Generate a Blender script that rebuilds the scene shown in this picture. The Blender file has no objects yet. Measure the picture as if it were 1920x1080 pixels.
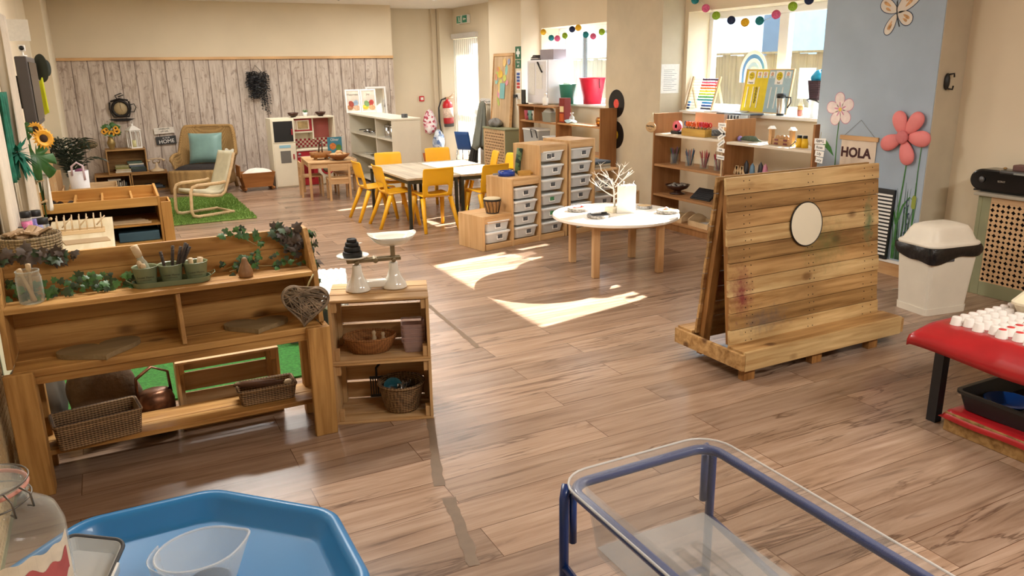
import bpy, bmesh, math, random
from mathutils import Vector, Matrix, Euler
SC = bpy.context.scene
COL = SC.collection
PI = math.pi
RND = random.Random(11)

# ---------------------------------------------------------------- camera
f_px, pitch, yaw, roll, eye = 1464.0, math.radians(15.73), math.radians(26.92), math.radians(0.896), 1.6
fw = Vector((math.sin(yaw)*math.cos(pitch), math.cos(yaw)*math.cos(pitch), -math.sin(pitch)))
rt = Vector((math.cos(yaw), -math.sin(yaw), 0))
dn = fw.cross(rt)
r2 = rt*math.cos(roll) + dn*math.sin(roll)
d2 = -rt*math.sin(roll) + dn*math.cos(roll)
cam = bpy.data.cameras.new('camera')
cam_ob = bpy.data.objects.new('camera', cam)
COL.objects.link(cam_ob)
cam.sensor_width = 36
cam.lens = 36*f_px/1920
cam.clip_start = 0.02
cam_ob.matrix_world = Matrix(((r2.x, -d2.x, -fw.x, 0), (r2.y, -d2.y, -fw.y, 0), (r2.z, -d2.z, -fw.z, eye), (0, 0, 0, 1)))
SC.camera = cam_ob

# ---------------------------------------------------------------- sky, sun, added ceiling fill, exposure
w = bpy.data.worlds.new('sky'); SC.world = w; w.use_nodes = True
bg = w.node_tree.nodes['Background']
bg.inputs[0].default_value = (0.74, 0.88, 1.0, 1)
bg.inputs[1].default_value = 5.5
def lamp(name, kind, energy, loc, rot=(0, 0, 0), color=(1, 1, 1), **kw):
    l = bpy.data.lights.new(name, kind); l.energy = energy; l.color = color
    for k, v in kw.items(): setattr(l, k, v)
    o = bpy.data.objects.new(name, l); o.location = loc; o.rotation_euler = rot
    COL.objects.link(o); return o
sd = Vector((1, 0.21, 0.57)).normalized()
sun = lamp('sun', 'SUN', 30, (10, 6, 8), color=(1, 0.97, 0.93), angle=math.radians(0.53))
sun.rotation_euler = sd.to_track_quat('Z', 'Y').to_euler()
for lx, ly, pw in ((1.7, 0.3, 34), (4.0, 0.2, 48), (0.75, 4.5, 54), (3.0, 4.4, 9), (0.9, 7.6, 36), (3.2, 8.0, 18), (1.6, 10.6, 32), (4.0, 11.2, 24)):
    lamp('ceiling_fill', 'AREA', pw, (lx, ly, 2.575), color=(1, 0.96, 0.90), shape='RECTANGLE', size=1.1, size_y=0.28)  # fill added under the ceiling, no fittings seen; the bench one follows its shadows
for py, pz, sy, sz in ((5.79, 1.635, 2.1, 1.0), (8.97, 1.63, 2.05, 1.0), (12.67, 1.06, 1.1, 2.1)):
    p = lamp('window_portal', 'AREA', 1, (5.99, py, pz), (0, PI/2, 0), shape='RECTANGLE', size=sz, size_y=sy)
    p.data.cycles.is_portal = True
SC.view_settings.view_transform = 'Standard'
SC.view_settings.look = 'None'
SC.view_settings.gamma = 1
SC.view_settings.use_curve_mapping = False
SC.view_settings.exposure = 0.6
SC.cycles.max_bounces = 8
SC.cycles.transparent_max_bounces = 16
SC.cycles.caustics_reflective = False
SC.cycles.caustics_refractive = False
SC.cycles.sample_clamp_indirect = 6

# ---------------------------------------------------------------- mesh helpers
class B:
    def __init__(s): s.v = []; s.f = []; s.m = []; s.s = []
    def add(s, vs, fs, mi=0, sm=False, T=None):
        n = len(s.v)
        for p in vs:
            p = Vector(p)
            s.v.append(tuple(T @ p) if T is not None else tuple(p))
        for q in fs:
            s.f.append([n+i for i in q]); s.m.append(mi); s.s.append(sm)
        return s
    def box(s, x0, x1, y0, y1, z0, z1, mi=0, T=None):
        return s.add([(x0,y0,z0),(x1,y0,z0),(x1,y1,z0),(x0,y1,z0),(x0,y0,z1),(x1,y0,z1),(x1,y1,z1),(x0,y1,z1)],
                     [(3,2,1,0),(4,5,6,7),(0,1,5,4),(1,2,6,5),(2,3,7,6),(3,0,4,7)], mi, False, T)
    def cbox(s, c, d, mi=0, T=None):
        return s.box(c[0]-d[0]/2, c[0]+d[0]/2, c[1]-d[1]/2, c[1]+d[1]/2, c[2]-d[2]/2, c[2]+d[2]/2, mi, T)
    def bar(s, a, b, w, d, mi=0, up=(0, 0, 1)):
        a = Vector(a); b = Vector(b); z = (b-a); L = z.length; z.normalize()
        x = Vector(up).cross(z)
        if x.length < 1e-4: x = Vector((1, 0, 0))
        x.normalize(); y = z.cross(x)
        T = Matrix(((x.x,y.x,z.x,a.x),(x.y,y.y,z.y,a.y),(x.z,y.z,z.z,a.z),(0,0,0,1)))
        return s.box(-w/2, w/2, -d/2, d/2, 0, L, mi, T)
    def tube(s, pts, r, n=8, mi=0, closed=False, T=None, flat=1.0):
        P = [Vector(p) for p in pts]; k = len(P); vs = []; fs = []
        nrm = None
        for i in range(k):
            if closed: t = P[(i+1) % k]-P[i-1]
            else: t = P[min(i+1, k-1)]-P[max(i-1, 0)]
            if t.length < 1e-9: t = Vector((0, 0, 1))
            t.normalize()
            if nrm is None:
                nrm = Vector((0, 0, 1)).cross(t)
                if nrm.length < 1e-3: nrm = Vector((1, 0, 0)).cross(t)
            nrm = nrm - t*nrm.dot(t)
            if nrm.length < 1e-6: nrm = t.orthogonal()
            nrm.normalize(); bn = t.cross(nrm)
            rr = r[i] if isinstance(r, (list, tuple)) else r
            for j in range(n):
                a = 2*PI*j/n
                vs.append(P[i]+nrm*math.cos(a)*rr+bn*math.sin(a)*rr*flat)
        m = k if closed else k-1
        for i in range(m):
            for j in range(n):
                a = i*n+j; b = i*n+(j+1) % n; c = ((i+1) % k)*n+(j+1) % n; d = ((i+1) % k)*n+j
                fs.append((a, b, c, d))
        if not closed:
            fs.append(tuple(range(n-1, -1, -1))); fs.append(tuple((k-1)*n+j for j in range(n)))
        return s.add(vs, fs, mi, True, T)
    def lathe(s, prof, n=24, mi=0, T=None, sx=1.0, sy=1.0, sm=True):
        vs = []; fs = []; k = len(prof)
        for r, z in prof:
            for j in range(n):
                a = 2*PI*j/n; vs.append((r*math.cos(a)*sx, r*math.sin(a)*sy, z))
        for i in range(k-1):
            for j in range(n):
                fs.append((i*n+j, i*n+(j+1) % n, (i+1)*n+(j+1) % n, (i+1)*n+j))
        if prof[0][0] > 1e-4: fs.append(tuple(range(n-1, -1, -1)))
        if prof[-1][0] > 1e-4: fs.append(tuple((k-1)*n+j for j in range(n)))
        return s.add(vs, fs, mi, sm, T)
    def prism(s, poly, z0, z1, mi=0, T=None):
        n = len(poly)
        vs = [(p[0], p[1], z0) for p in poly]+[(p[0], p[1], z1) for p in poly]
        fs = [tuple(range(n-1, -1, -1)), tuple(range(n, 2*n))]+[(i, (i+1) % n, n+(i+1) % n, n+i) for i in range(n)]
        return s.add(vs, fs, mi, False, T)
    def grid(s, fn, nu, nv, mi=0, T=None, cu=False):
        vs = [fn(i/nu, j/nv) for j in range(nv+1) for i in range(nu if cu else nu+1)]
        W = nu if cu else nu+1
        fs = [(j*W+i, j*W+(i+1) % W, (j+1)*W+(i+1) % W, (j+1)*W+i) for j in range(nv) for i in range(nu)]
        return s.add(vs, fs, mi, True, T)
    def ball(s, c, r, mi=0, n=14, sc=(1, 1, 1), T=None):
        m = max(4, n//2)
        vs = [(c[0], c[1], c[2]-r*sc[2])]; fs = []
        for i in range(1, m):
            a = -PI/2+PI*i/m
            for j in range(n):
                b = 2*PI*j/n
                vs.append((c[0]+r*sc[0]*math.cos(a)*math.cos(b), c[1]+r*sc[1]*math.cos(a)*math.sin(b), c[2]+r*sc[2]*math.sin(a)))
        vs.append((c[0], c[1], c[2]+r*sc[2])); e = len(vs)-1
        for j in range(n):
            fs.append((0, 1+(j+1) % n, 1+j)); fs.append((e, 1+(m-2)*n+j, 1+(m-2)*n+(j+1) % n))
        for i in range(m-2):
            for j in range(n):
                fs.append((1+i*n+j, 1+i*n+(j+1) % n, 1+(i+1)*n+(j+1) % n, 1+(i+1)*n+j))
        return s.add(vs, fs, mi, True, T)
    def rbowl(s, a, b, r, h, a2, b2, wall, mi=0, T=None, n=6, rim=0.0, r2=None):
        """open rounded-rectangle tub: half sizes a,b at the top, a2,b2 at the bottom, height h"""
        def ring(A, Bq, R, z):
            o = []
            for cx, cy, s0 in ((A-R, Bq-R, 0), (-A+R, Bq-R, 1), (-A+R, -Bq+R, 2), (A-R, -Bq+R, 3)):
                for i in range(n+1):
                    t = (s0+i/n)*PI/2; o.append((cx+R*math.cos(t), cy+R*math.sin(t), z))
            return o
        r2 = r2 or r
        rings = [ring(a2, b2, r2, 0), ring(a, b, r, h)]
        if rim: rings = [ring(a2, b2, r2, 0), ring(a, b, r, h-wall*2), ring(a+rim, b+rim, r+rim, h-wall*2), ring(a+rim, b+rim, r+rim, h)]
        rings += [ring(a-wall, b-wall, max(r-wall, .002), h), ring(a2-wall, b2-wall, max(r2-wall, .002), wall)]
        k = len(rings[0]); vs = [p for q in rings for p in q]; fs = [tuple(range(k-1, -1, -1))]
        for i in range(len(rings)-1):
            for j in range(k):
                fs.append((i*k+j, i*k+(j+1) % k, (i+1)*k+(j+1) % k, (i+1)*k+j))
        fs.append(tuple((len(rings)-1)*k+j for j in range(k)))
        return s.add(vs, fs, mi, False, T)
    def out(s, name, mats, parent=None, loc=None, bevel=0, sub=0, solid=0, rot=None, smooth=None, seg=2):
        me = bpy.data.meshes.new(name)
        me.from_pydata(s.v, [], s.f)
        if not isinstance(mats, (list, tuple)): mats = [mats]
        for m in mats: me.materials.append(m)
        me.polygons.foreach_set('material_index', s.m)
        me.polygons.foreach_set('use_smooth', [True]*len(s.f) if smooth else s.s)
        me.validate(); me.update()
        o = bpy.data.objects.new(name, me); COL.objects.link(o)
        if parent is not None: o.parent = parent
        if loc is not None: o.location = loc
        if rot is not None: o.rotation_euler = rot
        if solid:
            md = o.modifiers.new('s', 'SOLIDIFY'); md.thickness = solid; md.offset = 0
        if sub:
            md = o.modifiers.new('u', 'SUBSURF'); md.levels = sub; md.render_levels = sub
        if bevel:
            md = o.modifiers.new('b', 'BEVEL'); md.width = bevel; md.segments = seg; md.limit_method = 'ANGLE'; md.angle_limit = math.radians(40)
        return o

def TR(x=0, y=0, z=0, rz=0, rx=0, ry=0, s=1):
    return Matrix.Translation((x, y, z)) @ Euler((rx, ry, rz)).to_matrix().to_4x4() @ Matrix.Scale(s, 4)
def thing(name, label, cat, loc=(0, 0, 0), rz=0, group=None, rot=None):
    o = bpy.data.objects.new(name, None); COL.objects.link(o)
    o.location = loc; o.rotation_euler = rot or (0, 0, rz); o.empty_display_size = .1
    return tag(o, label, cat, group)
def tag(o, label, cat, group=None):
    o['label'] = label; o['category'] = cat; o['kind'] = 'thing'
    if group: o['group'] = group
    return o
def struct(o, label=None):
    o['kind'] = 'structure'
    if label: o['label'] = label
    return o
def dup(root, loc=None, rz=None, label=None, group=None, rot=None):
    r = root.copy(); COL.objects.link(r)
    if loc is not None: r.location = loc
    if rz is not None: r.rotation_euler = (0, 0, rz)
    if rot is not None: r.rotation_euler = rot
    if label: r['label'] = label
    if group: r['group'] = group
    for ch in list(root.children):
        c = ch.copy(); COL.objects.link(c); c.parent = r
        for g in list(ch.children):
            d = g.copy(); COL.objects.link(d); d.parent = c
    return r
def text(body, size, mat, parent, loc, rot, name='lettering', ex=.0006, align='CENTER', sx=1.0, bold=0):
    cu = bpy.data.curves.new(name, 'FONT'); cu.body = body; cu.size = size; cu.extrude = ex
    cu.align_x = align; cu.align_y = 'CENTER'; cu.materials.append(mat); cu.resolution_u = 3; cu.offset = bold*size
    tmp = bpy.data.objects.new(name, cu)
    me = bpy.data.meshes.new_from_object(tmp); bpy.data.objects.remove(tmp); bpy.data.curves.remove(cu)
    me.name = name
    o = bpy.data.objects.new(name, me); COL.objects.link(o)
    o.parent = parent; o.location = loc; o.rotation_euler = rot; o.scale = (sx, 1, 1)
    return o
WEST = (PI/2, 0, -PI/2)    # text standing on a wall that faces -X
SOUTH = (PI/2, 0, 0)       # text standing on a wall that faces -Y

# ---------------------------------------------------------------- materials
def lin(h):
    if isinstance(h, (tuple, list)): return tuple(h[:3])+(1,)
    h = h.lstrip('#'); c = [int(h[i:i+2], 16)/255 for i in (0, 2, 4)]
    return tuple((x/12.92 if x <= .04045 else ((x+.055)/1.055)**2.4) for x in c)+(1,)
def newmat(name):
    m = bpy.data.materials.new(name); m.use_nodes = True
    nt = m.node_tree; return m, nt, nt.nodes['Principled BSDF']
def N(nt, t, **kw):
    n = nt.nodes.new(t)
    for k, v in kw.items():
        if k[0] == '_': setattr(n, k[1:], v)
        else: n.inputs[k].default_value = v
    return n
def ramp(nt, fac, stops):
    r = nt.nodes.new('ShaderNodeValToRGB'); e = r.color_ramp.elements
    e[0].position, e[0].color = stops[0][0], lin(stops[0][1])
    e[1].position, e[1].color = stops[-1][0], lin(stops[-1][1])
    for p, c in stops[1:-1]:
        q = e.new(p); q.color = lin(c)
    nt.links.new(fac, r.inputs[0]); return r
def plain(name, c, rough=.5, metal=0, var=.06, vs=6, bump=0, bs=60, coat=0, spec=None, sheen=0):
    m, nt, b = newmat(name)
    b.inputs['Roughness'].default_value = rough; b.inputs['Metallic'].default_value = metal
    if coat: b.inputs['Coat Weight'].default_value = coat
    if spec is not None: b.inputs['Specular IOR Level'].default_value = spec
    if sheen: b.inputs['Sheen Weight'].default_value = sheen
    tc = N(nt, 'ShaderNodeTexCoord'); c = lin(c)
    if var:
        n = N(nt, 'ShaderNodeTexNoise', Scale=vs, Detail=3.0); nt.links.new(tc.outputs['Object'], n.inputs['Vector'])
        lo = tuple(x*(1-var) for x in c[:3]); hi = tuple(min(1, x*(1+var)) for x in c[:3])
        r = ramp(nt, n.outputs['Fac'], [(.3, lo), (.7, hi)]); nt.links.new(r.outputs[0], b.inputs['Base Color'])
    else: b.inputs['Base Color'].default_value = c
    if bump:
        n2 = N(nt, 'ShaderNodeTexNoise', Scale=bs, Detail=3.0); nt.links.new(tc.outputs['Object'], n2.inputs['Vector'])
        bp = N(nt, 'ShaderNodeBump', Strength=bump, Distance=.01); nt.links.new(n2.outputs['Fac'], bp.inputs['Height'])
        nt.links.new(bp.outputs[0], b.inputs['Normal'])
    return m
def wood(name, c1, c2, axis='X', sc=1.0, rough=.55, dark=None, knots=0.0, planks=None):
    """grain stretched along one axis of the part"""
    m, nt, b = newmat(name); b.inputs['Roughness'].default_value = rough
    b.inputs['Specular IOR Level'].default_value = .35
    tc = N(nt, 'ShaderNodeTexCoord'); mp = N(nt, 'ShaderNodeMapping')
    s = [26*sc, 26*sc, 26*sc]; s['XYZ'.index(axis)] = 1.6*sc
    mp.inputs['Scale'].default_value = s; nt.links.new(tc.outputs['Object'], mp.inputs[0])
    n = N(nt, 'ShaderNodeTexNoise', Scale=1.0, Detail=6.0, Roughness=.6, Distortion=.4); nt.links.new(mp.outputs[0], n.inputs['Vector'])
    st = [(.28, c2), (.62, c1)]
    if dark: st = [(.2, dark), (.38, c2), (.62, c1)]
    r = ramp(nt, n.outputs['Fac'], st); colr = r.outputs[0]
    n3 = N(nt, 'ShaderNodeTexNoise', Scale=2.3*sc, Detail=2.0); nt.links.new(tc.outputs['Object'], n3.inputs['Vector'])
    r3 = ramp(nt, n3.outputs['Fac'], [(.3, (.72, .70, .68)), (.7, (1.1, 1.1, 1.1))])
    mx = N(nt, 'ShaderNodeMix', _data_type='RGBA', _blend_type='MULTIPLY'); mx.inputs[0].default_value = .8
    nt.links.new(colr, mx.inputs[6]); nt.links.new(r3.outputs[0], mx.inputs[7]); colr = mx.outputs[2]
    if knots:
        mk = N(nt, 'ShaderNodeMapping'); ks = [5.5, 5.5, 5.5]; ks['XYZ'.index(axis)] = 3.2
        mk.inputs['Scale'].default_value = ks; nt.links.new(tc.outputs['Object'], mk.inputs[0])
        v = N(nt, 'ShaderNodeTexVoronoi', Scale=1.0); nt.links.new(mk.outputs[0], v.inputs['Vector'])
        rk = ramp(nt, v.outputs['Distance'], [(.07, (1, 1, 1)), (.16, (0, 0, 0))])
        mm = N(nt, 'ShaderNodeMath', _operation='MULTIPLY'); mm.inputs[1].default_value = knots
        nt.links.new(rk.outputs[0], mm.inputs[0])
        m2 = N(nt, 'ShaderNodeMix', _data_type='RGBA'); nt.links.new(mm.outputs[0], m2.inputs[0])
        nt.links.new(colr, m2.inputs[6]); m2.inputs[7].default_value = lin(dark or c2)
        colr = m2.outputs[2]
    nt.links.new(colr, b.inputs['Base Color'])
    bp = N(nt, 'ShaderNodeBump', Strength=.12, Distance=.004); nt.links.new(n.outputs['Fac'], bp.inputs['Height'])
    nt.links.new(bp.outputs[0], b.inputs['Normal'])
    return m
def weave(name, c1, c2, sx=60, sz=60, rough=.75, strength=.8):
    """woven cane or seagrass: crossing bands run over the surface"""
    m, nt, b = newmat(name); b.inputs['Roughness'].default_value = rough
    tc = N(nt, 'ShaderNodeTexCoord')
    outs = []
    for d, s in (('X', sx), ('Z', sz), ('Y', sx)):
        wv = N(nt, 'ShaderNodeTexWave', _wave_type='BANDS', _bands_direction=d, Scale=s/6.28, Distortion=1.2, Detail=1.0)
        wv.inputs['Detail Scale'].default_value = 2.0
        nt.links.new(tc.outputs['Object'], wv.inputs['Vector']); outs.append(wv.outputs['Fac'])
    a = N(nt, 'ShaderNodeMath', _operation='ADD'); nt.links.new(outs[0], a.inputs[0]); nt.links.new(outs[2], a.inputs[1])
    a2 = N(nt, 'ShaderNodeMath', _operation='MULTIPLY'); nt.links.new(a.outputs[0], a2.inputs[0]); a2.inputs[1].default_value = .25
    a3 = N(nt, 'ShaderNodeMath', _operation='MULTIPLY_ADD'); nt.links.new(outs[1], a3.inputs[0]); a3.inputs[1].default_value = .5; nt.links.new(a2.outputs[0], a3.inputs[2])
    r = ramp(nt, a3.outputs[0], [(.25, c2), (.65, c1)]); nt.links.new(r.outputs[0], b.inputs['Base Color'])
    bp = N(nt, 'ShaderNodeBump', Strength=strength, Distance=.006); nt.links.new(a3.outputs[0], bp.inputs['Height'])
    nt.links.new(bp.outputs[0], b.inputs['Normal'])
    return m
def clear(name, c=(1, 1, 1), alpha=.25, rough=.1, tint=.3):
    """thin clear plastic or glass: mostly see-through with its own gloss and tint"""
    m, nt, b = newmat(name)
    b.inputs['Base Color'].default_value = lin(c); b.inputs['Roughness'].default_value = rough
    tr = N(nt, 'ShaderNodeBsdfTransparent'); tr.inputs[0].default_value = tuple(min(1, x*tint+1-tint) for x in lin(c)[:3])+(1,)
    lw = N(nt, 'ShaderNodeLayerWeight', Blend=.5)
    pw = N(nt, 'ShaderNodeMath', _operation='POWER'); pw.inputs[1].default_value = 4.0
    nt.links.new(lw.outputs['Facing'], pw.inputs[0])
    mm = N(nt, 'ShaderNodeMath', _operation='MULTIPLY_ADD'); mm.inputs[1].default_value = .4; mm.inputs[2].default_value = alpha
    mm.use_clamp = True
    nt.links.new(pw.outputs[0], mm.inputs[0])
    mx = N(nt, 'ShaderNodeMixShader'); nt.links.new(mm.outputs[0], mx.inputs[0])
    nt.links.new(tr.outputs[0], mx.inputs[1]); nt.links.new(b.outputs[0], mx.inputs[2])
    nt.links.new(mx.outputs[0], nt.nodes['Material Output'].inputs[0])
    return m
# ================================================================ room shell
def floor_mat():
    m, nt, b = newmat('oak_laminate')
    tc = N(nt, 'ShaderNodeTexCoord')
    br = N(nt, 'ShaderNodeTexBrick', Scale=1.0); br.offset = .37; br.offset_frequency = 2; br.squash = 1
    br.inputs['Color1'].default_value = (0, 0, 0, 1); br.inputs['Color2'].default_value = (1, 1, 1, 1)
    br.inputs['Mortar'].default_value = (.5, .5, .5, 1); br.inputs['Mortar Size'].default_value = .0016
    br.inputs['Brick Width'].default_value = 1.29; br.inputs['Row Height'].default_value = .192
    mpb = N(nt, 'ShaderNodeMapping'); mpb.inputs['Location'].default_value = (.28, .032, 0)
    nt.links.new(tc.outputs['Object'], mpb.inputs[0]); nt.links.new(mpb.outputs[0], br.inputs['Vector'])
    # every plank shifts the grain, so neighbours differ
    sp = N(nt, 'ShaderNodeSeparateColor'); nt.links.new(br.outputs['Color'], sp.inputs[0])
    cv = N(nt, 'ShaderNodeCombineXYZ')
    k = N(nt, 'ShaderNodeMath', _operation='MULTIPLY'); k.inputs[1].default_value = 37.0
    nt.links.new(sp.outputs[0], k.inputs[0]); nt.links.new(k.outputs[0], cv.inputs[0]); nt.links.new(k.outputs[0], cv.inputs[2])
    ad = N(nt, 'ShaderNodeVectorMath', _operation='ADD'); nt.links.new(tc.outputs['Object'], ad.inputs[0]); nt.links.new(cv.outputs[0], ad.inputs[1])
    mp = N(nt, 'ShaderNodeMapping'); mp.inputs['Scale'].default_value = (1.7, 24, 1); nt.links.new(ad.outputs[0], mp.inputs[0])
    n1 = N(nt, 'ShaderNodeTexNoise', Scale=1.0, Detail=8.0, Roughness=.62, Distortion=.6); nt.links.new(mp.outputs[0], n1.inputs['Vector'])
    r1 = ramp(nt, n1.outputs['Fac'], [(.22, '#6a5342'), (.42, '#937761'), (.6, '#a68b75'), (.8, '#b69e89')])
    # long dark cracks
    mp2 = N(nt, 'ShaderNodeMapping'); mp2.inputs['Scale'].default_value = (.55, 6.5, 1); nt.links.new(ad.outputs[0], mp2.inputs[0])
    n2 = N(nt, 'ShaderNodeTexNoise', Scale=1.0, Detail=5.0, Roughness=.55, Distortion=1.2); nt.links.new(mp2.outputs[0], n2.inputs['Vector'])
    a = N(nt, 'ShaderNodeMath', _operation='SUBTRACT'); a.inputs[1].default_value = .5; nt.links.new(n2.outputs['Fac'], a.inputs[0])
    ab = N(nt, 'ShaderNodeMath', _operation='ABSOLUTE'); nt.links.new(a.outputs[0], ab.inputs[0])
    n4 = N(nt, 'ShaderNodeTexNoise', Scale=1.3, Detail=1.0); nt.links.new(ad.outputs[0], n4.inputs['Vector'])
    g = ramp(nt, n4.outputs['Fac'], [(.47, (0, 0, 0)), (.58, (1, 1, 1))])
    r2_ = ramp(nt, ab.outputs[0], [(.0, (1, 1, 1)), (.022, (0, 0, 0))])
    mu = N(nt, 'ShaderNodeMath', _operation='MULTIPLY'); nt.links.new(r2_.outputs[0], mu.inputs[0]); nt.links.new(g.outputs[0], mu.inputs[1])
    mu2 = N(nt, 'ShaderNodeMath', _operation='MULTIPLY'); mu2.inputs[1].default_value = .75; nt.links.new(mu.outputs[0], mu2.inputs[0])
    mx = N(nt, 'ShaderNodeMix', _data_type='RGBA'); nt.links.new(mu2.outputs[0], mx.inputs[0]); nt.links.new(r1.outputs[0], mx.inputs[6]); mx.inputs[7].default_value = lin('#4a3222')
    # tone per plank
    tr = ramp(nt, sp.outputs[0], [(.0, (.72, .71, .71)), (1, (1.16, 1.16, 1.16))])
    m3 = N(nt, 'ShaderNodeMix', _data_type='RGBA', _blend_type='MULTIPLY'); m3.inputs[0].default_value = 1
    nt.links.new(mx.outputs[2], m3.inputs[6]); nt.links.new(tr.outputs[0], m3.inputs[7])
    m4 = N(nt, 'ShaderNodeMix', _data_type='RGBA'); nt.links.new(br.outputs['Fac'], m4.inputs[0]); nt.links.new(m3.outputs[2], m4.inputs[6]); m4.inputs[7].default_value = lin('#5a3f2c')
    nt.links.new(m4.outputs[2], b.inputs['Base Color'])
    b.inputs['Roughness'].default_value = .27; b.inputs['Specular IOR Level'].default_value = .5
    bp = N(nt, 'ShaderNodeBump', Strength=.06, Distance=.003); nt.links.new(n1.outputs['Fac'], bp.inputs['Height']); nt.links.new(bp.outputs[0], b.inputs['Normal'])
    return m
def wallpaper_mat():
    m, nt, b = newmat('driftwood_wallpaper')
    tc = N(nt, 'ShaderNodeTexCoord'); sx = N(nt, 'ShaderNodeSeparateXYZ'); nt.links.new(tc.outputs['Object'], sx.inputs[0])
    a = N(nt, 'ShaderNodeMath', _operation='MULTIPLY_ADD'); a.inputs[1].default_value = 1/.1975; a.inputs[2].default_value = 20.46; nt.links.new(sx.outputs[0], a.inputs[0])
    # wobble of the plank gaps
    nz = N(nt, 'ShaderNodeTexNoise', Scale=2.5, Detail=2.0); nt.links.new(tc.outputs['Object'], nz.inputs['Vector'])
    wb = N(nt, 'ShaderNodeMath', _operation='MULTIPLY_ADD'); wb.inputs[1].default_value = .10; nt.links.new(nz.outputs['Fac'], wb.inputs[0]); nt.links.new(a.outputs[0], wb.inputs[2])
    fl = N(nt, 'ShaderNodeMath', _operation='FLOOR'); nt.links.new(wb.outputs[0], fl.inputs[0])
    fr = N(nt, 'ShaderNodeMath', _operation='FRACT'); nt.links.new(wb.outputs[0], fr.inputs[0])
    gp = ramp(nt, fr.outputs[0], [(.0, (1, 1, 1)), (.05, (.6, .6, .6)), (.085, (0, 0, 0))])
    hs = N(nt, 'ShaderNodeTexWhiteNoise', _noise_dimensions='1D'); nt.links.new(fl.outputs[0], hs.inputs['W'])
    cv = N(nt, 'ShaderNodeCombineXYZ'); k = N(nt, 'ShaderNodeMath', _operation='MULTIPLY'); k.inputs[1].default_value = 30
    nt.links.new(hs.outputs['Value'], k.inputs[0]); nt.links.new(k.outputs[0], cv.inputs[2])
    ad = N(nt, 'ShaderNodeVectorMath', _operation='ADD'); nt.links.new(tc.outputs['Object'], ad.inputs[0]); nt.links.new(cv.outputs[0], ad.inputs[1])
    mp = N(nt, 'ShaderNodeMapping'); mp.inputs['Scale'].default_value = (22, 1, 2.6); nt.links.new(ad.outputs[0], mp.inputs[0])
    n1 = N(nt, 'ShaderNodeTexNoise', Scale=1.0, Detail=7.0, Roughness=.65, Distortion=1.0); nt.links.new(mp.outputs[0], n1.inputs['Vector'])
    r1 = ramp(nt, n1.outputs['Fac'], [(.28, '#8f7d6f'), (.43, '#b8a99b'), (.55, '#cdc0b3'), (.8, '#dbd1c6')])
    mp5 = N(nt, 'ShaderNodeMapping'); mp5.inputs['Scale'].default_value = (11, 1, 6); nt.links.new(ad.outputs[0], mp5.inputs[0])
    v = N(nt, 'ShaderNodeTexNoise', Scale=1.0, Detail=4.0, Roughness=.7, Distortion=1.5); nt.links.new(mp5.outputs[0], v.inputs['Vector'])
    kn = ramp(nt, v.outputs['Fac'], [(.57, (0, 0, 0)), (.64, (.6, .6, .6))])
    m1 = N(nt, 'ShaderNodeMix', _data_type='RGBA'); nt.links.new(kn.outputs[0], m1.inputs[0]); nt.links.new(r1.outputs[0], m1.inputs[6]); m1.inputs[7].default_value = lin('#8f7a6c')
    m2 = N(nt, 'ShaderNodeMix', _data_type='RGBA'); nt.links.new(gp.outputs[0], m2.inputs[0]); nt.links.new(m1.outputs[2], m2.inputs[6]); m2.inputs[7].default_value = lin('#5d4a42')
    nt.links.new(m2.outputs[2], b.inputs['Base Color']); b.inputs['Roughness'].default_value = .8
    return m
FLOOR = floor_mat(); PAPER = wallpaper_mat()
CREAM = plain('cream_paint', '#e3d6bd', .85, var=.03, vs=2, spec=.2)
CREAM2 = plain('cream_paint_shaded', '#c9bfa9', .8, var=.05, vs=5, spec=.2)  # same cream paint, greyed and darkened for the shade on the piers
WHITEP = plain('white_paint', '#efece6', .6, var=.03)
CEIL = plain('ceiling_paint', '#efe9e0', .9, var=.02, spec=.1)
UPVC = plain('white_upvc', '#f1f2f2', .3, var=.02)
BLUEP = plain('sky_blue_paint', '#a6b6c6', .8, var=.06, vs=3, spec=.2)
PINE = wood('pine_trim', '#e3bd8c', '#cfa06c', 'X')
PINEY = wood('pine_trim_y', '#d8b080', '#bd8e5c', 'Y')
GLASS = clear('window_glass', (.96, 1, 1), .02, .02)
struct(B().box(-1.0, 6.0, -2.6, 13.6, -.08, 0).out('floor', FLOOR))
struct(B().box(-1.0, 6.0, -2.6, 13.6, 2.6, 2.7).out('ceiling', CEIL))
bw = B().box(-.55, 4.33, 12.69, 13.35, 0, 1.785, 1).box(-.55, 4.33, 12.692, 13.35, 1.785, 2.6, 0)
struct(bw.out('wall_back', [CREAM, PAPER]))
struct(B().box(-.47, 4.33, 12.655, 12.69, 1.785, 1.825).out('trim_1', PINE, bevel=.006))
struct(B().box(-.46, 4.33, 12.672, 12.69, 0, .11).out('baseboard_back', wood('skirting_wood', '#b89a78', '#9a7c5c', 'X')))
struct(B().box(4.33, 6.0, 13.32, 13.6, 0, 2.6).box(5.35, 5.6, 13.14, 13.32, 0, 2.6).out('wall_recess', CREAM))
struct(B().box(5.26, 5.34, 13.26, 13.32, 0, 2.6).out('trim_2', CREAM))
# left wall with its shallow pier
struct(B().box(-1.0, -.47, 11.0, 13.4, 0, 2.6).box(-1.0, -.64, -2.6, 11.0, 0, 2.6).out('wall_left', CREAM))
struct(B().box(-1.0, 6.0, -2.75, -2.6, 0, 2.6).out('wall_near', CREAM))
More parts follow.
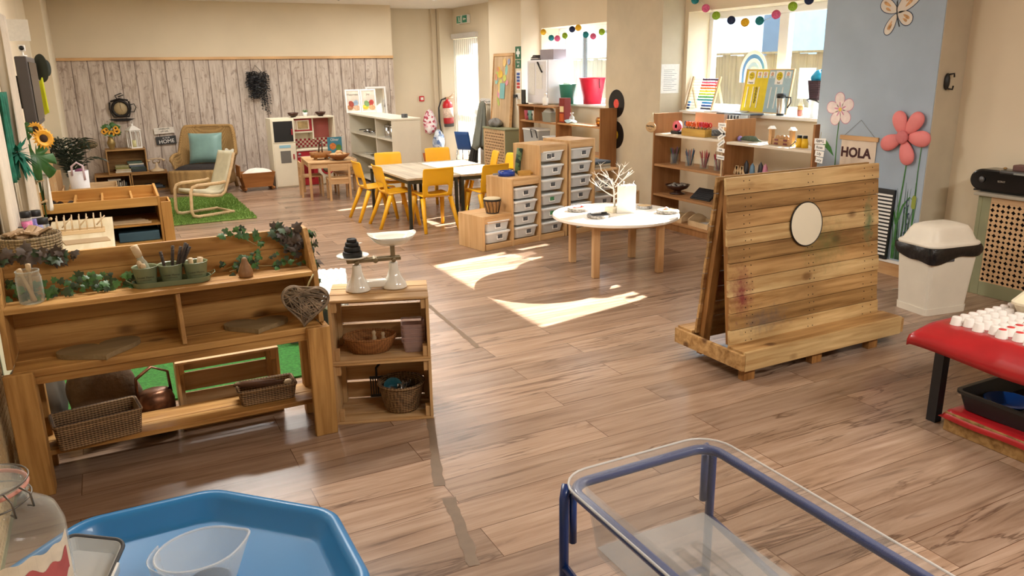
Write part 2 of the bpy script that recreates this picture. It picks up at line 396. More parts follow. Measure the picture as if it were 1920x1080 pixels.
# right wall: window bays between piers
W1 = (7.95, 10.0, 1.135, 2.125); W2 = (4.75, 6.84, 1.135, 2.135)
rw = B()
rw.box(5.6, 5.98, -2.6, W2[0], 0, 2.6).box(5.6, 5.98, W2[1], W1[0], 0, 2.6).box(5.6, 5.98, W1[1], 12.13, 0, 2.6).box(5.6, 5.98, 13.22, 13.6, 0, 2.6)
for a in (W1, W2):
    rw.box(5.6, 5.98, a[0], a[1], 0, a[2]-.03).box(5.6, 5.98, a[0], a[1], a[3], 2.6)
rw.box(5.6, 5.98, 12.13, 13.22, 2.1, 2.6)
struct(rw.out('wall_right', CREAM))
ob = B()
for ya, yb, za, zb in ((-2.6, W2[0], 0, 2.7), (W2[1], W1[0], 0, 2.7), (W1[1], 12.13, 0, 2.7), (13.22, 13.6, 0, 2.7), (W2[0], W2[1], 0, W2[2]-.03), (W1[0], W1[1], 0, W1[2]-.03), (W2[0], W2[1], W2[3], 2.7), (W1[0], W1[1], W1[3], 2.7), (12.13, 13.22, 2.1, 2.7)): ob.box(5.981, 6.0, ya, yb, za, zb)
struct(ob.out('wall_outside', plain('outside_brick_b', '#5f4a3e', .9, var=.2, vs=8)))
struct(B().box(5.31, 5.6, 10.06, 11.09, 0, 2.6).out('wall_pier_far', CREAM))
struct(B().box(5.31, 5.6, 6.9, 7.94, 0, 2.6).out('wall_pier_middle', CREAM2))
struct(B().box(5.315, 5.6, 3.73, 4.77, 0, 2.6, 1).box(5.31, 5.316, 3.735, 4.77, .12, 2.6, 0).out('wall_pier_near', [BLUEP, CREAM2]))
struct(B().box(5.29, 5.31, 3.74, 4.77, 0, .1).box(5.28, 5.31, 3.72, 4.77, .1, .118, 1).out('baseboard_pier', [PINEY, WHITEP]))
struct(B().box(5.58, 5.6, -2.6, 3.73, 0, .1).out('baseboard_right', PINEY))
def window(n, a, mulls):
    y0, y1, z0, z1 = a
    root = struct(B().box(5.54, 5.9, y0-.02, y1+.02, z0-.03, z0).out('window_%d' % n, WHITEP, bevel=.006))
    fr = B(); X0, X1 = 5.88, 5.95
    fr.box(X0, X1, y0, y1, z0, z0+.06).box(X0, X1, y0, y1, z1-.07, z1).box(X0, X1, y0, y0+.06, z0+.06, z1-.07).box(X0, X1, y1-.06, y1, z0+.06, z1-.07)
    for my in mulls: fr.box(X0, X1, my-.06, my+.06, z0+.06, z1-.07)
    fr.out('window_frame', UPVC, root, bevel=.006)
    e = [y0+.06]+[q for my in mulls for q in (my-.06, my+.06)]+[y1-.06]
    for i in range(0, len(e), 2):
        B().box(5.915, 5.921, e[i], e[i+1], z0+.06, z1-.07).out('window_pane', GLASS, root)
    return root
window(1, W1, (8.72,)); window(2, W2, (5.78,))
# door with vertical blind
d = struct(B().box(5.9, 5.96, 12.13, 12.2, 0, 2.1).box(5.9, 5.96, 13.15, 13.22, 0, 2.1).box(5.9, 5.96, 12.2, 13.15, 2.02, 2.1).box(5.9, 5.96, 12.2, 13.15, 0, .12).box(5.9, 5.96, 12.2, 13.15, .9, .98).out('door_1', UPVC, bevel=.006))
B().box(5.925, 5.93, 12.2, 13.15, .98, 2.02).box(5.925, 5.93, 12.2, 13.15, .12, .9).out('door_pane', GLASS, d)
# outside
PAVE = plain('paving', '#56544e', .9, var=.15, vs=2)
struct(B().box(6.0, 24, -6, 22, -.12, -.02).out('yard_ground', PAVE))
struct(B().box(5.7, 6.0, -6, 20, 2.7, 6.5).out('wall_sky_blocker', plain('outside_brick', '#5f4a3e', .9, var=.2, vs=8)))  # unseen upper wall, added to keep sky light off the fence
# ================================================================ furniture
BW = wood('bench_wood', '#cfa160', '#a5753c', 'X', dark='#6a4724', knots=.75)
BWZ = wood('bench_wood_upright', '#ca9c5c', '#9e7039', 'Z', dark='#6a4724', knots=.5)
CRW = wood('crate_wood', '#d9b586', '#bd935f', 'X', dark='#93683c', knots=.4)
CRZ = wood('crate_wood_end', '#d2ad7c', '#b78c58', 'Z', knots=.3)
PALE = wood('pale_birch', '#e2c69c', '#cfae80', 'X', sc=.8)
PALEZ = wood('pale_birch_upright', '#dcbd90', '#c8a473', 'Z', sc=.8)
DARKF = plain('dark_fabric', '#2c2926', .9, var=.2, vs=20, bump=.3, bs=90)
BLACK = plain('black_plastic', '#151515', .4, var=.1)
STEEL = plain('steel', '#c9c9c7', .25, metal=1, var=.05)
WHITE = plain('white_plastic', '#eeece6', .35, var=.03)
SEAGRASS = weave('seagrass', '#9c7d58', '#4a3620', 150, 210)
SEAGRASSL = weave('light_seagrass', '#b29a74', '#66523a', 120, 190)
WICK = weave('wicker', '#cba468', '#7a572c', 170, 260, strength=1.0)

# ---- mud-kitchen bench on the left
t = thing('play_kitchen_bench', 'long honey-brown wooden play bench with two shelves and an ivy-draped back', 'bench', (0, 0, 0))
x0, x1 = -.44, .735
b = B().box(x0, x1, 3.32, 3.45, .487, .517).box(x0, x1, 3.452, 3.60, .487, .517); b.out('worktop', BW, t, bevel=.004)
B().box(x0+.02, x1-.02, 3.33, 3.355, .452, .487).out('apron', BW, t, bevel=.003)
B().box(x0+.02, x1-.02, 3.40, 3.5, .12, .142).box(x0+.02, x1-.02, 3.505, 3.62, .12, .142).out('lower_shelf', BW, t, bevel=.003)
B().box(x0, x1, 3.40, 3.60, .722, .744).out('upper_shelf', BW, t, bevel=.004)
b = B()
for z0, z1 in ((.47, .6155), (.616, .722), (.74, .8205), (.821, .905)): b.box(x0, x1, 3.60, 3.618, z0, z1)
b.out('back_panel', BW, t, bevel=.003)
for xa in (x0-.02, x1):
    B().prism([(3.36, .517), (3.62, .517), (3.62, .915), (3.54, .915), (3.40, .745)], 0, .022, 0, Matrix(((0,0,1,xa),(1,0,0,0),(0,1,0,0),(0,0,0,1)))).out('side_panel', BWZ, t, bevel=.003)
B().prism([(3.34, .518), (3.60, .518), (3.60, .721), (3.41, .721)], 0, .018, 0, Matrix(((0,0,1,.165),(1,0,0,0),(0,1,0,0),(0,0,0,1)))).out('divider', BWZ, t, bevel=.003)
for xa, xb in ((-.47, -.37), (.665, .765)):
    B().box(xa, xb, 3.29, 3.32, 0, .516).box(xb-.03 if xa < 0 else xb-.025, xb, 3.32, 3.38, 0, .516).out('leg', BWZ, t, bevel=.004)
    B().box(xa+.02, xb, 3.56, 3.62, 0, .486).out('leg', BWZ, t, bevel=.004)

# ---- stacked pine crates beside it
def crate(name, label, W, D, H, loc, rz, mats, group=None, nb=3):
    t = thing(name, label, 'crate', loc, rz, group)
    th = .011
    def slats(nm, z0, z1, n):
        g = .012; h = ((D-(n-1)*g)/n)
        b = B()
        for i in range(n): b.box(0, W, i*(h+g), i*(h+g)+h, z0, z1)
        b.out(nm, mats[0], t, bevel=.002)
    slats('top_slats', H-th, H, 3); slats('bottom_slats', 0, th, 3)
    b = B(); g = .012; h = (H-2*th-.01-(nb-1)*g)/nb
    for i in range(nb): b.box(0, W, D-th, D, th+.005+i*(h+g), th+.005+i*(h+g)+h)
    b.out('back_slats', mats[0], t, bevel=.002)
    for xa in (0, W-.014):
        b = B()
        for i in range(3): b.box(xa, xa+.014, .002+i*(D/3), -.006+(i+1)*(D/3), th, H-th)
        xi = .014 if xa == 0 else W-.014-.022
        b.box(xi, xi+.022, .01, .05, th, th+.05).box(xi, xi+.022, .01, .05, H-th-.05, H-th)
        b.box(xi, xi+.022, D-.06, D-th, th, H-th)
        b.out('end_panel', mats[1], t, bevel=.002)
    return t
ca = math.radians(-19.5)
crate('wooden_crate', 'lower pale pine crate holding the basket of metal scoops, beside the bench', .452, .29, .303, (.778, 3.366, 0), ca, [CRW, CRZ])
crate('wooden_crate', 'upper pale pine crate with cane bowl inside and kitchen scales on top', .452, .29, .303, (.778, 3.366, .3035), ca, [CRW, CRZ])
def CL(x, y, z): return tuple(Matrix.Translation((.778, 3.366, 0)) @ Matrix.Rotation(ca, 4, 'Z') @ Vector((x, y, z)))

# ---- kitchen scales with weights
ENAM = plain('white_enamel', '#e9e5da', .12, var=.03, coat=.6)
BRASS = plain('dull_brass', '#8d8065', .4, metal=.8, var=.15, vs=30)
IRON = plain('black_iron', '#1d1b1a', .55, metal=.3, var=.2, vs=40)
t = thing('kitchen_scales', 'white enamel balance scales with pan and black weights on top of the crates', 'scales', CL(.215, .17, .607), ca+.16)
b = B()
for sx in (-.085, .085): b.lathe([(.058, 0), (.06, .006), (.052, .03), (.032, .06), (.023, .09), (.021, .125), (.0, .126)], 24, 0, TR(sx))
b.box(-.085, .085, -.026, .026, .012, .045)
b.out('base', ENAM, t, bevel=.008, smooth=True)
B().box(-.13, .12, -.02, -.012, .135, .152).box(-.13, .12, .012, .02, .135, .152).tube([(-.085, -.03, .138), (-.085, .03, .138)], .011).tube([(.085, -.03, .138), (.085, .03, .138)], .011).tube([(0, -.03, .143), (0, .03, .143)], .013).box(.075, .095, -.012, .012, .14, .205).out('beam', BRASS, t, bevel=.002)
B().lathe([(.0, 0), (.045, 0), (.07, .008), (.075, .016), (.07, .014), (.044, .006), (0, .006)], 28, 0, TR(-.1, 0, .156)).out('weight_plate', ENAM, t)
def pan(u, v):
    x = (u-.5)*2; y = (v-.5)*2
    rim = max(abs(x), abs(y))
    r = (abs(x)**3+abs(y)**3)**(1/3); m_ = max(abs(x), abs(y)); k = m_/r if r > 0 else 1
    X, Y = x*k, y*k
    q = min(1, r*k)
    z = .048*q**2.4+.014*abs(X)**6
    return (X*.112+.085, Y*.085*(1-.14*X*X), .204+z)
B().grid(pan, 18, 14).out('weighing_pan', ENAM, t, solid=.003)
wz = .163
for r, h, nm in ((.045, .028, 'largest black iron weight at the bottom of the stack on the scales'), (.038, .025, 'second black iron weight up the stack on the scales'), (.031, .021, 'third black iron weight up the stack on the scales'), (.023, .018, 'smallest black iron weight on top of the stack on the scales')):
    c = Vector(CL(.215, .17, .607)); a = ca+.16
    o = B().lathe([(0, 0), (r*.95, 0), (r, h*.3), (r, h*.7), (r*.92, h), (r*.8, h), (r*.78, h-.003), (0, h-.003)], 24).out('scale_weight', IRON)
    o.location = (c.x-.1*math.cos(a), c.y-.1*math.sin(a), c.z+wz); wz += h-.002
    tag(o, nm, 'weight', 'weights on the scales')

# ---- two step-shaped pale unit (toy storage with tubs)
TW = wood('storage_pine', '#e2bd8c', '#cd9f68', 'X', sc=.8, knots=.35, dark='#a8784a')
TWZ = wood('storage_pine_upright', '#e0ba88', '#c99b64', 'Z', sc=.8, knots=.2)
TUB = clear('milky_tub_plastic', '#eceeec', .72, .35)
TUBL = plain('tub_rim', '#f2f2ee', .4, var=.02)
CARD = plain('white_card', '#f4f3ee', .7, var=0)
PHOTO = plain('photo_print', '#57585a', .6, var=.85, vs=70)
GREENC = plain('green_print', '#4d8a5a', .6, var=.4, vs=60)
def tub(W, D, H, loc, rz, label, kind=0, parent=None):
    t = thing('storage_tub', label, 'tub', loc, rz, 'milky storage tubs in the stepped pine unit')
    B().rbowl(W/2, D/2, .035, H, W/2-.014, D/2-.02, .004, 0, None, 4).out('tub_body', TUB, t)
    b = B(); b.rbowl(W/2+.012, D/2+.006, .035, .012, W/2+.010, D/2+.004, .016, 0, TR(0, 0, H-.006), 4); b.out('rim', TUBL, t)
    cx = (.02, .0, .03, -.01)[kind % 4]
    c = B().box(cx-.035, cx+.035, -D/2+.004, -D/2+.0065, H*.18, H*.82).out('label_card', CARD, t, rot=None)
    c.rotation_euler = (-.05, 0, 0)
    B().box(cx-.026, cx+.026, -D/2+.001, -D/2+.004, H*.3, H*.76).out('photo', GREENC if kind == 7 else PHOTO, c)
    return t
ta = math.radians(11.5)          # the unit stands slightly askew
TO = Vector((2.905, 6.275, 0))
def TL(x, y, z): return tuple(Matrix.Translation(TO) @ Matrix.Rotation(ta, 4, 'Z') @ Vector((x, y, z)))
t = thing('storage_unit', 'stepped pine toy storage unit on three levels, filled with milky tubs', 'storage unit', TO, ta)
cw = .335; hs = (.315, .625, .905); D = .39; u = .022
for i in range(4):
    h = hs[min(i, 2)]
    B().box(i*cw-u/2+.01, i*cw+u/2+.01, 0, D, 0, h).out('side_panel', TWZ, t, bevel=.003)
for i in range(3):
    xa, xb = i*cw+u/2+.011, (i+1)*cw-u/2+.009
    B().box(xa, xb, 0, D, hs[i]-.02, hs[i]).box(xa, xb, .002, .02, hs[i]-.07, hs[i]-.02).out('top_board', TW, t, bevel=.003)
B().box(u+.01, 3*cw-u/2, .004, .02, 0, .055).box(u+.01, 3*cw-u/2, .02, D, .03, .05).out('plinth', TW, t, bevel=.003)
nm = (['low', 'lower white tub in the lowest step', 'upper white tub in the lowest step'],
      ['mid', 'bottom white tub in the middle step', 'second white tub up in the middle step', 'third white tub up in the middle step', 'top white tub in the middle step'],
      ['high', 'bottom white tub in the tall column', 'second tub up in the tall column', 'third white tub with green picture in the tall column', 'fourth tub up in the tall column', 'fifth tub up in the tall column', 'top white tub with two cards in the tall column'])
kk = 0
for i in range(3):
    n = (2, 4, 6)[i]
    for j in range(n):
        z = .062+j*.137 if i != 0 else .06+j*.105
        if i == 1: z = .062+j*.123
        kind = 7 if (i == 2 and j == 2) else kk
        tb = tub(cw-.055, .36, .092, TL((i+.5)*cw+.01, .185, z), ta, 'milky '+nm[i][j+1]+' of the stepped unit', kind); kk += 1
        if i == 2 and j == 5:
            B().box(-.085, -.02, -.178, -.1755, .016, .076).out('label_card', CARD, tb)
            B().box(-.078, -.027, -.181, -.178, .028, .07).out('photo', PHOTO, tb)
# the matching straight unit to its right
UO = Vector(TL(3*cw+.045, .0, 0)); ua = ta
def UL(x, y, z): return tuple(Matrix.Translation(UO) @ Matrix.Rotation(ua, 4, 'Z') @ Vector((x, y, z)))
t = thing('storage_unit', 'straight pine storage unit behind the round white table, five tubs high', 'storage unit', UO, ua)
UW = .345
for xa in (0, UW-u): B().box(xa, xa+u, .0, D, 0, .925).out('side_panel', TWZ, t, bevel=.003)
B().box(u, UW-u, 0, D, .905, .925).box(u, UW-u, .002, .02, .85, .905).out('top_board', TW, t, bevel=.003)
B().box(u, UW-u, .004, .02, 0, .055).box(u, UW-u, .02, D, .03, .05).out('plinth', TW, t, bevel=.003)
for j in range(6):
    tub(UW-.06, .36, .095, UL(UW/2, .185, .062+j*.136), ua, 'milky white tub, %s in the straight pine unit behind the round table' % ('bottom', 'second from bottom', 'third from bottom', 'fourth from bottom', 'fifth from bottom', 'topmost')[j], j+1)
# low unit at the far right, behind the white tree
LO = Vector(UL(UW+.02, .04, 0))
t = thing('storage_unit', 'low pine storage unit against the pier, behind the white twig tree', 'storage unit', LO, ua)
for xa, h in ((0, .60), (.34, .60), (.66, .33)): B().box(xa, xa+u, 0, .36, 0, h).out('side_panel', TWZ, t, bevel=.003)
B().box(u, .34, 0, .36, .58, .6).box(.34+u, .66, 0, .36, .31, .33).out('top_board', TW, t, bevel=.003)
B().box(u, .66, 0, .36, .03, .05).out('plinth', TW, t, bevel=.003)
def LL(x, y, z): return tuple(Matrix.Translation(LO) @ Matrix.Rotation(ua, 4, 'Z') @ Vector((x, y, z)))
for j in range(3): tub(.26, .33, .095, LL(.182, .18, .062+j*.16), ua, 'milky white plastic tub, %s in the low unit by the pier' % ('bottom', 'middle', 'top')[j], j)
tub(.24, .33, .095, LL(.51, .18, .1), ua, 'milky white plastic tub in the lowest bay beside the tan pier', 2)

# ---- round table
TOPW = plain('white_laminate', '#f1e9db', .3, var=.03)
BEECH = wood('beech_leg', '#d6b083', '#bd9262', 'Z', sc=.7)
t = thing('round_table', 'round white low table on four wooden legs, in the sunlight', 'table', (3.60, 5.21, 0), math.radians(-12))
B().lathe([(0, .425), (.505, .425), (.512, .43), (.512, .447), (.507, .452), (0, .452)], 64, sm=False).out('tabletop', TOPW, t)
for a in (1, 3, 5, 7):
    q = a*PI/4; c, s_ = .385*math.cos(q), .385*math.sin(q)
    B().cbox((c, s_, .2125), (.055, .055, .425)).out('leg', BEECH, t, bevel=.006)
b = B()
for a in range(4):
    q = a*PI/2; b.cbox((.26, 0, .395), (.02, .5, .055), 0, Matrix.Rotation(q, 4, 'Z'))
b.out('apron', BEECH, t)

# ---- yellow chairs and grey tables
YEL = plain('yellow_plastic', '#f4b51c', .38, var=.03)
YEL.node_tree.nodes['Principled BSDF'].inputs['Subsurface Weight'].default_value = .0
def shell_bm():
    prof = [(.185, .325), (.19, .345), (.17, .357), (.10, .352), (0, .345), (-.09, .342), (-.14, .352), (-.165, .385), (-.175, .43), (-.185, .47), (-.198, .53), (-.212, .60), (-.222, .64), (-.236, .648)]
    b = B(); nu, nv = 12, len(prof)-1
    vs = []
    for j in range(nv+1):
        y, z = prof[j]
        wd = .168 if j < 6 else (.16 if j < 8 else .168)
        if j == nv: wd = .155
        for i in range(nu+1):
            q = (i/nu-.5)*2
            curve = .02*q*q if j < 6 else 0
            vs.append((q*wd, y+(.03*q*q if j > 6 else 0), z+curve*(1 if j > 1 else .2)))
    fs = []
    for j in range(nv):
        for i in range(nu):
            if j in (7, 8) and 2 <= i <= 9: continue
            fs.append((j*(nu+1)+i, j*(nu+1)+i+1, (j+1)*(nu+1)+i+1, (j+1)*(nu+1)+i))
    return b.add(vs, fs, 0, True)
def chair_proto():
    t = thing('school_chair', '', 'chair')
    shell_bm().out('seat_shell', YEL, t, solid=.014, sub=1)
    for sx in (-1, 1):
        B().tube([(sx*.15, -.11, .335), (sx*.165, -.17, .19), (sx*.185, -.25, .0)], [.026, .022, .017], 8).out('leg', YEL, t)
        B().tube([(sx*.15, .12, .335), (sx*.165, .16, .18), (sx*.175, .19, .0)], [.026, .022, .017], 8).out('leg', YEL, t)
    return t
CH = [(2.92, 7.53, 0, 'yellow plastic chair with its back to us at the grey tables, near left'),
      (2.66, 7.93, -90, 'yellow plastic chair at the left end of the grey tables, nearer of two'),
      (2.58, 8.42, -90, 'yellow plastic chair at the left end of the grey tables, farther of two'),
      (2.97, 8.9, 180, 'yellow plastic chair across the grey tables, left, before the cream shelves'),
      (3.68, 9.08, 180, 'yellow plastic chair across the grey tables, right, below the hanging bags'),
      (3.52, 7.50, 8, 'sunlit orange-looking yellow chair half hidden behind the stepped pine unit'),
      (3.92, 8.52, 75, 'farther yellow plastic chair at the tables\' right end, before the lattice cover'),
      (3.98, 8.05, 100, 'nearer yellow plastic chair at the tables\' right end, above the blue toy')]
c0 = None
for x, y, rz, lb in CH:
    if c0 is None: c0 = chair_proto(); c0.location = (x, y, 0); c0.rotation_euler = (0, 0, math.radians(rz)); c0['label'] = lb; c0['group'] = 'yellow chairs around the grey tables'
    else: dup(c0, (x, y, 0), math.radians(rz), lb)
GTOP = wood('grey_limed_top', '#c9bca6', '#a89b86', 'Y', sc=.7)
GLEG = plain('dark_green_metal', '#2f3128', .5, var=.1)
for xa, lb in ((2.655, 'grey wood-effect table with dark metal legs, the left of two pushed together'), (3.245, 'grey wood-effect table with sunlight across it, the right of two pushed together')):
    t = thing('classroom_table', lb, 'table', (xa, 7.54, 0), 0, 'grey tables pushed together')
    B().box(0, .58, 0, 1.32, .512, .535).out('tabletop', GTOP, t, bevel=.004)
    B().box(.02, .56, .02, .045, .472, .512).box(.02, .56, 1.275, 1.3, .472, .512).box(.02, .045, .045, 1.275, .472, .512).box(.535, .56, .045, 1.275, .472, .512).out('frame', GLEG, t)
    for lx, ly in ((.015, .015), (.535, .015), (.015, 1.275), (.535, 1.275)):
        B().box(lx, lx+.03, ly, ly+.03, 0, .51).out('leg', GLEG, t)

# ---- white shelf unit and what is on it
CREAMW = plain('cream_laminate', '#e3dcc9', .5, var=.03)
t = thing('shelf_unit', 'cream open shelf unit side-on to the wallpapered wall, holding metal pans', 'shelves', (3.36, 10.04, 0))
L = 2.02; Dp = .40
for y in (0, .76, L-.02): B().box(.02 if y == .76 else 0, Dp, y, y+.02, 0, .955).out('end_panel' if y != .76 else 'divider', CREAMW, t, bevel=.003)
B().box(-.01, Dp+.01, -.01, L+.01, .955, .98).out('top_board', CREAMW, t, bevel=.004)
for z in (.04, .36, .68):
    B().box(.01, Dp, .021, .759, z, z+.02).box(.01, Dp, .781, L-.021, z, z+.02).out('shelf', CREAMW, t, bevel=.002)
B().box(Dp-.012, Dp, .021, L-.021, .06, .955).out('back_board', CREAMW, t)

# ---- easel
PALW = wood('pallet_wood', '#c8a06a', '#9c7442', 'X', dark='#5e3d20', knots=.9)
PALW2 = wood('pallet_wood_pale', '#d9bb86', '#b99460', 'X', dark='#74502b', knots=.8)
PALW3 = wood('pallet_wood_dark', '#b08a56', '#866236', 'X', dark='#523619', knots=.8)
PALZ = wood('pallet_upright', '#a97842', '#7f5428', 'Z', dark='#5a3818')
NAIL = plain('nail_heads', '#2c1d12', .6, var=0)
def paint_overlay(m, col, c, r, amt):
    """dried paint left on the boards"""
    nt = m.node_tree; bs = nt.nodes['Principled BSDF']; src = bs.inputs['Base Color'].links[0].from_socket
    tc = N(nt, 'ShaderNodeTexCoord'); vd = N(nt, 'ShaderNodeVectorMath', _operation='SUBTRACT'); vd.inputs[1].default_value = c
    nt.links.new(tc.outputs['Object'], vd.inputs[0])
    sc = N(nt, 'ShaderNodeVectorMath', _operation='DIVIDE'); sc.inputs[1].default_value = r; nt.links.new(vd.outputs[0], sc.inputs[0])
    ln = N(nt, 'ShaderNodeVectorMath', _operation='LENGTH'); nt.links.new(sc.outputs[0], ln.inputs[0])
    nz = N(nt, 'ShaderNodeTexNoise', Scale=26.0, Detail=5.0, Roughness=.7); nt.links.new(tc.outputs['Object'], nz.inputs['Vector'])
    ad = N(nt, 'ShaderNodeMath', _operation='MULTIPLY_ADD'); ad.inputs[1].default_value = 1.9; nt.links.new(nz.outputs['Fac'], ad.inputs[0]); nt.links.new(ln.outputs['Value'], ad.inputs[2])
    rp = ramp(nt, ad.outputs[0], [(.0, (amt,)*3), (.999, (0, 0, 0))])
    rp.color_ramp.elements[0].position = .45
    mr = N(nt, 'ShaderNodeMapRange'); mr.inputs[1].default_value = .9; mr.inputs[2].default_value = 1.75; mr.inputs[3].default_value = amt; mr.inputs[4].default_value = 0
    nt.links.new(ad.outputs[0], mr.inputs[0])
    nt.nodes.remove(rp)
    mx = N(nt, 'ShaderNodeMix', _data_type='RGBA'); nt.links.new(mr.outputs[0], mx.inputs[0]); nt.links.new(src, mx.inputs[6]); mx.inputs[7].default_value = lin(col)
    nt.links.new(mx.outputs[2], bs.inputs['Base Color'])
for m in (PALW, PALW2, PALW3):
    paint_overlay(m, '#7a2630', (.09, .18, .44), (.11, 1, .2), .9)
    paint_overlay(m, '#5d6b3a', (.72, .18, .62), (.26, 1, .2), .5)
    paint_overlay(m, '#3f6b4a', (1.08, .18, .72), (.06, 1, .2), .8)
    paint_overlay(m, '#3e4a5a', (.25, .14, .26), (.24, 1, .1), .5)
EO = (2.80, 2.845, 0); ea = math.radians(.8)
t = thing('play_easel', 'big pallet-wood A-frame easel with a round mirror and a trough ledge', 'easel', EO, ea)
lean = .105/.9      # front and rear sheets lean together at the top
nb = 10; z0 = .15; H = .89; bh = H/nb
sheet = B(); nails = B()
pr_ = [0, 1, 2, 0, 2, 1, 0, 2, 0, 1]
wid = [1.165, 1.165, 1.165, 1.17, 1.168, 1.165, 1.165, 1.165, 1.165, 1.165]
sh = Matrix(((1,0,0,0),(0,1,lean,.115),(0,0,1,z0),(0,0,0,1)))
mp3 = {0: 0, 1: 1, 2: 2}
for i in range(nb):
    sheet.box(.0+.006*((i*7) % 3), wid[i]-.004*((i*5) % 3), 0, .018, i*bh+.0015, (i+1)*bh-.0015, [1, 2, 0, 1, 2, 0, 1, 0, 2, 1][nb-1-i] if i < nb else 0, sh)
    for xn in (.11, .15, .58, .615, 1.03, 1.1):
        for dz in (.25, .75):
            nails.lathe([(0, 0), (.0032, 0), (.0032, .0015), (0, .002)], 6, 0, sh @ TR(xn+.004*((i*3) % 5), 0, i*bh+bh*dz, rx=PI/2))
sheet.out('front_boards', [PALW, PALW2, PALW3], t, bevel=.0015)
nails.out('nail_heads', NAIL, t)['kind'] = 'stuff'
rear = B(); sh2 = Matrix(((1,0,0,0),(0,1,-lean,.385),(0,0,1,z0),(0,0,0,1)))
for i in range(nb): rear.box(.002*(i % 3), 1.16, 0, .018, i*bh+.002, (i+1)*bh-.002, i % 3, sh2)
rear.out('rear_boards', [PALW3, PALW, PALW3], t, bevel=.0015)
for xa in (.02, .56, 1.09):
    B().box(xa, xa+.05, .02, .055, 0, H-.02, 0, sh).out('front_stile', PALZ, t)
    B().box(xa, xa+.05, -.04, -.001, -.12, H-.02, 0, sh2).out('rear_stile', PALZ, t)
B().box(-.02, 1.2, -.003, .115, .148, .166).out('ledge', PALW, t, bevel=.002)
B().box(-.02, 1.2, -.022, -.003, .062, .166).out('ledge_front', PALW2, t, bevel=.002)
B().box(-.02, 1.2, .40, .50, .148, .166).box(-.02, 1.2, .50, .518, .062, .166).out('rear_ledge', PALW, t, bevel=.002)
for xa in (-.042, 1.2): B().box(xa, xa+.02, -.022, .518, .07, .155).out('side_rail', PALW, t, bevel=.002)
for xa in (0, .5, .96):
    B().box(xa, xa+.075, .0, .045, 0, .146).out('foot', PALZ, t, bevel=.002)
MIRROR = plain('mirror_glass', '#e8eaea', .02, metal=1, var=0)
c = sh @ Vector((.565, -.006, .60))
mt = TR(c.x, c.y, c.z, rx=PI/2-math.atan(lean))
mr = B().lathe([(0, 0), (.118, 0), (.118, .004), (0, .004)], 48, 0, mt, sm=False).out('mirror', MIRROR, t)
B().tube([tuple(mt @ Vector((.12*math.cos(a*PI/24), .12*math.sin(a*PI/24), .002))) for a in range(48)], .004, 6, closed=True).out('mirror_rim', BLACK, mr)

# ---- tall open shelves, right
SHW = wood('shelf_oak', '#b98a5b', '#9c6d42', 'Y', sc=.7)
SHZ = wood('shelf_oak_upright', '#a9784a', '#8c5e36', 'Z', sc=.7)
SHT = wood('shelf_top_pale', '#e0d3bf', '#cfbfa6', 'Y', sc=.7)
t = thing('bookcase', 'long open oak bookcase under the right window, holding mark-making tools', 'bookcase', (0, 0, 0))
for y, h in ((6.50, 1.14), (5.46, 1.13), (4.46, 1.14)):
    B().box(4.93, 5.28 if y > 5 else 4.985, y-.02, y, 0, h).out('side_panel', SHZ, t, bevel=.003)
for y0, y1, zs in ((5.46, 6.48, (.945, .64, .34, .085)), (4.461, 5.44, (.935, .64, .34, .085))):
    for z in zs: B().prism([(4.94, y0), (4.985, y0), (5.28, y0 if y0 > 5 else y0+.34), (5.28, y1), (4.94, y1)], z-.022, z, 0 if z > .9 else 1).out('shelf', [SHT, SHW], t, bevel=.003)
B().box(4.95, 4.97, 4.43, 6.48, 0, .063).out('plinth', SHZ, t)
# ---- open shelves under the left window
t = thing('bookcase', 'open oak bookcase under the left window, beside the fridge', 'bookcase', (0, 0, 0))
for y, h in ((9.70, 1.12), (8.70, 1.10), (7.70, 1.14)):
    B().box(5.07, 5.3, y-.02, y, 0, h).out('side_panel', SHZ, t, bevel=.003)
B().box(5.05, 5.3, 8.70, 9.71, 1.105, 1.125).out('top_board', SHW, t, bevel=.003)
B().box(5.08, 5.3, 9.27, 9.285, .92, 1.10).out('divider', SHZ, t)
for y0, y1, zs in ((8.70, 9.68, (.92, .60, .3)), (7.70, 8.68, (.93, .60, .3))):
    for z in zs: B().box(5.08, 5.3, y0, y1, z-.022, z).out('shelf', SHW, t, bevel=.003)
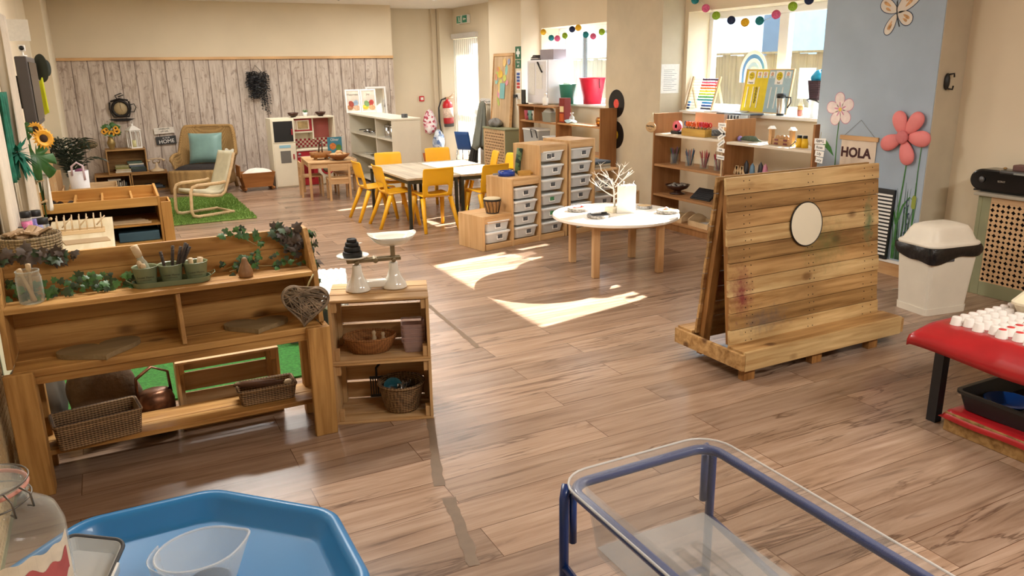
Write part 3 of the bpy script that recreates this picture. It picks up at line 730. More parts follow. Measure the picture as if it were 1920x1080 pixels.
# ---- far radiator cover with board, right radiator cover, left cover
GRN = plain('sage_green_paint', '#8b8c6b', .6, var=.06)
LATW = wood('lattice_wood', '#d9b78c', '#c29c6c', 'Z')
def lattice_mat(name, c, c2, s):
    m, nt, b = newmat(name); tc = N(nt, 'ShaderNodeTexCoord'); sp = N(nt, 'ShaderNodeSeparateXYZ'); nt.links.new(tc.outputs['Object'], sp.inputs[0])
    return m
LATT = plain('lattice_board', '#d0ab80', .6, var=.08)
HOLE = plain('cavity_shade', '#150b08', .9, var=.3, vs=14)  # near-black brown painted in for the shade behind the lattice holes
def lattice(y0, y1, z0, z1, x, p, mats, parent, name, th=.006, rs=.41, sgn=1):
    """pierced board in the plane X=x: diagonal grid of diamond and round holes, cut right through"""
    b = B(); ny = max(1, round((y1-y0)/p)); nz = max(1, round((z1-z0)/p)); py = (y1-y0)/ny; pz = (z1-z0)/nz
    K = 8
    for i in range(ny):
        for j in range(nz):
            cy, cz = y0+(i+.5)*py, z0+(j+.5)*pz
            dia = (i+j) % 2 == 0
            o = []; h = []
            for k in range(K):
                a = 2*PI*k/K
                ca_, sa_ = math.cos(a), math.sin(a); m_ = max(abs(ca_), abs(sa_))
                o.append((cy+py/2*ca_/m_, cz+pz/2*sa_/m_))
                r = rs*(1.22 if k % 2 == 0 else .74) if dia else rs*.72
                h.append((cy+py*r*ca_, cz+pz*r*sa_))
            vs = [(x, q[0], q[1]) for q in o]+[(x, q[0], q[1]) for q in h]+[(x+th*sgn, q[0], q[1]) for q in h]
            fs = []
            for k in range(K):
                k2 = (k+1) % K
                fs.append((k, K+k, K+k2, k2)); fs.append((K+k, 2*K+k, 2*K+k2, K+k2))
            b.add(vs, fs)
    return b.out(name, mats, parent)
t = thing('radiator_cover', 'green radiator cover with pierced wooden lattice under the artwork board', 'radiator cover', (0, 0, 0))
B().box(5.01, 5.308, 10.0, 10.02, 0, .75).box(5.01, 5.308, 10.72, 10.74, 0, .75).box(5.01, 5.03, 10.02, 10.06, .08, .75, 1).box(5.01, 5.03, 10.68, 10.72, .08, .75, 1).box(5.01, 5.03, 10.02, 10.72, 0, .08, 1).box(5.01, 5.03, 10.06, 10.68, .71, .75, 1).out('body', [GRN, LATW], t, bevel=.003)
B().box(5.0, 5.308, 9.99, 10.75, .75, .77).out('top_board', GRN, t, bevel=.004)
lattice(10.06, 10.68, .08, .71, 5.012, .042, LATT, t, 'lattice')
B().box(5.05, 5.06, 10.02, 10.72, .02, .74).out('lining', HOLE, t)  # dark sheet standing in for the shade inside the cover
t = thing('radiator_cover', 'olive green radiator cover with pierced lattice, under the black stereo', 'radiator cover', (0, 0, 0))
rx = 5.36
B().box(rx, 5.58, 3.31, 3.34, 0, .70).box(rx, rx+.02, 3.25, 3.31, .0, .70).box(rx, rx+.02, 1.5, 3.25, 0, .10).box(rx, rx+.02, 1.5, 3.25, .66, .70, 1).box(rx, 5.58, 1.47, 1.5, 0, .70).out('body', [GRN, LATT], t, bevel=.003)
B().box(rx-.03, 5.58, 1.45, 3.36, .70, .722).out('top_board', plain('grey_shelf', '#a39c8c', .5), t, bevel=.004)
lattice(1.5, 3.25, .10, .66, rx+.002, .0355, LATT, t, 'lattice')
B().box(rx+.02, rx+.03, 1.5, 3.3, .02, .69).out('lining', HOLE, t)  # dark sheet close behind the holes, shade put into its colour
t = thing('radiator_cover', 'pierced cream radiator cover at the left edge, behind the glass jar', 'radiator cover', (0, 0, 0))
B().box(-.635, -.505, 3.585, 3.61, 0, .62).box(-.515, -.505, 2.2, 3.585, 0, .03).out('body', GRN, t)
lattice(2.2, 3.585, .03, .6, -.507, .03, plain('cream_lattice', '#cdb489', .6), t, 'lattice', .005, .32, -1)
B().box(-.545, -.54, 2.2, 3.58, .02, .6).out('lining', HOLE, t)  # shade inside the left cover, drawn as a dark sheet
B().box(-.636, -.5, 2.19, 3.62, .62, .64).out('top_board', GRN, t, bevel=.003)
# ================================================================ things on and round the bench
LEAF = plain('ivy_leaf', '#3f6a30', .45, var=.45, vs=30)
LEAFD = plain('dark_leaf', '#2b4020', .5, var=.4, vs=30)
LEAFB = plain('brown_leaf', '#4a3c30', .7, var=.35, vs=30)
VINE = plain('pale_vine', '#a89a6a', .7, var=.2)
def ivy_leaf(b, p, nrm, up, s, mi=0):
    n = Vector(nrm).normalized(); u = Vector(up); u = (u-n*u.dot(n)).normalized(); r = n.cross(u)
    pts = [(0, 0), (.28, -.12), (.55, .1), (.36, .3), (.42, .62), (.16, .62), (0, 1), (-.16, .62), (-.42, .62), (-.36, .3), (-.55, .1), (-.28, -.12)]
    vs = [Vector(p)+r*(x*s)+u*(y*s)+n*(.06*s*(1-abs(x)*3)) for x, y in pts]+[Vector(p)+u*(.4*s)+n*(.1*s)]
    b.add(vs, [(i, (i+1) % 12, 12) for i in range(12)], mi, True)
def garland(name, label, path, n, s, spread, mats, nrm=(0, -1, .5), seed=1, vine=.0022):
    r = random.Random(seed); t = thing(name, label, 'ivy', path[0])
    P = [Vector(p)-Vector(path[0]) for p in path]
    B().tube(P, vine, 6).out('vine', VINE, t)
    b = B()
    for i in range(n):
        q = r.random()*(len(P)-1); k = min(int(q), len(P)-2); p = P[k].lerp(P[k+1], q-k)
        p = p+Vector((r.uniform(-1, 1)*spread[0], r.uniform(-1, 0)*spread[1], r.uniform(-.3, 1)*spread[2]))
        nn = Vector(nrm)+Vector((r.uniform(-.6, .6), r.uniform(-.3, .3), r.uniform(-.4, .6)))
        ivy_leaf(b, p, nn, (r.uniform(-1, 1), r.uniform(-.4, .2), r.uniform(-1, .6)), s*r.uniform(.6, 1.15), r.choice(range(len(mats))))
    b.out('leaves', mats, t)
    return t
garland('ivy_garland', 'green trailing ivy on the bench\'s upper shelf between glass jar and pots', [(-.40, 3.56, .77), (-.28, 3.52, .765), (-.18, 3.55, .78), (-.08, 3.53, .765), (.0, 3.55, .76)], 75, .036, (.05, .05, .045), [LEAF, LEAF, LEAFD], seed=3)
garland('ivy_garland', 'pale-stemmed ivy sprig rising behind the little wooden gourd', [(.38, 3.56, .76), (.46, 3.54, .79), (.55, 3.56, .84), (.47, 3.585, .90), (.43, 3.58, .915)], 30, .033, (.05, .02, .03), [LEAF, LEAF, LEAFD], seed=5)
garland('ivy_garland', 'ivy lying along the right end of the upper shelf under the dark leaves', [(.40, 3.52, .76), (.5, 3.55, .765), (.6, 3.53, .76), (.7, 3.55, .77)], 34, .03, (.05, .05, .06), [LEAF, LEAFD], seed=7)
garland('ivy_garland', 'withered brown ivy bunched in the bench\'s top right corner', [(.60, 3.585, .90), (.66, 3.57, .89), (.69, 3.56, .85), (.70, 3.56, .80)], 46, .045, (.04, .02, .035), [LEAFB, LEAFB, LEAFD], seed=8)
garland('ivy_garland', 'dark ivy hanging down outside the right end of the bench', [(.775, 3.58, .90), (.78, 3.56, .8), (.785, 3.58, .72), (.78, 3.57, .62), (.785, 3.58, .55)], 40, .04, (.012, .04, .03), [LEAFB, LEAF, LEAFD], nrm=(1, -.6, .2), seed=9)
garland('ivy_garland', 'withered brown ivy over the bench\'s left top corner behind the jar', [(-.43, 3.59, .90), (-.36, 3.585, .91), (-.28, 3.58, .895), (-.22, 3.585, .88)], 40, .05, (.05, .03, .03), [LEAFB, LEAFB, LEAFD], seed=12)
garland('ivy_plant', 'ivy hanging down at the far left between bench and radiator cover', [(-.53, 3.50, .86), (-.525, 3.48, .75), (-.53, 3.5, .66)], 90, .05, (.045, .09, .06), [LEAF, LEAFD, LEAFD], nrm=(.6, -.8, .2), seed=14)

HEARTW = wood('mango_wood', '#94805f', '#7b6848', 'X', sc=1.4)
def heart_outline(w, n=40):
    o = []
    for i in range(n):
        a = 2*PI*i/n; x = 16*math.sin(a)**3; y = 13*math.cos(a)-5*math.cos(2*a)-2*math.cos(3*a)-math.cos(4*a)
        o.append((x/34*w, (y+2.5)/34*w))
    return o[::-1]
for loc, rz, w_, lb in (((-.135, 3.40, .518), .15, .33, 'wooden heart-shaped board lying on the bench worktop, left of the divider'), ((.475, 3.415, .518), -.1, .29, 'wooden heart-shaped board lying on the bench worktop, right of the divider')):
    o = B().prism([(x, y*.78) for x, y in heart_outline(w_)], 0, .02).out('heart_board', HEARTW, bevel=.003); o.location = loc; o.rotation_euler = (0, 0, rz)
    tag(o, lb, 'board', 'heart boards on the bench')
# woven twig heart
TWIG = plain('grey_twig', '#86745f', .8, var=.5, vs=25)
o = thing('wicker_heart', 'grey-brown woven twig heart hanging at the right end of the bench', 'heart', (.672, 3.325, .61), 0, rot=(-.06, .12, -.25))
hq = heart_outline(.21, 400); hp = []
_ln = [0]
for i in range(400): _ln.append(_ln[-1]+(Vector(hq[(i+1) % 400])-Vector(hq[i])).length)
for k in range(44):
    q = _ln[-1]*k/44; i = max(j for j in range(400) if _ln[j] <= q); hp.append(hq[i])
b = B()
for k, off in ((0, 0), (1, .012), (1, -.012)):
    b.tube([(x*(1-.04*k), off, y*(1-.04*k)) for x, y in hp], .005, 6, closed=True)
b.out('frame', TWIG, o)
b = B(); r = random.Random(4)
for i in range(150):
    a = r.randrange(44); c = (a+r.randrange(9, 35)) % 44
    p, q = hp[a], hp[c]; yo = r.uniform(-.014, .012)
    b.tube([(p[0]*.98, yo, p[1]*.98), ((p[0]+q[0])/2, yo-.006, (p[1]+q[1])/2), (q[0]*.98, yo, q[1]*.98)], .0032, 5)
b.out('woven_twigs', TWIG, o)
B().tube([(0, 0, .07), (.015, .02, .11), (.03, .03, .14)], .004, 6).out('raffia_loop', VINE, o)

# three green pots on a tray
POTG = plain('sage_enamel', '#788262', .35, var=.06)
INK = plain('dark_ink', '#2b2d22', .6, var=0)
t = thing('pot_tray', 'sage green metal tray carrying three small pots on the bench', 'tray', (.165, 3.50, .745), -.06)
B().rbowl(.155, .05, .05, .022, .15, .046, .003, 0, None, 8).out('tray_body', POTG, t)
for sx in (-1, 1): B().tube([(sx*.148, -.03, .02), (sx*.172, -.02, .035), (sx*.172, .02, .035), (sx*.148, .03, .02)], .002, 6).out('handle', POTG, t)
pots = []
for k, (px, lb) in enumerate(((-.098, 'sage green pot holding a corked bottle and wooden pegs, left of three'), (0, 'sage green pot holding dark twigs, middle of three'), (.098, 'sage green pot holding short sticks, right of three'))):
    p = thing('pot', lb, 'pot', (.165+px*math.cos(-.06), 3.50+px*math.sin(-.06), .749), -.06, 'sage green pots on the tray')
    B().lathe([(0, 0), (.036, 0), (.038, .004), (.049, .075), (.0515, .08), (.0495, .082), (.046, .076), (.035, .006), (0, .006)], 28).out('pot_body', POTG, p)
    text('Sweet Home', .0125, INK, p, (0, -.0450, .042), (PI/2-.16, 0, 0), 'lettering', .0002)
    text('FLOWERS & GARDEN', .0048, INK, p, (0, -.0432, .030), (PI/2-.16, 0, 0), 'lettering', .0002)
    pots.append(p)
def rod(name, label, cat, a, c, r, mat, group=None, n=8, prof=None):
    a = Vector(a); c = Vector(c); d = c-a; L_ = d.length
    o = B().lathe(prof(L_) if prof else [(0, 0), (r, 0), (r, L_), (0, L_)], n).out(name, mat, bevel=0)
    o.location = a; o.rotation_euler = d.to_track_quat('Z', 'Y').to_euler()
    return tag(o, label, cat, group)
BARK = plain('dark_bark', '#3a2f27', .8, var=.4, vs=40, bump=.6, bs=120)
PALEW = plain('pale_turned_wood', '#cbb18c', .6, var=.12, vs=30)
for a, c in (((.15, 3.49, .757), (.135, 3.50, .885)), ((.165, 3.50, .757), (.185, 3.50, .905)), ((.175, 3.49, .757), (.215, 3.49, .90)), ((.182, 3.49, .757), (.235, 3.48, .915)), ((.17, 3.51, .757), (.243, 3.50, .905)), ((.178, 3.50, .757), (.25, 3.49, .895))):
    rod('twig', 'dark bark-covered twig standing in the middle sage green pot', 'twig', a, c, .0065, BARK, 'dark twigs in the middle pot')
for a, c, r in (((.25, 3.50, .757), (.245, 3.49, .845), .01), ((.27, 3.49, .757), (.285, 3.49, .845), .012)):
    rod('stick', 'short pale stick in the right-hand sage green pot', 'stick', a, c, r, PALEW, 'short sticks in the right pot', 10)
def peg(L_): return [(0, 0), (.011, 0), (.009, L_*.35), (.012, L_*.55), (.007, L_*.72), (.011, L_*.86), (.007, L_*.97), (0, L_)]
for a, c in (((.055, 3.50, .757), (.048, 3.49, .86)), ((.066, 3.48, .757), (.062, 3.47, .85))):
    rod('wooden_peg', 'turned wooden peg doll beside the corked bottle in the left green pot', 'peg', a, c, .01, PALEW, 'peg dolls in the left pot', 14, peg)
bt = thing('corked_bottle', 'clear bottle with a wooden stopper leaning in the left green pot', 'bottle', (.088, 3.51, .758), rot=(0, -.30, 0))
B().lathe([(0, 0), (.016, 0), (.018, .004), (.018, .09), (.013, .105), (.013, .118), (.0, .118)], 20).out('bottle_body', clear('bottle_glass', '#cfd5c4', .35, .1), bt)
B().lathe([(0, .118), (.014, .118), (.0155, .135), (.015, .168), (0, .17)], 16).out('stopper', PALEW, bt)
o = B().lathe([(0, 0), (.026, 0), (.031, .008), (.031, .025), (.022, .05), (.013, .068), (.012, .078), (.006, .086), (0, .087)], 28).out('wooden_gourd', wood('gourd_wood', '#a07a55', '#85603e', 'Z', sc=2)); o.location = (.458, 3.455, .744)
tag(o, 'small turned wooden gourd on the upper shelf of the bench', 'gourd')
GLASSJ = clear('jar_glass', '#e2ebe6', .09, .05, .12)
jr = thing('glass_jar', 'ribbed clear glass jar holding two wooden pegs on the bench shelf', 'jar', (-.345, 3.47, .745))
b = B(); n = 48
vs = []
pf = [(.038, 0), (.043, .006), (.043, .10), (.040, .112), (.040, .125), (.0415, .128)]
for rr, z in pf:
    for j in range(n):
        a = 2*PI*j/n; q = rr+(.0012*math.cos(16*a) if .005 < z < .105 else 0); vs.append((q*math.cos(a), q*math.sin(a), z))
b.add(vs, [(i*n+j, i*n+(j+1) % n, (i+1)*n+(j+1) % n, (i+1)*n+j) for i in range(len(pf)-1) for j in range(n)]+[tuple(range(n-1, -1, -1))], 0, True)
b.out('jar_body', GLASSJ, jr, solid=.002)
B().tube([(.0405*math.cos(a*PI/16), .0405*math.sin(a*PI/16), .127) for a in range(32)], .0025, 6, closed=True).out('jar_rim', GLASSJ, jr)
for a, c in (((-.335, 3.47, .75), (-.372, 3.465, .885)), ((-.345, 3.48, .75), (-.338, 3.475, .90))):
    rod('wooden_dowel', 'pale turned wooden peg standing in the ribbed glass jar', 'peg', a, c, .008, PALEW, 'pegs in the ribbed jar', 12, lambda L_: [(0, 0), (.008, 0), (.006, L_*.8), (.0095, L_*.82), (.0095, L_*.98), (0, L_)])

# lower shelf
def basket_rect(name, label, a, b_, h, loc, rz, mat=SEAGRASS):
    t = thing(name, label, 'basket', loc, rz)
    B().rbowl(a, b_, .02, h, a-.012, b_-.012, .012, 0, None, 4).out('basket_body', mat, t)
    rim = []
    for cx, cy, s0 in ((a-.02, b_-.02, 0), (-a+.02, b_-.02, 1), (-a+.02, -b_+.02, 2), (a-.02, -b_+.02, 3)):
        for i in range(5): q = (s0+i/4)*PI/2; rim.append((cx+.016*math.cos(q), cy+.016*math.sin(q), h))
    B().tube(rim, .008, 8, closed=True).out('rim', mat, t)
    return t
basket_rect('seagrass_basket', 'long dark seagrass basket on the bench\'s lower shelf, left end', .165, .085, .105, (-.195, 3.455, .143), .14)
basket_rect('seagrass_basket', 'small seagrass basket with wooden utensils on the lower shelf, right end', .13, .07, .07, (.50, 3.515, .143), -.02)
rod('rolling_pin', 'brown wooden rolling pin lying across the small seagrass basket', 'rolling pin', (.36, 3.54, .222), (.575, 3.50, .215), .016, wood('dark_pin', '#6d4a32', '#553724', 'Z'), None, 14, lambda L_: [(0, 0), (.007, .003), (.008, .03), (.016, .035), (.016, L_-.035), (.008, L_-.03), (.007, 0+L_)])
o = B().lathe([(0, 0), (.017, 0), (.02, .01), (.014, .022), (0, .024)], 18).out('wood_slice', PALEW); o.location = (.60, 3.51, .192); tag(o, 'small pale wooden disc in the small seagrass basket', 'disc')
# crate standing behind
crate('slatted_crate', 'brown slatted crate standing on its side behind the small basket', .46, .2, .33, (.135, 3.66, .0), 0, [CRW, CRZ])
o = B()
o.prism([(-.05, 0), (.03, .012), (.0, .02), (-.06, .012)], 0, .002, 0, TR(.40, 3.852, .285, rx=PI/2))
# turf mat under the house, and house
TURF = plain('turf_green', '#35752f', .95, var=.35, vs=60, bump=.8, bs=150)
o = B().box(-.62, 1.0, 4.05, 4.95, 0.0, .012).out('turf_mat', TURF); tag(o, 'bright green turf mat on the floor behind the bench', 'mat')
HOUSEG = plain('grey_green_card', '#6f786e', .6, var=.08)
FLEECE = plain('white_fleece', '#dfe4e2', .95, var=.12, vs=50, bump=1.0, bs=90)
t = thing('toy_house', 'grey toy house with a shaggy white roof behind the wooden crates', 'toy house', (1.02, 4.72, .012), -.25)
hw, hd, hh = .16, .17, .26
b = B().box(-hw, hw, -hd, hd, 0, .012).box(-hw, -hw+.012, -hd, hd, 0, hh).box(-hw, hw, hd-.012, hd, 0, hh).box(hw-.012, hw, -hd, -.07, 0, hh).box(hw-.012, hw, .07, hd, 0, hh).box(-hw, -.05, -hd, -hd+.012, 0, hh).box(.07, hw, -hd, -hd+.012, 0, hh).box(-hw, hw, -hd, -hd+.012, .19, hh)
b.out('walls', HOUSEG, t)
r = random.Random(2); b = B()
def roof(u, v):
    x = (u-.5)*.40; q = (v-.5)*2; y = q*.21; z = hh+.15*(1-abs(q))-.015 if abs(q) < 1 else hh-.03
    return (x+r.uniform(-.004, .004), y, z+r.uniform(-.006, .006)-(.03*r.random() if abs(q) > .97 else 0))
B().grid(roof, 40, 26).out('fleece_roof', FLEECE, t, solid=.02)
# things half hidden on the lower shelf
CANV = plain('brown_canvas', '#5d4a36', .9, var=.25, vs=12, bump=.5, bs=30)
def sack(name, label, loc, s, mat, rz=0, seed=1):
    r = random.Random(seed); ph = [r.uniform(0, 6) for _ in range(6)]
    def fn(u, v):
        a = 2*PI*u; z = v; w_ = math.sin(PI*min(1, .12+v*.86))**.55 if v < .999 else 0.02
        if v < .001: w_ = 0.02
        k = 1+.10*math.sin(3*a+ph[0]+3*v)+.07*math.sin(5*a+ph[1]-6*v)
        return (s[0]*w_*k*math.cos(a), s[1]*w_*k*math.sin(a), s[2]*z+.01*math.sin(4*a+ph[2]))
    o = B().grid(fn, 28, 14, cu=True).out(name, mat, None); o.location = loc; o.rotation_euler = (0, 0, rz)
    return tag(o, label, 'bag')
sack('canvas_sack', 'crumpled brown canvas sack standing behind the long seagrass basket', (-.17, 3.78, .012), (.15, .10, .38), CANV, .2, 3)
sack('grey_sack', 'slumped grey cloth bag behind the bench\'s left leg', (-.43, 3.80, .012), (.12, .1, .40), plain('grey_canvas', '#5a5348', .9, var=.2, vs=12), .4, 6)
COPPER = plain('old_copper', '#6b4630', .35, metal=.7, var=.5, vs=25)
t = thing('copper_kettle', 'old dark copper hammered pot with a loop handle under the bench', 'kettle', (.035, 3.70, .012), .3)
B().lathe([(0, 0), (.075, 0), (.085, .02), (.085, .15), (.07, .19), (.04, .2), (0, .2)], 28, 0, None, 1, .8).out('pot_body', COPPER, t)
B().tube([(-.075, 0, .17), (-.07, 0, .27), (0, 0, .31), (.07, 0, .27), (.075, 0, .17)], .014, 8, 0, False, None, .4).out('loop_handle', COPPER, t)

# ---- things in the upper crate and lower crate
CANE = weave('honey_cane', '#a8713c', '#6b421e', 170, 330, strength=.5)
p = Vector(CL(.17, .135, .303+.0125))
t = thing('cane_bowl', 'honey-brown oval cane bowl in the upper crate', 'bowl', p, ca)
B().lathe([(0, 0), (.072, 0), (.078, .006), (.098, .06), (.102, .074), (.096, .074), (.088, .055), (.07, .01), (0, .01)], 36, 0, None, 1.25, .9).out('bowl_body', CANE, t)
B().tube([(.1225*math.cos(a*PI/18), .0882*math.sin(a*PI/18), .074) for a in range(36)], .006, 8, closed=True).out('rim', CANE, t)
for dx, dz, rr in ((.02, .085, .011), (.06, .075, .011)):
    q = p+Vector((dx, -dx*.33, .012))
    rod('wooden_peg', 'pale wooden peg doll standing in the cane bowl', 'peg', q, q+Vector((0, .004, dz)), rr, PALEW, 'peg dolls in the cane bowl', 14, peg)
o = B().cbox((0, 0, .012), (.05, .03, .022)).out('wooden_block', PALEW, bevel=.003); o.location = p+Vector((.005, -.03, .011)); o.rotation_euler = (0, 0, .3); tag(o, 'small wooden block lying in the cane bowl', 'block')
PINKT = clear('pink_tinted_tub', '#dcc3be', .30, .2)
for k in range(5):
    q = Vector(CL(.375, .12, .303+.0125+k*.021))
    t = thing('plastic_tub', 'clear pinkish plastic tub, %s of the stack of five in the upper crate' % ('lowest', 'second from bottom', 'middle', 'second from top', 'topmost')[k], 'tub', q, ca, 'nested clear tubs in the upper crate')
    B().rbowl(.052, .06, .014, .055, .043, .05, .0015, 0, None, 4, rim=.004).out('tub_body', PINKT, t)
p = Vector(CL(.305, .13, .0125))
t = thing('seagrass_basket', 'round seagrass basket full of metal scoops in the lower crate', 'basket', p, 0)
B().lathe([(0, 0), (.078, 0), (.086, .01), (.108, .125), (.112, .135), (.104, .135), (.097, .12), (.076, .012), (0, .012)], 40).out('basket_body', SEAGRASS, t)
B().tube([(.108*math.cos(a*PI/20), .108*math.sin(a*PI/20), .135) for a in range(40)], .008, 8, closed=True).out('rim', SEAGRASS, t)
TEAL = plain('teal_plastic', '#1e5a66', .4)
o = B().lathe([(0, 0), (.036, 0), (.044, .05), (.042, .05), (.034, .004), (0, .004)], 24).out('teal_cup', TEAL); o.location = p+Vector((-.035, .03, .085)); o.rotation_euler = (.7, -.2, 0); tag(o, 'teal plastic cup tipped over in the round scoop basket', 'cup')
for k, (dx, dy, rz, lb) in enumerate(((-.02, -.035, .4, 'shiny metal scoop at the front left of the round basket'), (.02, -.02, 1.1, 'shiny metal scoop in the middle of the round basket'), (.05, -.005, .7, 'shiny metal scoop poking up at the right of the round basket'))):
    t = thing('metal_scoop', lb, 'scoop', p+Vector((dx, dy, .085)), rot=(-.5, .3, rz), group='metal scoops in the round basket')
    B().grid(lambda u, v: ((v-.5)*.06, .026*math.cos(PI*u)*(1-.3*v), .026*(1-math.sin(PI*u))+.02), 12, 6).out('scoop_blade', STEEL, t, solid=.0015)
    B().tube([(.03, 0, .04), (.05, 0, .05), (.085, 0, .06)], .006, 8).out('handle', STEEL, t)
t = thing('slotted_turner', 'black slotted spatula hanging down beside the round basket', 'spatula', Vector(CL(.185, .20, .1)), rot=(0, 0, ca))
b = B()
for i in range(6): b.box(-.032+i*.0115, -.026+i*.0115, -.002, .002, -.045, .045)
b.box(-.034, .034, -.002, .002, .04, .055).box(-.034, .034, -.002, .002, -.055, -.04)
b.out('blade', BLACK, t, bevel=.001)
B().tube([(0, 0, .05), (.0, .02, .09), (.03, .04, .12)], .006, 8).out('handle', BLACK, t)

# ---- box with the round basket at the far left
t = thing('wooden_box', 'pale wooden box at the left edge under the round basket and bottles', 'box', (0, 0, 0))
B().box(-.635, -.365, 4.98, 5.64, .575, .6).out('top_board', wood('box_top', '#d3ae7b', '#b08250', 'Y', knots=.4, dark='#7c5030'), t, bevel=.003)
B().box(-.635, -.37, 4.99, 5.01, .0, .574).box(-.39, -.37, 5.01, 5.62, 0, .574).box(-.635, -.615, 5.01, 5.62, 0, .574).box(-.635, -.37, 5.62, 5.64, 0, .574).out('sides', CRZ, t, bevel=.003)
t = thing('round_basket', 'round braided basket of wooden offcuts at the left edge', 'basket', (-.475, 5.20, .6))
BRAID = weave('braided_seagrass', '#9b8460', '#4d3c26', 130, 260, strength=1.0)
B().lathe([(0, 0), (.135, 0), (.15, .012), (.158, .10), (.160, .118), (.148, .118), (.142, .10), (.132, .015), (0, .015)], 48).out('basket_body', BRAID, t)
b = B()
for k in range(7): b.tube([(.151+.001*k)*Vector((math.cos(a*PI/28), math.sin(a*PI/28), 0))+Vector((0, 0, .014+k*.0165)) for a in range(56)], .0095, 6, closed=True)
b.out('braids', BRAID, t)
r = random.Random(21); offc = wood('offcut_wood', '#a98d6d', '#8b7052', 'X', sc=2)
for k in range(13):
    a = r.uniform(0, 2*PI); q = r.uniform(0, .095)
    o = B().cbox((0, 0, 0), (r.uniform(.07, .11), r.uniform(.035, .05), .014)).out('wood_offcut', offc, bevel=.002)
    o.location = (-.475+q*math.cos(a), 5.20+q*math.sin(a), .70+.035*r.random()); o.rotation_euler = (r.uniform(-.6, .6), r.uniform(-.6, .6), r.uniform(0, 3))
    tag(o, 'flat wooden offcut in the round braided basket', 'offcut', 'wooden offcuts in the round basket')
CLB = clear('bottle_plastic', '#e9eef0', .18, .08)
PINKG = plain('pink_glitter', '#e0468a', .4, var=.4, vs=120)
PURG = plain('purple_glitter', '#7a6cc0', .4, var=.4, vs=120)
CORALG = plain('coral_glitter', '#ef7f74', .4, var=.3, vs=120)
for x, y, h, m, lv, lb in ((-.41, 5.42, .175, None, 0, 'tall empty clear bottle with black lid on the pale box'), (-.50, 5.50, .21, PINKG, (.06, .15), 'tall bottle with pink filling and black lid behind the basket'), (-.455, 5.585, .20, PURG, (.0, .15), 'tall bottle with purple filling and black lid behind the pink one'), (-.545, 5.42, .13, CORALG, (.0, .07), 'short bottle with coral filling and black lid beside the basket'), (-.475, 5.42, .125, PINKG, (.0, .05), 'short black-lidded bottle with pink bottom in front of the tall pink one')):
    t = thing('sensory_bottle', lb, 'bottle', (x, y, .6), 0, 'sensory bottles on the pale box')
    B().lathe([(0, 0), (.03, 0), (.032, .004), (.032, h-.045), (.027, h-.036), (0, h-.036)], 24).out('bottle_body', CLB, t)
    B().lathe([(0, h-.0355), (.03, h-.0355), (.031, h-.03), (.031, h-.002), (.029, h), (0, h)], 24).out('lid', BLACK, t)
    if m: B().lathe([(0, lv[0]+.003), (.0295, lv[0]+.003), (.0295, lv[1]), (0, lv[1])], 24).out('filling', m, t)

# ---- honey construction unit
HON = wood('honey_wood', '#cf9f58', '#b27d38', 'X', sc=.8)
HONZ = wood('honey_wood_upright', '#cc9a54', '#ae7936', 'Z', sc=.8)
t = thing('tinker_unit', 'honey-coloured wooden play unit with a divided tray top and open shelves', 'shelf unit', (0, 0, 0))
X0, X1, Y0, Y1 = -.60, .325, 7.08, 7.66
B().box(X0, X1, Y0, Y0+.018, .545, .62).out('tray_front', HON, t, bevel=.003); B().box(X0, X1, Y1-.018, Y1, .545, .65).out('tray_back', HON, t, bevel=.003)
B().box(X0, X1, Y0+.019, Y1-.019, .545, .556).out('tray_floor', HON, t)
b = B()
for x in (-.30, -.1, .12): b.box(x-.008, x+.008, Y0+.019, Y1-.019, .557, .612)
b.out('tray_dividers', HONZ, t)
B().box(X0+.019, X1-.02, 7.40, 7.41, .557, .60).out('tray_rail', HON, t)
for x in (X0, X1-.02): B().prism([(Y0-.005, 0), (Y1, 0), (Y1, .66), (Y1-.05, .66), (Y0-.005, .625)], 0, .02, 0, Matrix(((0,0,1,x),(1,0,0,0),(0,1,0,0),(0,0,0,1)))).out('end_panel', HONZ, t, bevel=.003)
for z in (.06, .25, .40): B().box(X0+.021, X1-.021, Y0+.01, Y1-.02, z-.018, z).out('shelf', HON, t, bevel=.002)
B().box(X0+.021, X1-.021, Y1-.018, Y1-.01, .06, .545).out('back_board', plain('dark_back', '#4a3220', .7), t)
b = B().box(.327, .405, 7.06, 7.075, .14, .575).box(.39, .405, 7.076, 7.34, .14, .575).box(.327, .405, 7.341, 7.356, .14, .575).box(.327, .389, 7.076, 7.34, .14, .155)
b.out('side_bin', HONZ, t, bevel=.002)
BLUEF = plain('dull_blue_board', '#3c5a66', .6, var=.1)
o = B().box(-.02, .29, 7.12, 7.40, .252, .33).out('blue_case', BLUEF, bevel=.006); tag(o, 'flat dull blue case on the middle shelf of the honey unit', 'case')
for k in range(4):
    o = B().box(0, .42-.07*k, 0, .05, 0, .012).out('wooden_strip', PALE, bevel=.002); o.location = (-.18+.05*k, 7.12+.05*k, .402+.0005); o.rotation_euler = (0, 0, .08*(k-1))
    tag(o, 'long pale wooden strip on the top shelf of the honey unit, %s from the front' % ('first', 'second', 'third', 'fourth')[k], 'strip', 'wooden strips in the honey unit')
t = thing('seagrass_basket', 'oval pale seagrass basket on the bottom shelf of the honey unit', 'basket', (.14, 7.26, .061))
B().lathe([(0, 0), (.11, 0), (.12, .01), (.13, .13), (.122, .13), (.11, .014), (0, .014)], 36, 0, None, 1, .8).out('basket_body', SEAGRASSL, t)
CONE = plain('pine_cone', '#3a2a20', .85, var=.4, vs=60)
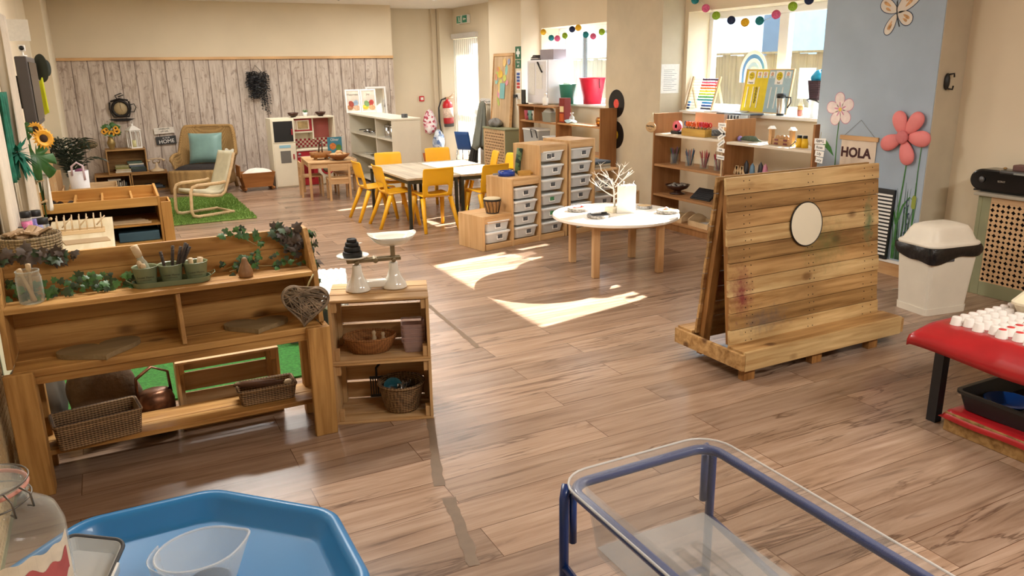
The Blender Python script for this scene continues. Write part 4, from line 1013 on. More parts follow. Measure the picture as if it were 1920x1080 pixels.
for k in range(6):
    r = random.Random(k+50)
    b = B()
    for q in range(8):
        rr = .028*math.sin(PI*(.15+.8*q/8))
        for j in range(9):
            a = 2*PI*(j+.5*(q % 2))/9; c, s_ = math.cos(a), math.sin(a); z = q*.008
            b.add([(c*rr*.4-s_*.005, s_*rr*.4+c*.005, z), (c*rr*.4+s_*.005, s_*rr*.4-c*.005, z), (c*rr+s_*.006, s_*rr-c*.006, z+.006), (c*rr-s_*.006, s_*rr+c*.006, z+.006)], [(0, 1, 2, 3)])
    b.lathe([(0, 0), (.012, .005), (.014, .04), (0, .066)], 8)
    o = b.out('pine_cone', CONE); o.location = (-.545+.038*k, 7.18+.055*(k % 2), .575); o.rotation_euler = (.9*r.uniform(-1, 1), .8*r.uniform(-1, 1), k)
    tag(o, 'dark pine cone in the left bay of the honey unit\'s tray', 'pine cone', 'pine cones in the tray')
# pale-topped small table
PLY = wood('pale_ply', '#ddcfb0', '#c9b78f', 'Y', sc=.6)
t = thing('low_table', 'low table with pale plywood top and black base before the honey unit', 'table', (0, 0, 0))
B().box(-.47, -.045, 5.68, 6.98, .475, .5).out('tabletop', PLY, t, bevel=.003)
for x in (-.455, -.08):
    for y in (5.72, 6.92): B().box(x, x+.03, y, y+.03, 0, .475).out('leg', BLACK, t)
B().box(-.44, -.06, 5.70, 5.72, .10, .475).box(-.44, -.06, 6.93, 6.945, .10, .475).box(-.075, -.06, 5.721, 6.929, .1, .475).out('black_panel', BLACK, t)
t = thing('peg_rack', 'wooden peg rack like a dish drainer on the pale low table', 'rack', (-.26, 6.36, .5), 0)
b = B().box(-.16, .16, -.05, -.035, .0, .028).box(-.16, .16, .035, .05, .0, .028)
b.out('base_rails', PALE, t, bevel=.002)
for i in range(7):
    x = -.14+i*.047
    B().tube([(x, -.042, .02), (x+.004, -.05, .13)], .0045, 6).out('peg', PALEW, t); B().tube([(x, .042, .02), (x+.004, .05, .13)], .0045, 6).out('peg', PALEW, t)
for k in range(3):
    rod('wooden_rod', 'thin pale rod lying across the peg rack', 'rod', (-.37+.11*k, 6.35, .55), (-.31+.11*k, 6.37, .61), .005, PALEW, 'rods across the peg rack')
o = B().prism([(0, 0), (.27, .015), (.25, .16), (-.03, .16)], 0, .006).out('fibreboard_sheet', plain('fibreboard', '#a58a66', .8, var=.05)); o.location = (-.34, 5.92, .5005)
tag(o, 'slanted brown fibreboard sheet lying on the pale low table', 'sheet')

# ---- left wall: curtains, screen, notices
CURT = plain('cream_curtain', '#cfc3b2', .9, var=.06, vs=8)
def curtain(name, label, y0, y1, z0, z1, x, mat, folds=6, amp=.03, belly=0):
    def fn(u, v):
        k = 1-.0*v
        return (x+amp*math.sin(2*PI*folds*u+1.2*v)+belly*math.sin(PI*v), y0+(y1-y0)*u, z0+(z1-z0)*v)
    o = B().grid(fn, folds*12, 10).out(name, mat, solid=.004); return tag(o, label, 'curtain')
curtain('curtain', 'long cream curtain hanging at the left edge, nearest to us', 5.25, 5.66, .62, 2.0, -.57, CURT, 4, .03)
curtain('curtain', 'cream curtain hanging beside the dark wall screen', 6.25, 6.75, .55, 2.0, -.545, CURT, 5, .035)
TEALF = plain('green_fabric', '#12604a', .85, var=.3, vs=20)
o = curtain('green_cloth', 'dark green cloth hanging between the two cream curtains', 5.8, 6.2, .95, 1.5, -.57, TEALF, 3, .03); o['category'] = 'cloth'
b = B(); r = random.Random(9)
for i in range(70):
    a = r.uniform(0, 2*PI); e = r.uniform(-.9, .9); L_ = r.uniform(.1, .2)
    d = Vector((math.cos(a)*math.cos(e)*.55+.1, math.sin(a)*math.cos(e), math.sin(e)-.3))
    p = Vector((0, 0, 0)); q = d*L_; s_ = d.cross(Vector((0, 0, 1))).normalized()*.012
    b.add([p, q*.5+s_, q, q*.5-s_], [(0, 1, 2, 3)])
o = b.out('green_pompom', TEALF); o.location = (-.52, 5.98, 1.13); tag(o, 'spiky dark green tinsel pompom hanging by the curtains', 'pompom')
t = thing('wall_screen', 'black flat screen mounted edge-on to us on the left wall', 'screen', (0, 0, 0))
B().box(-.53, -.45, 7.05, 7.95, 1.22, 1.74).out('housing', plain('grey_black_plastic', '#4a4441', .5), t, bevel=.01)
B().box(-.449, -.443, 7.09, 7.91, 1.26, 1.70).out('display', plain('screen_glass', '#0b0b0c', .12), t)
B().box(-.639, -.531, 7.35, 7.65, 1.35, 1.6).out('wall_bracket', BLACK, t)
t = thing('security_camera', 'small white camera perched on top of the black wall screen', 'camera', (-.48, 7.22, 1.74))
B().lathe([(0, 0), (.028, 0), (.028, .008), (.008, .012), (.007, .04), (0, .042)], 16).out('stand', WHITE, t)
B().cbox((0, 0, .062), (.046, .046, .046)).out('camera_body', WHITE, t, bevel=.006)
B().lathe([(0, 0), (.017, 0), (.017, .004), (0, .005)], 16, 0, TR(.0, -.0235, .062, rx=PI/2)).out('lens', BLACK, t)
PAPERM = plain('paper', '#e6e4de', .8, var=.05, vs=40)
t = thing('clipboard', 'white written sheet on a black clip board sticking out from the left wall', 'clipboard', (0, 0, 0))
B().box(-.60, -.42, 7.40, 7.404, 1.86, 2.02).out('sheet', PAPERM, t)
B().box(-.639, -.60, 7.395, 7.41, 1.80, 2.04).out('black_back', BLACK, t)
HATM = plain('dark_green_felt', '#3b423c', .9, var=.1)
o = B().lathe([(0, -.012), (.15, -.012), (.155, 0), (.10, .012), (.09, .06), (.05, .075), (0, .078)], 32).out('sun_hat', HATM); o.location = (-.545, 10.6, 1.68); o.rotation_euler = (0, PI/2, .5); tag(o, 'dark green round hat hanging on the left wall behind the screen', 'hat')
HIVIS = plain('hi_vis_yellow', '#d8e02c', .8, var=.1)
o = B().grid(lambda u, v: (.02*math.sin(6*u), (u-.5)*.22*(1-.35*v), v*.36+.02*math.sin(9*u)), 10, 8).out('hi_vis_vest', HIVIS, solid=.012); o.location = (-.57, 10.25, 1.2); o.rotation_euler = (0, 0, .4); tag(o, 'crumpled yellow high-visibility vest hung below the green hat', 'vest')
# coat stand, big leaf and sunflowers
t = thing('coat_stand', 'wooden branch-like stand with short pegs by the cream curtain', 'coat stand', (-.525, 6.9, 0))
B().tube([(0, 0, 0), (.005, 0, .3), (-.005, 0, .6), (.0, .0, .9)], [.022, .018, .02, .014], 10).out('post', PALEW, t)
for z, dx in ((.52, .06), (.52, -.05), (.66, .05), (.66, -.06), (.82, .05)):
    B().tube([(0, 0, z), (dx, -.02, z+.02)], .008, 8).ball((dx, -.02, z+.02), .012).out('peg', PALEW, t)
B().lathe([(0, 0), (.11, 0), (.11, .015), (.03, .03), (0, .03)], 24).out('base', PALEW, t)
o = curtain('white_cloth', 'white cloth draped from the peg of the wooden coat stand', 6.88, 7.04, .6, .88, -.46, plain('white_cotton', '#e9e4da', .9), 2, .02); o['category'] = 'cloth'
t = thing('artificial_plant', 'big cut-leaf monstera with sunflowers in front of the palm', 'plant', (-.50, 6.98, 0))
b = B(); MON = plain('monstera_green', '#2c5a22', .4, var=.2, vs=8)
def mon(b, T, s, mi=0):
    o = []
    n = 40
    for i in range(n+1):
        a = -PI*.93+2*PI*.93*i/n
        rr = (1+.25*math.cos(a))*(.55 if i % 6 == 3 else 1)
        o.append((rr*math.sin(a)*.9*s, -rr*math.cos(a)*s*.95, -.18*s*rr*rr*abs(math.sin(a))))
    vs = [(0, .12*s, 0)]+o
    b.add(vs, [(0, i, i+1) for i in range(1, n+1)], mi, True, T)
mon(b, TR(.01, -.08, 1.01, rx=PI/2-.35, rz=.35), .15); mon(b, TR(-.05, -.02, 1.22, rx=PI/2-.2, rz=-.6), .08)
b.out('monstera_leaf', MON, t, solid=.002)
B().tube([(0, .02, .0), (0, .02, .6), (.0, 0, 1.02)], .006, 6).tube([(0, .02, .6), (.04, .02, 1.18)], .005, 6).tube([(0, .02, .6), (-.03, .05, 1.24)], .005, 6).out('stems', MON, t)
PETAL = plain('sunflower_petal', '#e6a52c', .6, var=.2, vs=30); SEED = plain('sunflower_heart', '#3a2412', .9, var=.3, vs=60)
def sunflower(t, T, s, nm='sunflower'):
    b = B()
    for k, (n, r0, lift) in enumerate(((18, 1, .0), (16, .85, .12))):
        for i in range(n):
            a = 2*PI*(i+.5*k)/n; c, s_ = math.cos(a), math.sin(a)
            pts = [(.3, -.06, .0), (.65, -.13, .05+lift), (r0, 0, -.05+lift), (.65, .13, .05+lift), (.3, .06, 0)]
            b.add([((x*c-y*s_)*s, (x*s_+y*c)*s, z*s) for x, y, z in pts], [(0, 1, 2, 3, 4)], 0, False, T)
    b.lathe([(0, .12*s), (.25*s, .1*s), (.36*s, .04*s), (.3*s, -.06*s), (0, -.08*s)], 18, 1, T)
    return b.out(nm, [PETAL, SEED], t)
sunflower(t, TR(.075, -.01, 1.14, rx=PI/2-.2, rz=.5), .085); sunflower(t, TR(.03, .02, 1.21, rx=PI/2-.5, rz=.0), .065)
# ================================================================ right side: windows, walls, shelves
def disc(name, r, th, mat, parent, loc, rot, n=32): return B().lathe([(0, 0), (r, 0), (r, th), (0, th)], n, sm=False).out(name, mat, parent, loc, rot=rot)
FACEW = (0, -PI/2, 0)      # a disc that faces -X
BALLC = dict(teal=plain('teal_tissue', '#2c8f95', .8, var=.2, vs=60), pink=plain('pink_tissue', '#e0709a', .8, var=.2, vs=60), green=plain('lime_tissue', '#a3c23f', .8, var=.2, vs=60), navy=plain('navy_tissue', '#26345a', .8, var=.3, vs=60), yellow=plain('yellow_tissue', '#e8be2e', .8, var=.15, vs=60))
STRING = plain('white_string', '#e8e4da', .8)
def bunting(label, pts, grp, x, hook):
    t = tag(B().tube([(x, hook[0][0], hook[0][1])]+[(x, y, z) for c, y, z in pts]+[(x, hook[1][0], hook[1][1])], .002, 5).out('bunting_string', STRING), label, 'string')
    for k, (c, y, z) in enumerate(pts):
        b = B(); n = 24
        for i in range(n):           # honeycomb tissue fins
            a = 2*PI*i/n; m = 8
            vs = [(0, 0, -.04*math.cos(PI*q/m)) for q in range(m+1)]+[(.04*math.sin(PI*q/m)*math.cos(a), .04*math.sin(PI*q/m)*math.sin(a), -.04*math.cos(PI*q/m)) for q in range(m+1)]
            b.add(vs, [(q, q+1, m+2+q, m+1+q) for q in range(m)])
        b.ball((0, 0, 0), .036, n=16)
        o = b.out('honeycomb_ball', BALLC[c]); o.location = (x-.045, y, z)
        tag(o, '%s honeycomb paper ball, %s from the left on the %s bunting' % (c, ('first', 'second', 'third', 'fourth', 'fifth', 'sixth', 'seventh', 'eighth', 'ninth')[k], grp), 'ball', 'honeycomb balls on the %s bunting' % grp)
bunting('white string of the bunting across the right window', [('teal', 6.68, 2.24), ('pink', 6.51, 2.15), ('green', 6.35, 2.07), ('navy', 6.13, 2.014), ('yellow', 5.94, 1.984), ('teal', 5.75, 1.988), ('pink', 5.55, 2.03), ('green', 5.36, 2.086), ('navy', 5.18, 2.126)], 'right', 5.585, ((6.82, 2.32), (4.9, 2.2)))
bunting('white string of the bunting across the left window', [('yellow', 9.84, 2.07), ('teal', 9.62, 1.985), ('pink', 9.46, 1.972), ('green', 9.26, 1.998), ('navy', 9.08, 2.07), ('yellow', 8.93, 2.082), ('teal', 8.75, 1.99), ('pink', 8.58, 1.964), ('green', 8.39, 2.006)], 'left', 5.585, ((9.96, 2.14), (8.1, 2.1)))
# ---- outside: fence, pale building, dark post, shade sail
FENCE = wood('fence_board', '#9f9468', '#7c7250', 'Z', sc=.8)
t = thing('garden_fence', 'weathered wooden board fence beyond the windows', 'fence', (8.6, 0, -.02))
b = B()
for i in range(118):
    y = 1.0+i*.152; b.box(.0, .02, y, y+.146, 0, 1.74+.012*((i*7) % 3))
b.out('boards', FENCE, t)
B().box(-.03, .03, 1.0, 18.9, 1.76, 1.79).box(.021, .06, 1.0, 18.9, .5, .58).out('rails', FENCE, t)
PALEB = plain('pale_blue_render', '#aebcc6', .9, var=.04); DKB = plain('slate_blue_cladding', '#4a5d70', .8)
t = thing('building', 'pale blue-white building with a dark vertical strip beyond the fence', 'building', (13, 0, -.02))
B().box(0, 6, 1, 15.2, 0, 3.6).out('walls', PALEB, t)
B().box(-.06, -.001, 12.6, 13.3, 0, 3.6).out('dark_strip', DKB, t)
B().box(-.04, -.001, 11.6, 12.55, 0, 3.6).out('blue_panel', plain('light_blue_panel', '#8fb0c2', .8), t)
SAIL = plain('grey_sail', '#b9c2c6', .9)
o = B().add([(6.9, 10.9, 2.30), (8.2, 10.7, 1.80), (8.2, 13.0, 2.35)], [(0, 1, 2)]).out('shade_sail', SAIL, solid=.01); tag(o, 'grey triangular shade sail outside the left window', 'sail')
B().tube([(8.2, 10.7, -.02), (8.2, 10.7, 1.85)], .03, 8).tube([(6.9, 10.9, -.02), (6.9, 10.9, 2.32)], .03, 8).tube([(8.2, 13.0, -.02), (8.2, 13.0, 2.4)], .03, 8).out('sail_posts', GLEG, o)
# ---- right window sill
def place(b, name, mat, loc, label, cat, rz=0, group=None, bevel=0, rot=None):
    o = b.out(name, mat, None, loc, bevel=bevel, rot=rot or (0, 0, rz)); return tag(o, label, cat, group)
BEAD = [plain('bead_%d' % i, c, .35, var=0) for i, c in enumerate(('#3b2a4a', '#e05a86', '#d8392e', '#ee7a24', '#f0d22c', '#c5d63a', '#46a04a', '#2f8f8a', '#3f9bd8', '#2e59a8', '#20233a'))]
t = thing('abacus', 'big bead abacus with rows of rainbow beads leaning on the right window sill', 'abacus', (5.575, 6.815, 1.139), 0, rot=(-.30, 0, -PI/2+.03))
B().box(0, .022, -.012, .012, 0, .36).out('end_post', PALEW, t, bevel=.003); B().box(.40, .422, -.012, .012, 0, .36).out('end_post', PALEW, t, bevel=.003)
for k in range(11):
    z = .33-k*.0305
    B().tube([(.022, 0, z), (.40, 0, z)], .002, 6).out('wire', STEEL, t)
    b = B(); left = 2 if k >= 8 else 0
    for q in range(10):
        x = (.05+.018*q) if q < left else (.395-.0185*(9-q)-.0)
        if k < 8: x = .395-.0235*(9-q)-(.0 if k else .0)
        b.ball((x-.012, 0, z), .0125, n=8, sc=(.8, 1, 1))
    b.out('beads', BEAD[k], t)['kind'] = 'stuff'
for x in (.011, .411): B().bar((x, 0, .28), (x, .15, .06), .018, .018).out('prop_leg', PALEW, t)
t = thing('emotion_board', 'framed board half yellow half blue with feelings cards on the right sill', 'board', (5.70, 6.10, 1.140), 0, rot=(-.16, 0, -PI/2))
YP = plain('yellow_felt', '#e3cf36', .8, var=.06, vs=20); BP = plain('blue_felt', '#a7c4d0', .8, var=.05, vs=20)
B().box(0, .30, 0, .012, .012, .408).out('yellow_half', YP, t); B().box(.30, .598, 0, .012, .012, .408).out('blue_half', BP, t)
B().box(-.012, .61, -.004, .016, 0, .012).box(-.012, .61, -.004, .016, .408, .42).box(-.012, 0, -.004, .016, .012, .408).box(.598, .61, -.004, .016, .012, .408).out('frame', PALE, t, bevel=.002)
SMILE = plain('smiley_yellow', '#d9c51e', .6); SKIN = plain('printed_face', '#e2b79c', .7, var=.3, vs=60)
for x in (.075, .44):
    c = B().box(x-.05, x+.05, -.003, -.0005, .275, .40).out('face_card', CARD, t)
    B().lathe([(0, 0), (.038, 0), (.038, .0015), (0, .0015)], 24, 0, TR(x, -.0032, .352, rx=PI/2)).out('smiley', SMILE, c)
    b = B()
    for sx in (-.013, .013): b.ball((x+sx, -.006, .362), .0045, n=8)
    up = 1 if x < .3 else -1
    b.tube([(x+.018*math.cos(PI+PI*i/8), -.006, (.345 if up > 0 else .325)+up*.016*math.sin(PI+PI*i/8)) for i in range(9)], .0018, 5)
    b.out('face', INK, c)
    text('Happy' if x < .3 else 'Sad', .026, INK, c, (x, -.0035, .29), SOUTH)
for x in (.18, .255, .345, .545):
    c = B().box(x-.03, x+.03, -.003, -.0005, .335, .395).out('picture_card', CARD, t)
    B().lathe([(0, 0), (.016, 0), (.018, .0015), (0, .002)], 16, 0, TR(x, -.003, .370, rx=PI/2)).out('printed_face', SKIN, c)
    B().box(x-.018, x+.018, -.0045, -.0032, .337, .352).out('printed_shirt', BP, c)
for x in (.05, .125, .2, .36, .43, .51): B().box(x-.005, x+.005, -.006, -.0005, .05, .25).out('name_strip', CARD, t)
B().tube([(.165+.014*math.sin(2.3*k)+.006*math.sin(5.1*k), -.003, .25-.0052*k) for k in range(31)], .0022, 5).out('handwriting', INK, t)
t = thing('laptop', 'thin dark closed folder-like laptop lying on the right sill before the feelings board', 'laptop', (5.50, 5.63, 1.1365), PI/2)
B().box(0, .46, -.06, .12, 0, .009).out('base', plain('dark_grey_case', '#3b4048', .4, metal=.4), t, bevel=.003); B().box(0, .46, -.06, .12, .0095, .016).out('lid', plain('grey_case', '#6c7682', .35, metal=.5), t, bevel=.003)
t = thing('travel_mug', 'steel travel mug with black lid and handle on the right sill', 'mug', (5.60, 5.47, 1.137))
B().lathe([(0, 0), (.032, 0), (.034, .01), (.041, .155), (.041, .16), (0, .16)], 28).out('mug_body', STEEL, t)
B().lathe([(.0355, .004), (.036, .02), (.0, .02)], 28).out('base_ring', BLACK, t)
B().lathe([(0, .1605), (.043, .1605), (.044, .19), (.036, .2), (0, .2)], 28).out('lid', BLACK, t)
B().tube([(.02, -.038, .165), (.03, -.085, .165), (.03, -.09, .12), (.022, -.06, .07)], .007, 8).out('handle', BLACK, t)
t = thing('plastic_bottle', 'clear bottle of orange and yellow layers at the right end of the sill', 'bottle', (5.62, 5.25, 1.137))
B().lathe([(0, 0), (.025, 0), (.028, .01), (.028, .10), (.012, .135), (.012, .15), (0, .15)], 20).out('bottle_body', CLB, t)
B().lathe([(0, .003), (.0245, .003), (.026, .012), (.026, .06), (0, .06)], 20, 0).lathe([(0, .0605), (.026, .0605), (.026, .10), (0, .10)], 20, 1).out('layers', [plain('orange_fill', '#cf5a34', .6), plain('ochre_fill', '#d9b04a', .6)], t)
t = thing('white_tub', 'white plastic tub with a dark carry handle at the right end of the sill', 'tub', (5.66, 5.12, 1.137))
B().lathe([(0, 0), (.05, 0), (.06, .14), (.065, .145), (.058, .145), (.048, .005), (0, .005)], 28).out('tub_body', clear('frosted_white', '#f2f4f6', .6, .3), t)
B().tube([(-.02, .062, .125), (-.06, .045, .15), (-.085, 0, .16), (-.06, -.045, .15), (-.02, -.062, .125)], .006, 8).out('handle', BLACK, t)
t = thing('woven_basket', 'dark brown woven basket set on the white tub by the blue pier', 'basket', (5.68, 5.11, 1.2835))
B().rbowl(.085, .07, .02, .17, .065, .055, .006, 0, None, 5).out('basket_body', weave('dark_weave', '#4a3340', '#221820', 160, 120, strength=1), t)
sack('blue_cloth', 'bright turquoise cloth bundle piled in the dark woven basket', (5.68, 5.11, 1.43), (.07, .075, .11), plain('turquoise_cloth', '#1f9fd0', .7, var=.15, bump=.4, bs=20), 0, 8)['category'] = 'cloth'
for k, (y, z) in enumerate(((6.40, 0), (6.30, 0), (6.18, 0))):
    place(B().box(-.1, .1, -.14, .14, 0, .006), 'paper_stack', PAPERM, (5.66, y-.05, 1.1365+.0065*k), 'loose white papers on the right sill beside the abacus, %s layer' % ('bottom', 'middle', 'top')[k], 'paper', .3*k, 'papers on the right sill')
place(B().lathe([(0, 0), (.03, 0), (.042, .06), (.040, .06), (.028, .003), (0, .003)], 24), 'white_cup', WHITE, (5.74, 6.62, 1.137), 'small white cup beside the abacus on the sill', 'cup')
t = thing('rainbow_sticker', 'paper rainbow in white and blues stuck on the right window pane', 'sticker', (5.905, 6.17, 1.44))
RC = [plain('rb_%d' % i, c, .6, var=0) for i, c in enumerate(('#f4f4f0', '#5b8fc8', '#dfe8f0', '#a8c4de', '#efe9da'))]
for k in range(5):
    r1 = .215-.036*k; r0 = r1-.034
    b = B(); n = 24; vs = []
    for i in range(n+1):
        a = PI*i/n
        for r_ in (r0, r1): vs.append((0, -r_*math.cos(a)*.9, r_*math.sin(a)*1.1+.06))
    vs += [(0, -r0*.9, -.02), (0, -r1*.9, -.02), (0, r0*.9, -.02), (0, r1*.9, -.02)]
    m = len(vs)
    fs = [(2*i, 2*i+1, 2*i+3, 2*i+2) for i in range(n)]+[(m-4, m-3, 1, 0), (2*n, 2*n+1, m-1, m-2)]
    b.add(vs, fs).out('rainbow_band', RC[k], t, solid=.001)
place(B().box(0, .001, -.10, .10, -.14, .14), 'window_notice', PAPERM, (5.908, 5.47, 1.42), 'white sheet stuck on the right-hand pane behind the travel mug', 'notice')
wn = place(B().box(0, .0015, -.12, .12, -.15, .15), 'wall_notice', PAPERM, (5.43, 6.898, 1.465), 'white notice in a clear sleeve on the side of the tan pier', 'notice', PI/2-PI)
b = B()
for i in range(12): b.box(5.345, 5.515-.03*((i*5) % 3), 6.8955, 6.8965, 1.345+.019*i, 1.349+.019*i)
o = b.out('printed_lines', plain('grey_print', '#8c8c90', .8), wn); o.matrix_parent_inverse = (Matrix.Translation(wn.location) @ wn.rotation_euler.to_matrix().to_4x4()).inverted()
# ---- vinyl records
VINYL = plain('vinyl_black', '#121213', .3, var=.1)
for z, lc, lb in ((1.185, '#d64a3e', 'black vinyl record with red label, the upper one on the tan pier'), (.83, '#cfa92c', 'black vinyl record with yellow label, the lower one on the tan pier')):
    t = thing('vinyl_record', lb, 'record', (5.309, 7.71, z), rot=FACEW)
    prof = [(0, .0), (.158, 0), (.159, .002), (.158, .003)]
    for i in range(16): r_ = .155-.0062*i; prof += [(r_, .0038), (r_-.003, .003)]
    prof += [(.055, .003), (0, .003)]
    B().lathe(prof, 48).out('disc', VINYL, t)
    B().lathe([(.009, .0032), (.052, .0032), (.052, .0042), (.009, .0042)], 32, sm=False).out('paper_label', plain('label_'+lc[1:], lc, .6, var=.15, vs=40), t)
# ---- bookcase under the right window
def YL(y0, y1): return (y0+y1)/2
t = thing('tape_dispenser', 'pink tape dispenser on a black foot at the left of the bookcase top', 'dispenser', (5.06, 6.28, .946))
B().box(-.04, .04, -.06, .06, 0, .03).out('foot', BLACK, t, bevel=.008)
B().lathe([(.02, -.02), (.052, -.02), (.052, .02), (.02, .02), (.02, -.02)], 28, 0, TR(0, 0, .075, ry=PI/2)).out('reel', plain('pink_plastic', '#e46a78', .4), t)
t = thing('pencil_holder', 'clear holder of blue scissors next to the yellow scissor box', 'holder', (5.08, 6.15, .946))
B().rbowl(.035, .03, .006, .07, .035, .03, .003).out('holder_body', CLB, t)
SCI_BLUE = plain('scissor_blue', '#3a5f92', .4)
def scissors(loc, mat, label, rz, grp):
    t = thing('scissors', label, 'scissors', loc, rot=(RND.uniform(-.12, .12), RND.uniform(-.1, .1), rz), group=grp)
    for s in (-1, 1):
        B().tube([(s*.016+.013*math.cos(q*PI/6), 0, .10+.02*math.sin(q*PI/6)) for q in range(12)], .0055, 6, closed=True).out('handle_ring', mat, t)
        B().bar((s*.008, 0, .085), (-s*.004, 0, .005), .008, .002).out('blade', STEEL, t)
    return t
for k, dx in enumerate((-.012, .012)): scissors((5.08+dx, 6.15, .953), SCI_BLUE, 'blue-handled scissors in the clear holder, %s one' % ('nearer the room', 'nearer the window')[k], PI/2, 'blue scissors in the clear holder')
t = thing('scissor_box', 'yellow wooden box full of upright scissors on the bookcase top', 'box', (5.04, 5.95, .946))
YBOX = wood('yellow_pine', '#d6ae58', '#b98c3c', 'Y')
B().rbowl(.06, .17, .004, .07, .06, .17, .008, 0, None, 2).out('box_body', YBOX, t)
SCM = [plain('scissor_red', '#d5282b', .4), plain('scissor_orange', '#e0641f', .4), plain('scissor_pink', '#d83a55', .4)]
for k in range(12):
    y = 6.09-.026*k; c = (1, 1, 1, 2, 1, 1, 1, 0, 2, 0, 0, 0)[k]
    scissors((5.025+.03*(k % 2), y, .956), SCM[c], '%s-handled scissors, %s from the left in the yellow box' % (('red', 'orange', 'pink')[c], ('first', 'second', 'third', 'fourth', 'fifth', 'sixth', 'seventh', 'eighth', 'ninth', 'tenth', 'eleventh', 'twelfth')[k]), PI/2+.3*((k*7) % 3-1), 'scissors in the yellow box')
def jar_of(label, loc, r_, h, cols, seed, n, grp, what='pencil', L=.17):
    t = thing('glass_jar', label, 'jar', loc, 0, grp)
    B().lathe([(0, 0), (r_*.92, 0), (r_, .006), (r_, h*.85), (r_*.88, h), (r_*.85, h), (r_*.96, h*.84), (r_*.95, .008), (0, .006)], 24).out('jar_body', GLASSJ, t)
    rr = random.Random(seed)
    return t, rr
PC = {c: plain('pencil_'+c, h, .5, var=.1) for c, h in dict(purple='#5c3f73', black='#1e1c1f', green='#2f5a3c', blue='#3a6288', red='#9c2a35', crimson='#c23a4a', maroon='#6b2a33', tan='#b98c6a', grey='#7c8489').items()}
for ji, (y, cols, lb) in enumerate(((6.33, ('purple', 'black', 'purple', 'black', 'green', 'green'), 'glass jar of purple and black pencils, first on the second shelf'), (6.095, ('blue', 'grey', 'red', 'black', 'maroon', 'blue'), 'glass jar of blue and grey pencils, second on the second shelf'), (5.88, ('crimson', 'red', 'crimson', 'maroon', 'red', 'tan'), 'glass jar of red pencils, third on the second shelf'), (5.68, ('maroon', 'tan', 'red', 'tan', 'maroon', 'crimson'), 'glass jar of maroon and tan pencils, fourth on the second shelf'))):
    t, rr = jar_of(lb, (5.08, y, .641), .042, .105, cols, ji, 6, 'pencil jars on the second shelf')
    for k, c in enumerate(cols*2):
        a = 2*PI*k/12+rr.random()*.4; a0 = Vector((5.08+.015*math.cos(a), y+.015*math.sin(a), .65)); a1 = a0+Vector((.03*math.cos(a), .035*math.sin(a), .14+.03*rr.random()))
        rod('pencil', '%s pencil standing in the %s jar on the second shelf' % (c, ('first', 'second', 'third', 'fourth')[ji]), 'pencil', a0, a1, .004, PC[c], 'pencils in the %s jar' % ('first', 'second', 'third', 'fourth')[ji], 6, lambda L_: [(0, 0), (.004, 0), (.004, L_-.015), (.0008, L_), (0, L_)])
t, rr = jar_of('small glass jar with a dark picture label beside the scissor box', (5.05, 5.69, .946), .05, .10, (), 9, 0, 'jars')
B().lathe([(.0505, .02), (.051, .02), (.051, .075), (.0505, .075)], 24).out('picture_label', PHOTO, t)
place(B().box(0, .004, -.28, .28, 0, .20), 'orange_folder', plain('orange_card', '#dba77d', .8), (5.262, 5.98, .946), 'orange card folder standing at the back of the bookcase top', 'folder')
t = thing('cd_rack', 'rack of thin cases standing behind the bookcase divider', 'rack', (5.22, 5.62, .946), 0)
B().box(-.06, .05, -.11, .11, 0, .012).box(-.06, .05, -.11, -.1, .012, .22).box(-.06, .05, .10, .11, .012, .22).out('rack_frame', CLB, t)
for k in range(8): place(B().box(0, .10, 0, .008, 0, .19), 'slim_case', PHOTO if k % 2 else PAPERM, (5.165, 5.535+.021*k, .9585), 'slim upright case in the clear rack, %s from the right' % ('first', 'second', 'third', 'fourth', 'fifth', 'sixth', 'seventh', 'eighth')[k], 'case', 0, 'slim cases in the rack')
t = thing('wooden_bowl', 'dark brown footed bowl full of pale pebbles on the third shelf', 'bowl', (5.10, 6.29, .341))
BOWLW = wood('dark_bowl_wood', '#4a2a1c', '#2e1810', 'X', sc=2, rough=.3)
B().lathe([(0, 0), (.075, 0), (.08, .008), (.04, .02), (.036, .035), (.10, .06), (.125, .095), (.118, .095), (.09, .07), (0, .06)], 36).out('bowl_body', BOWLW, t)
PEB = plain('pale_pebble', '#a9a196', .6, var=.3, vs=25)
for k in range(14):
    a = k*2.4; q = .02+.02*math.sqrt(k)
    o = B().ball((0, 0, 0), .02, n=10, sc=(1.1, .85, .6)).out('pebble', PEB); o.location = (5.10+q*math.cos(a), 6.29+q*math.sin(a), .427+.004*(k % 3)); o.rotation_euler = (0, 0, k); tag(o, 'pale rounded pebble in the dark footed bowl', 'pebble', 'pebbles in the dark bowl')
t = thing('keyboard', 'black keyboard propped upright on the third shelf', 'keyboard', (5.02, 5.99, .341), rot=(.65, 0, -PI/2+.05))
B().box(0, .27, .0, .15, 0, .012).out('keyboard_body', BLACK, t, bevel=.003)
KEY = plain('dark_grey_key', '#2d2e30', .5)
for i in range(5):
    for j in range(12):
        B().box(.008+j*.0213, .026+j*.0213, .012+i*.025, .033+i*.025, .0125, .0165).out('key', KEY, t)
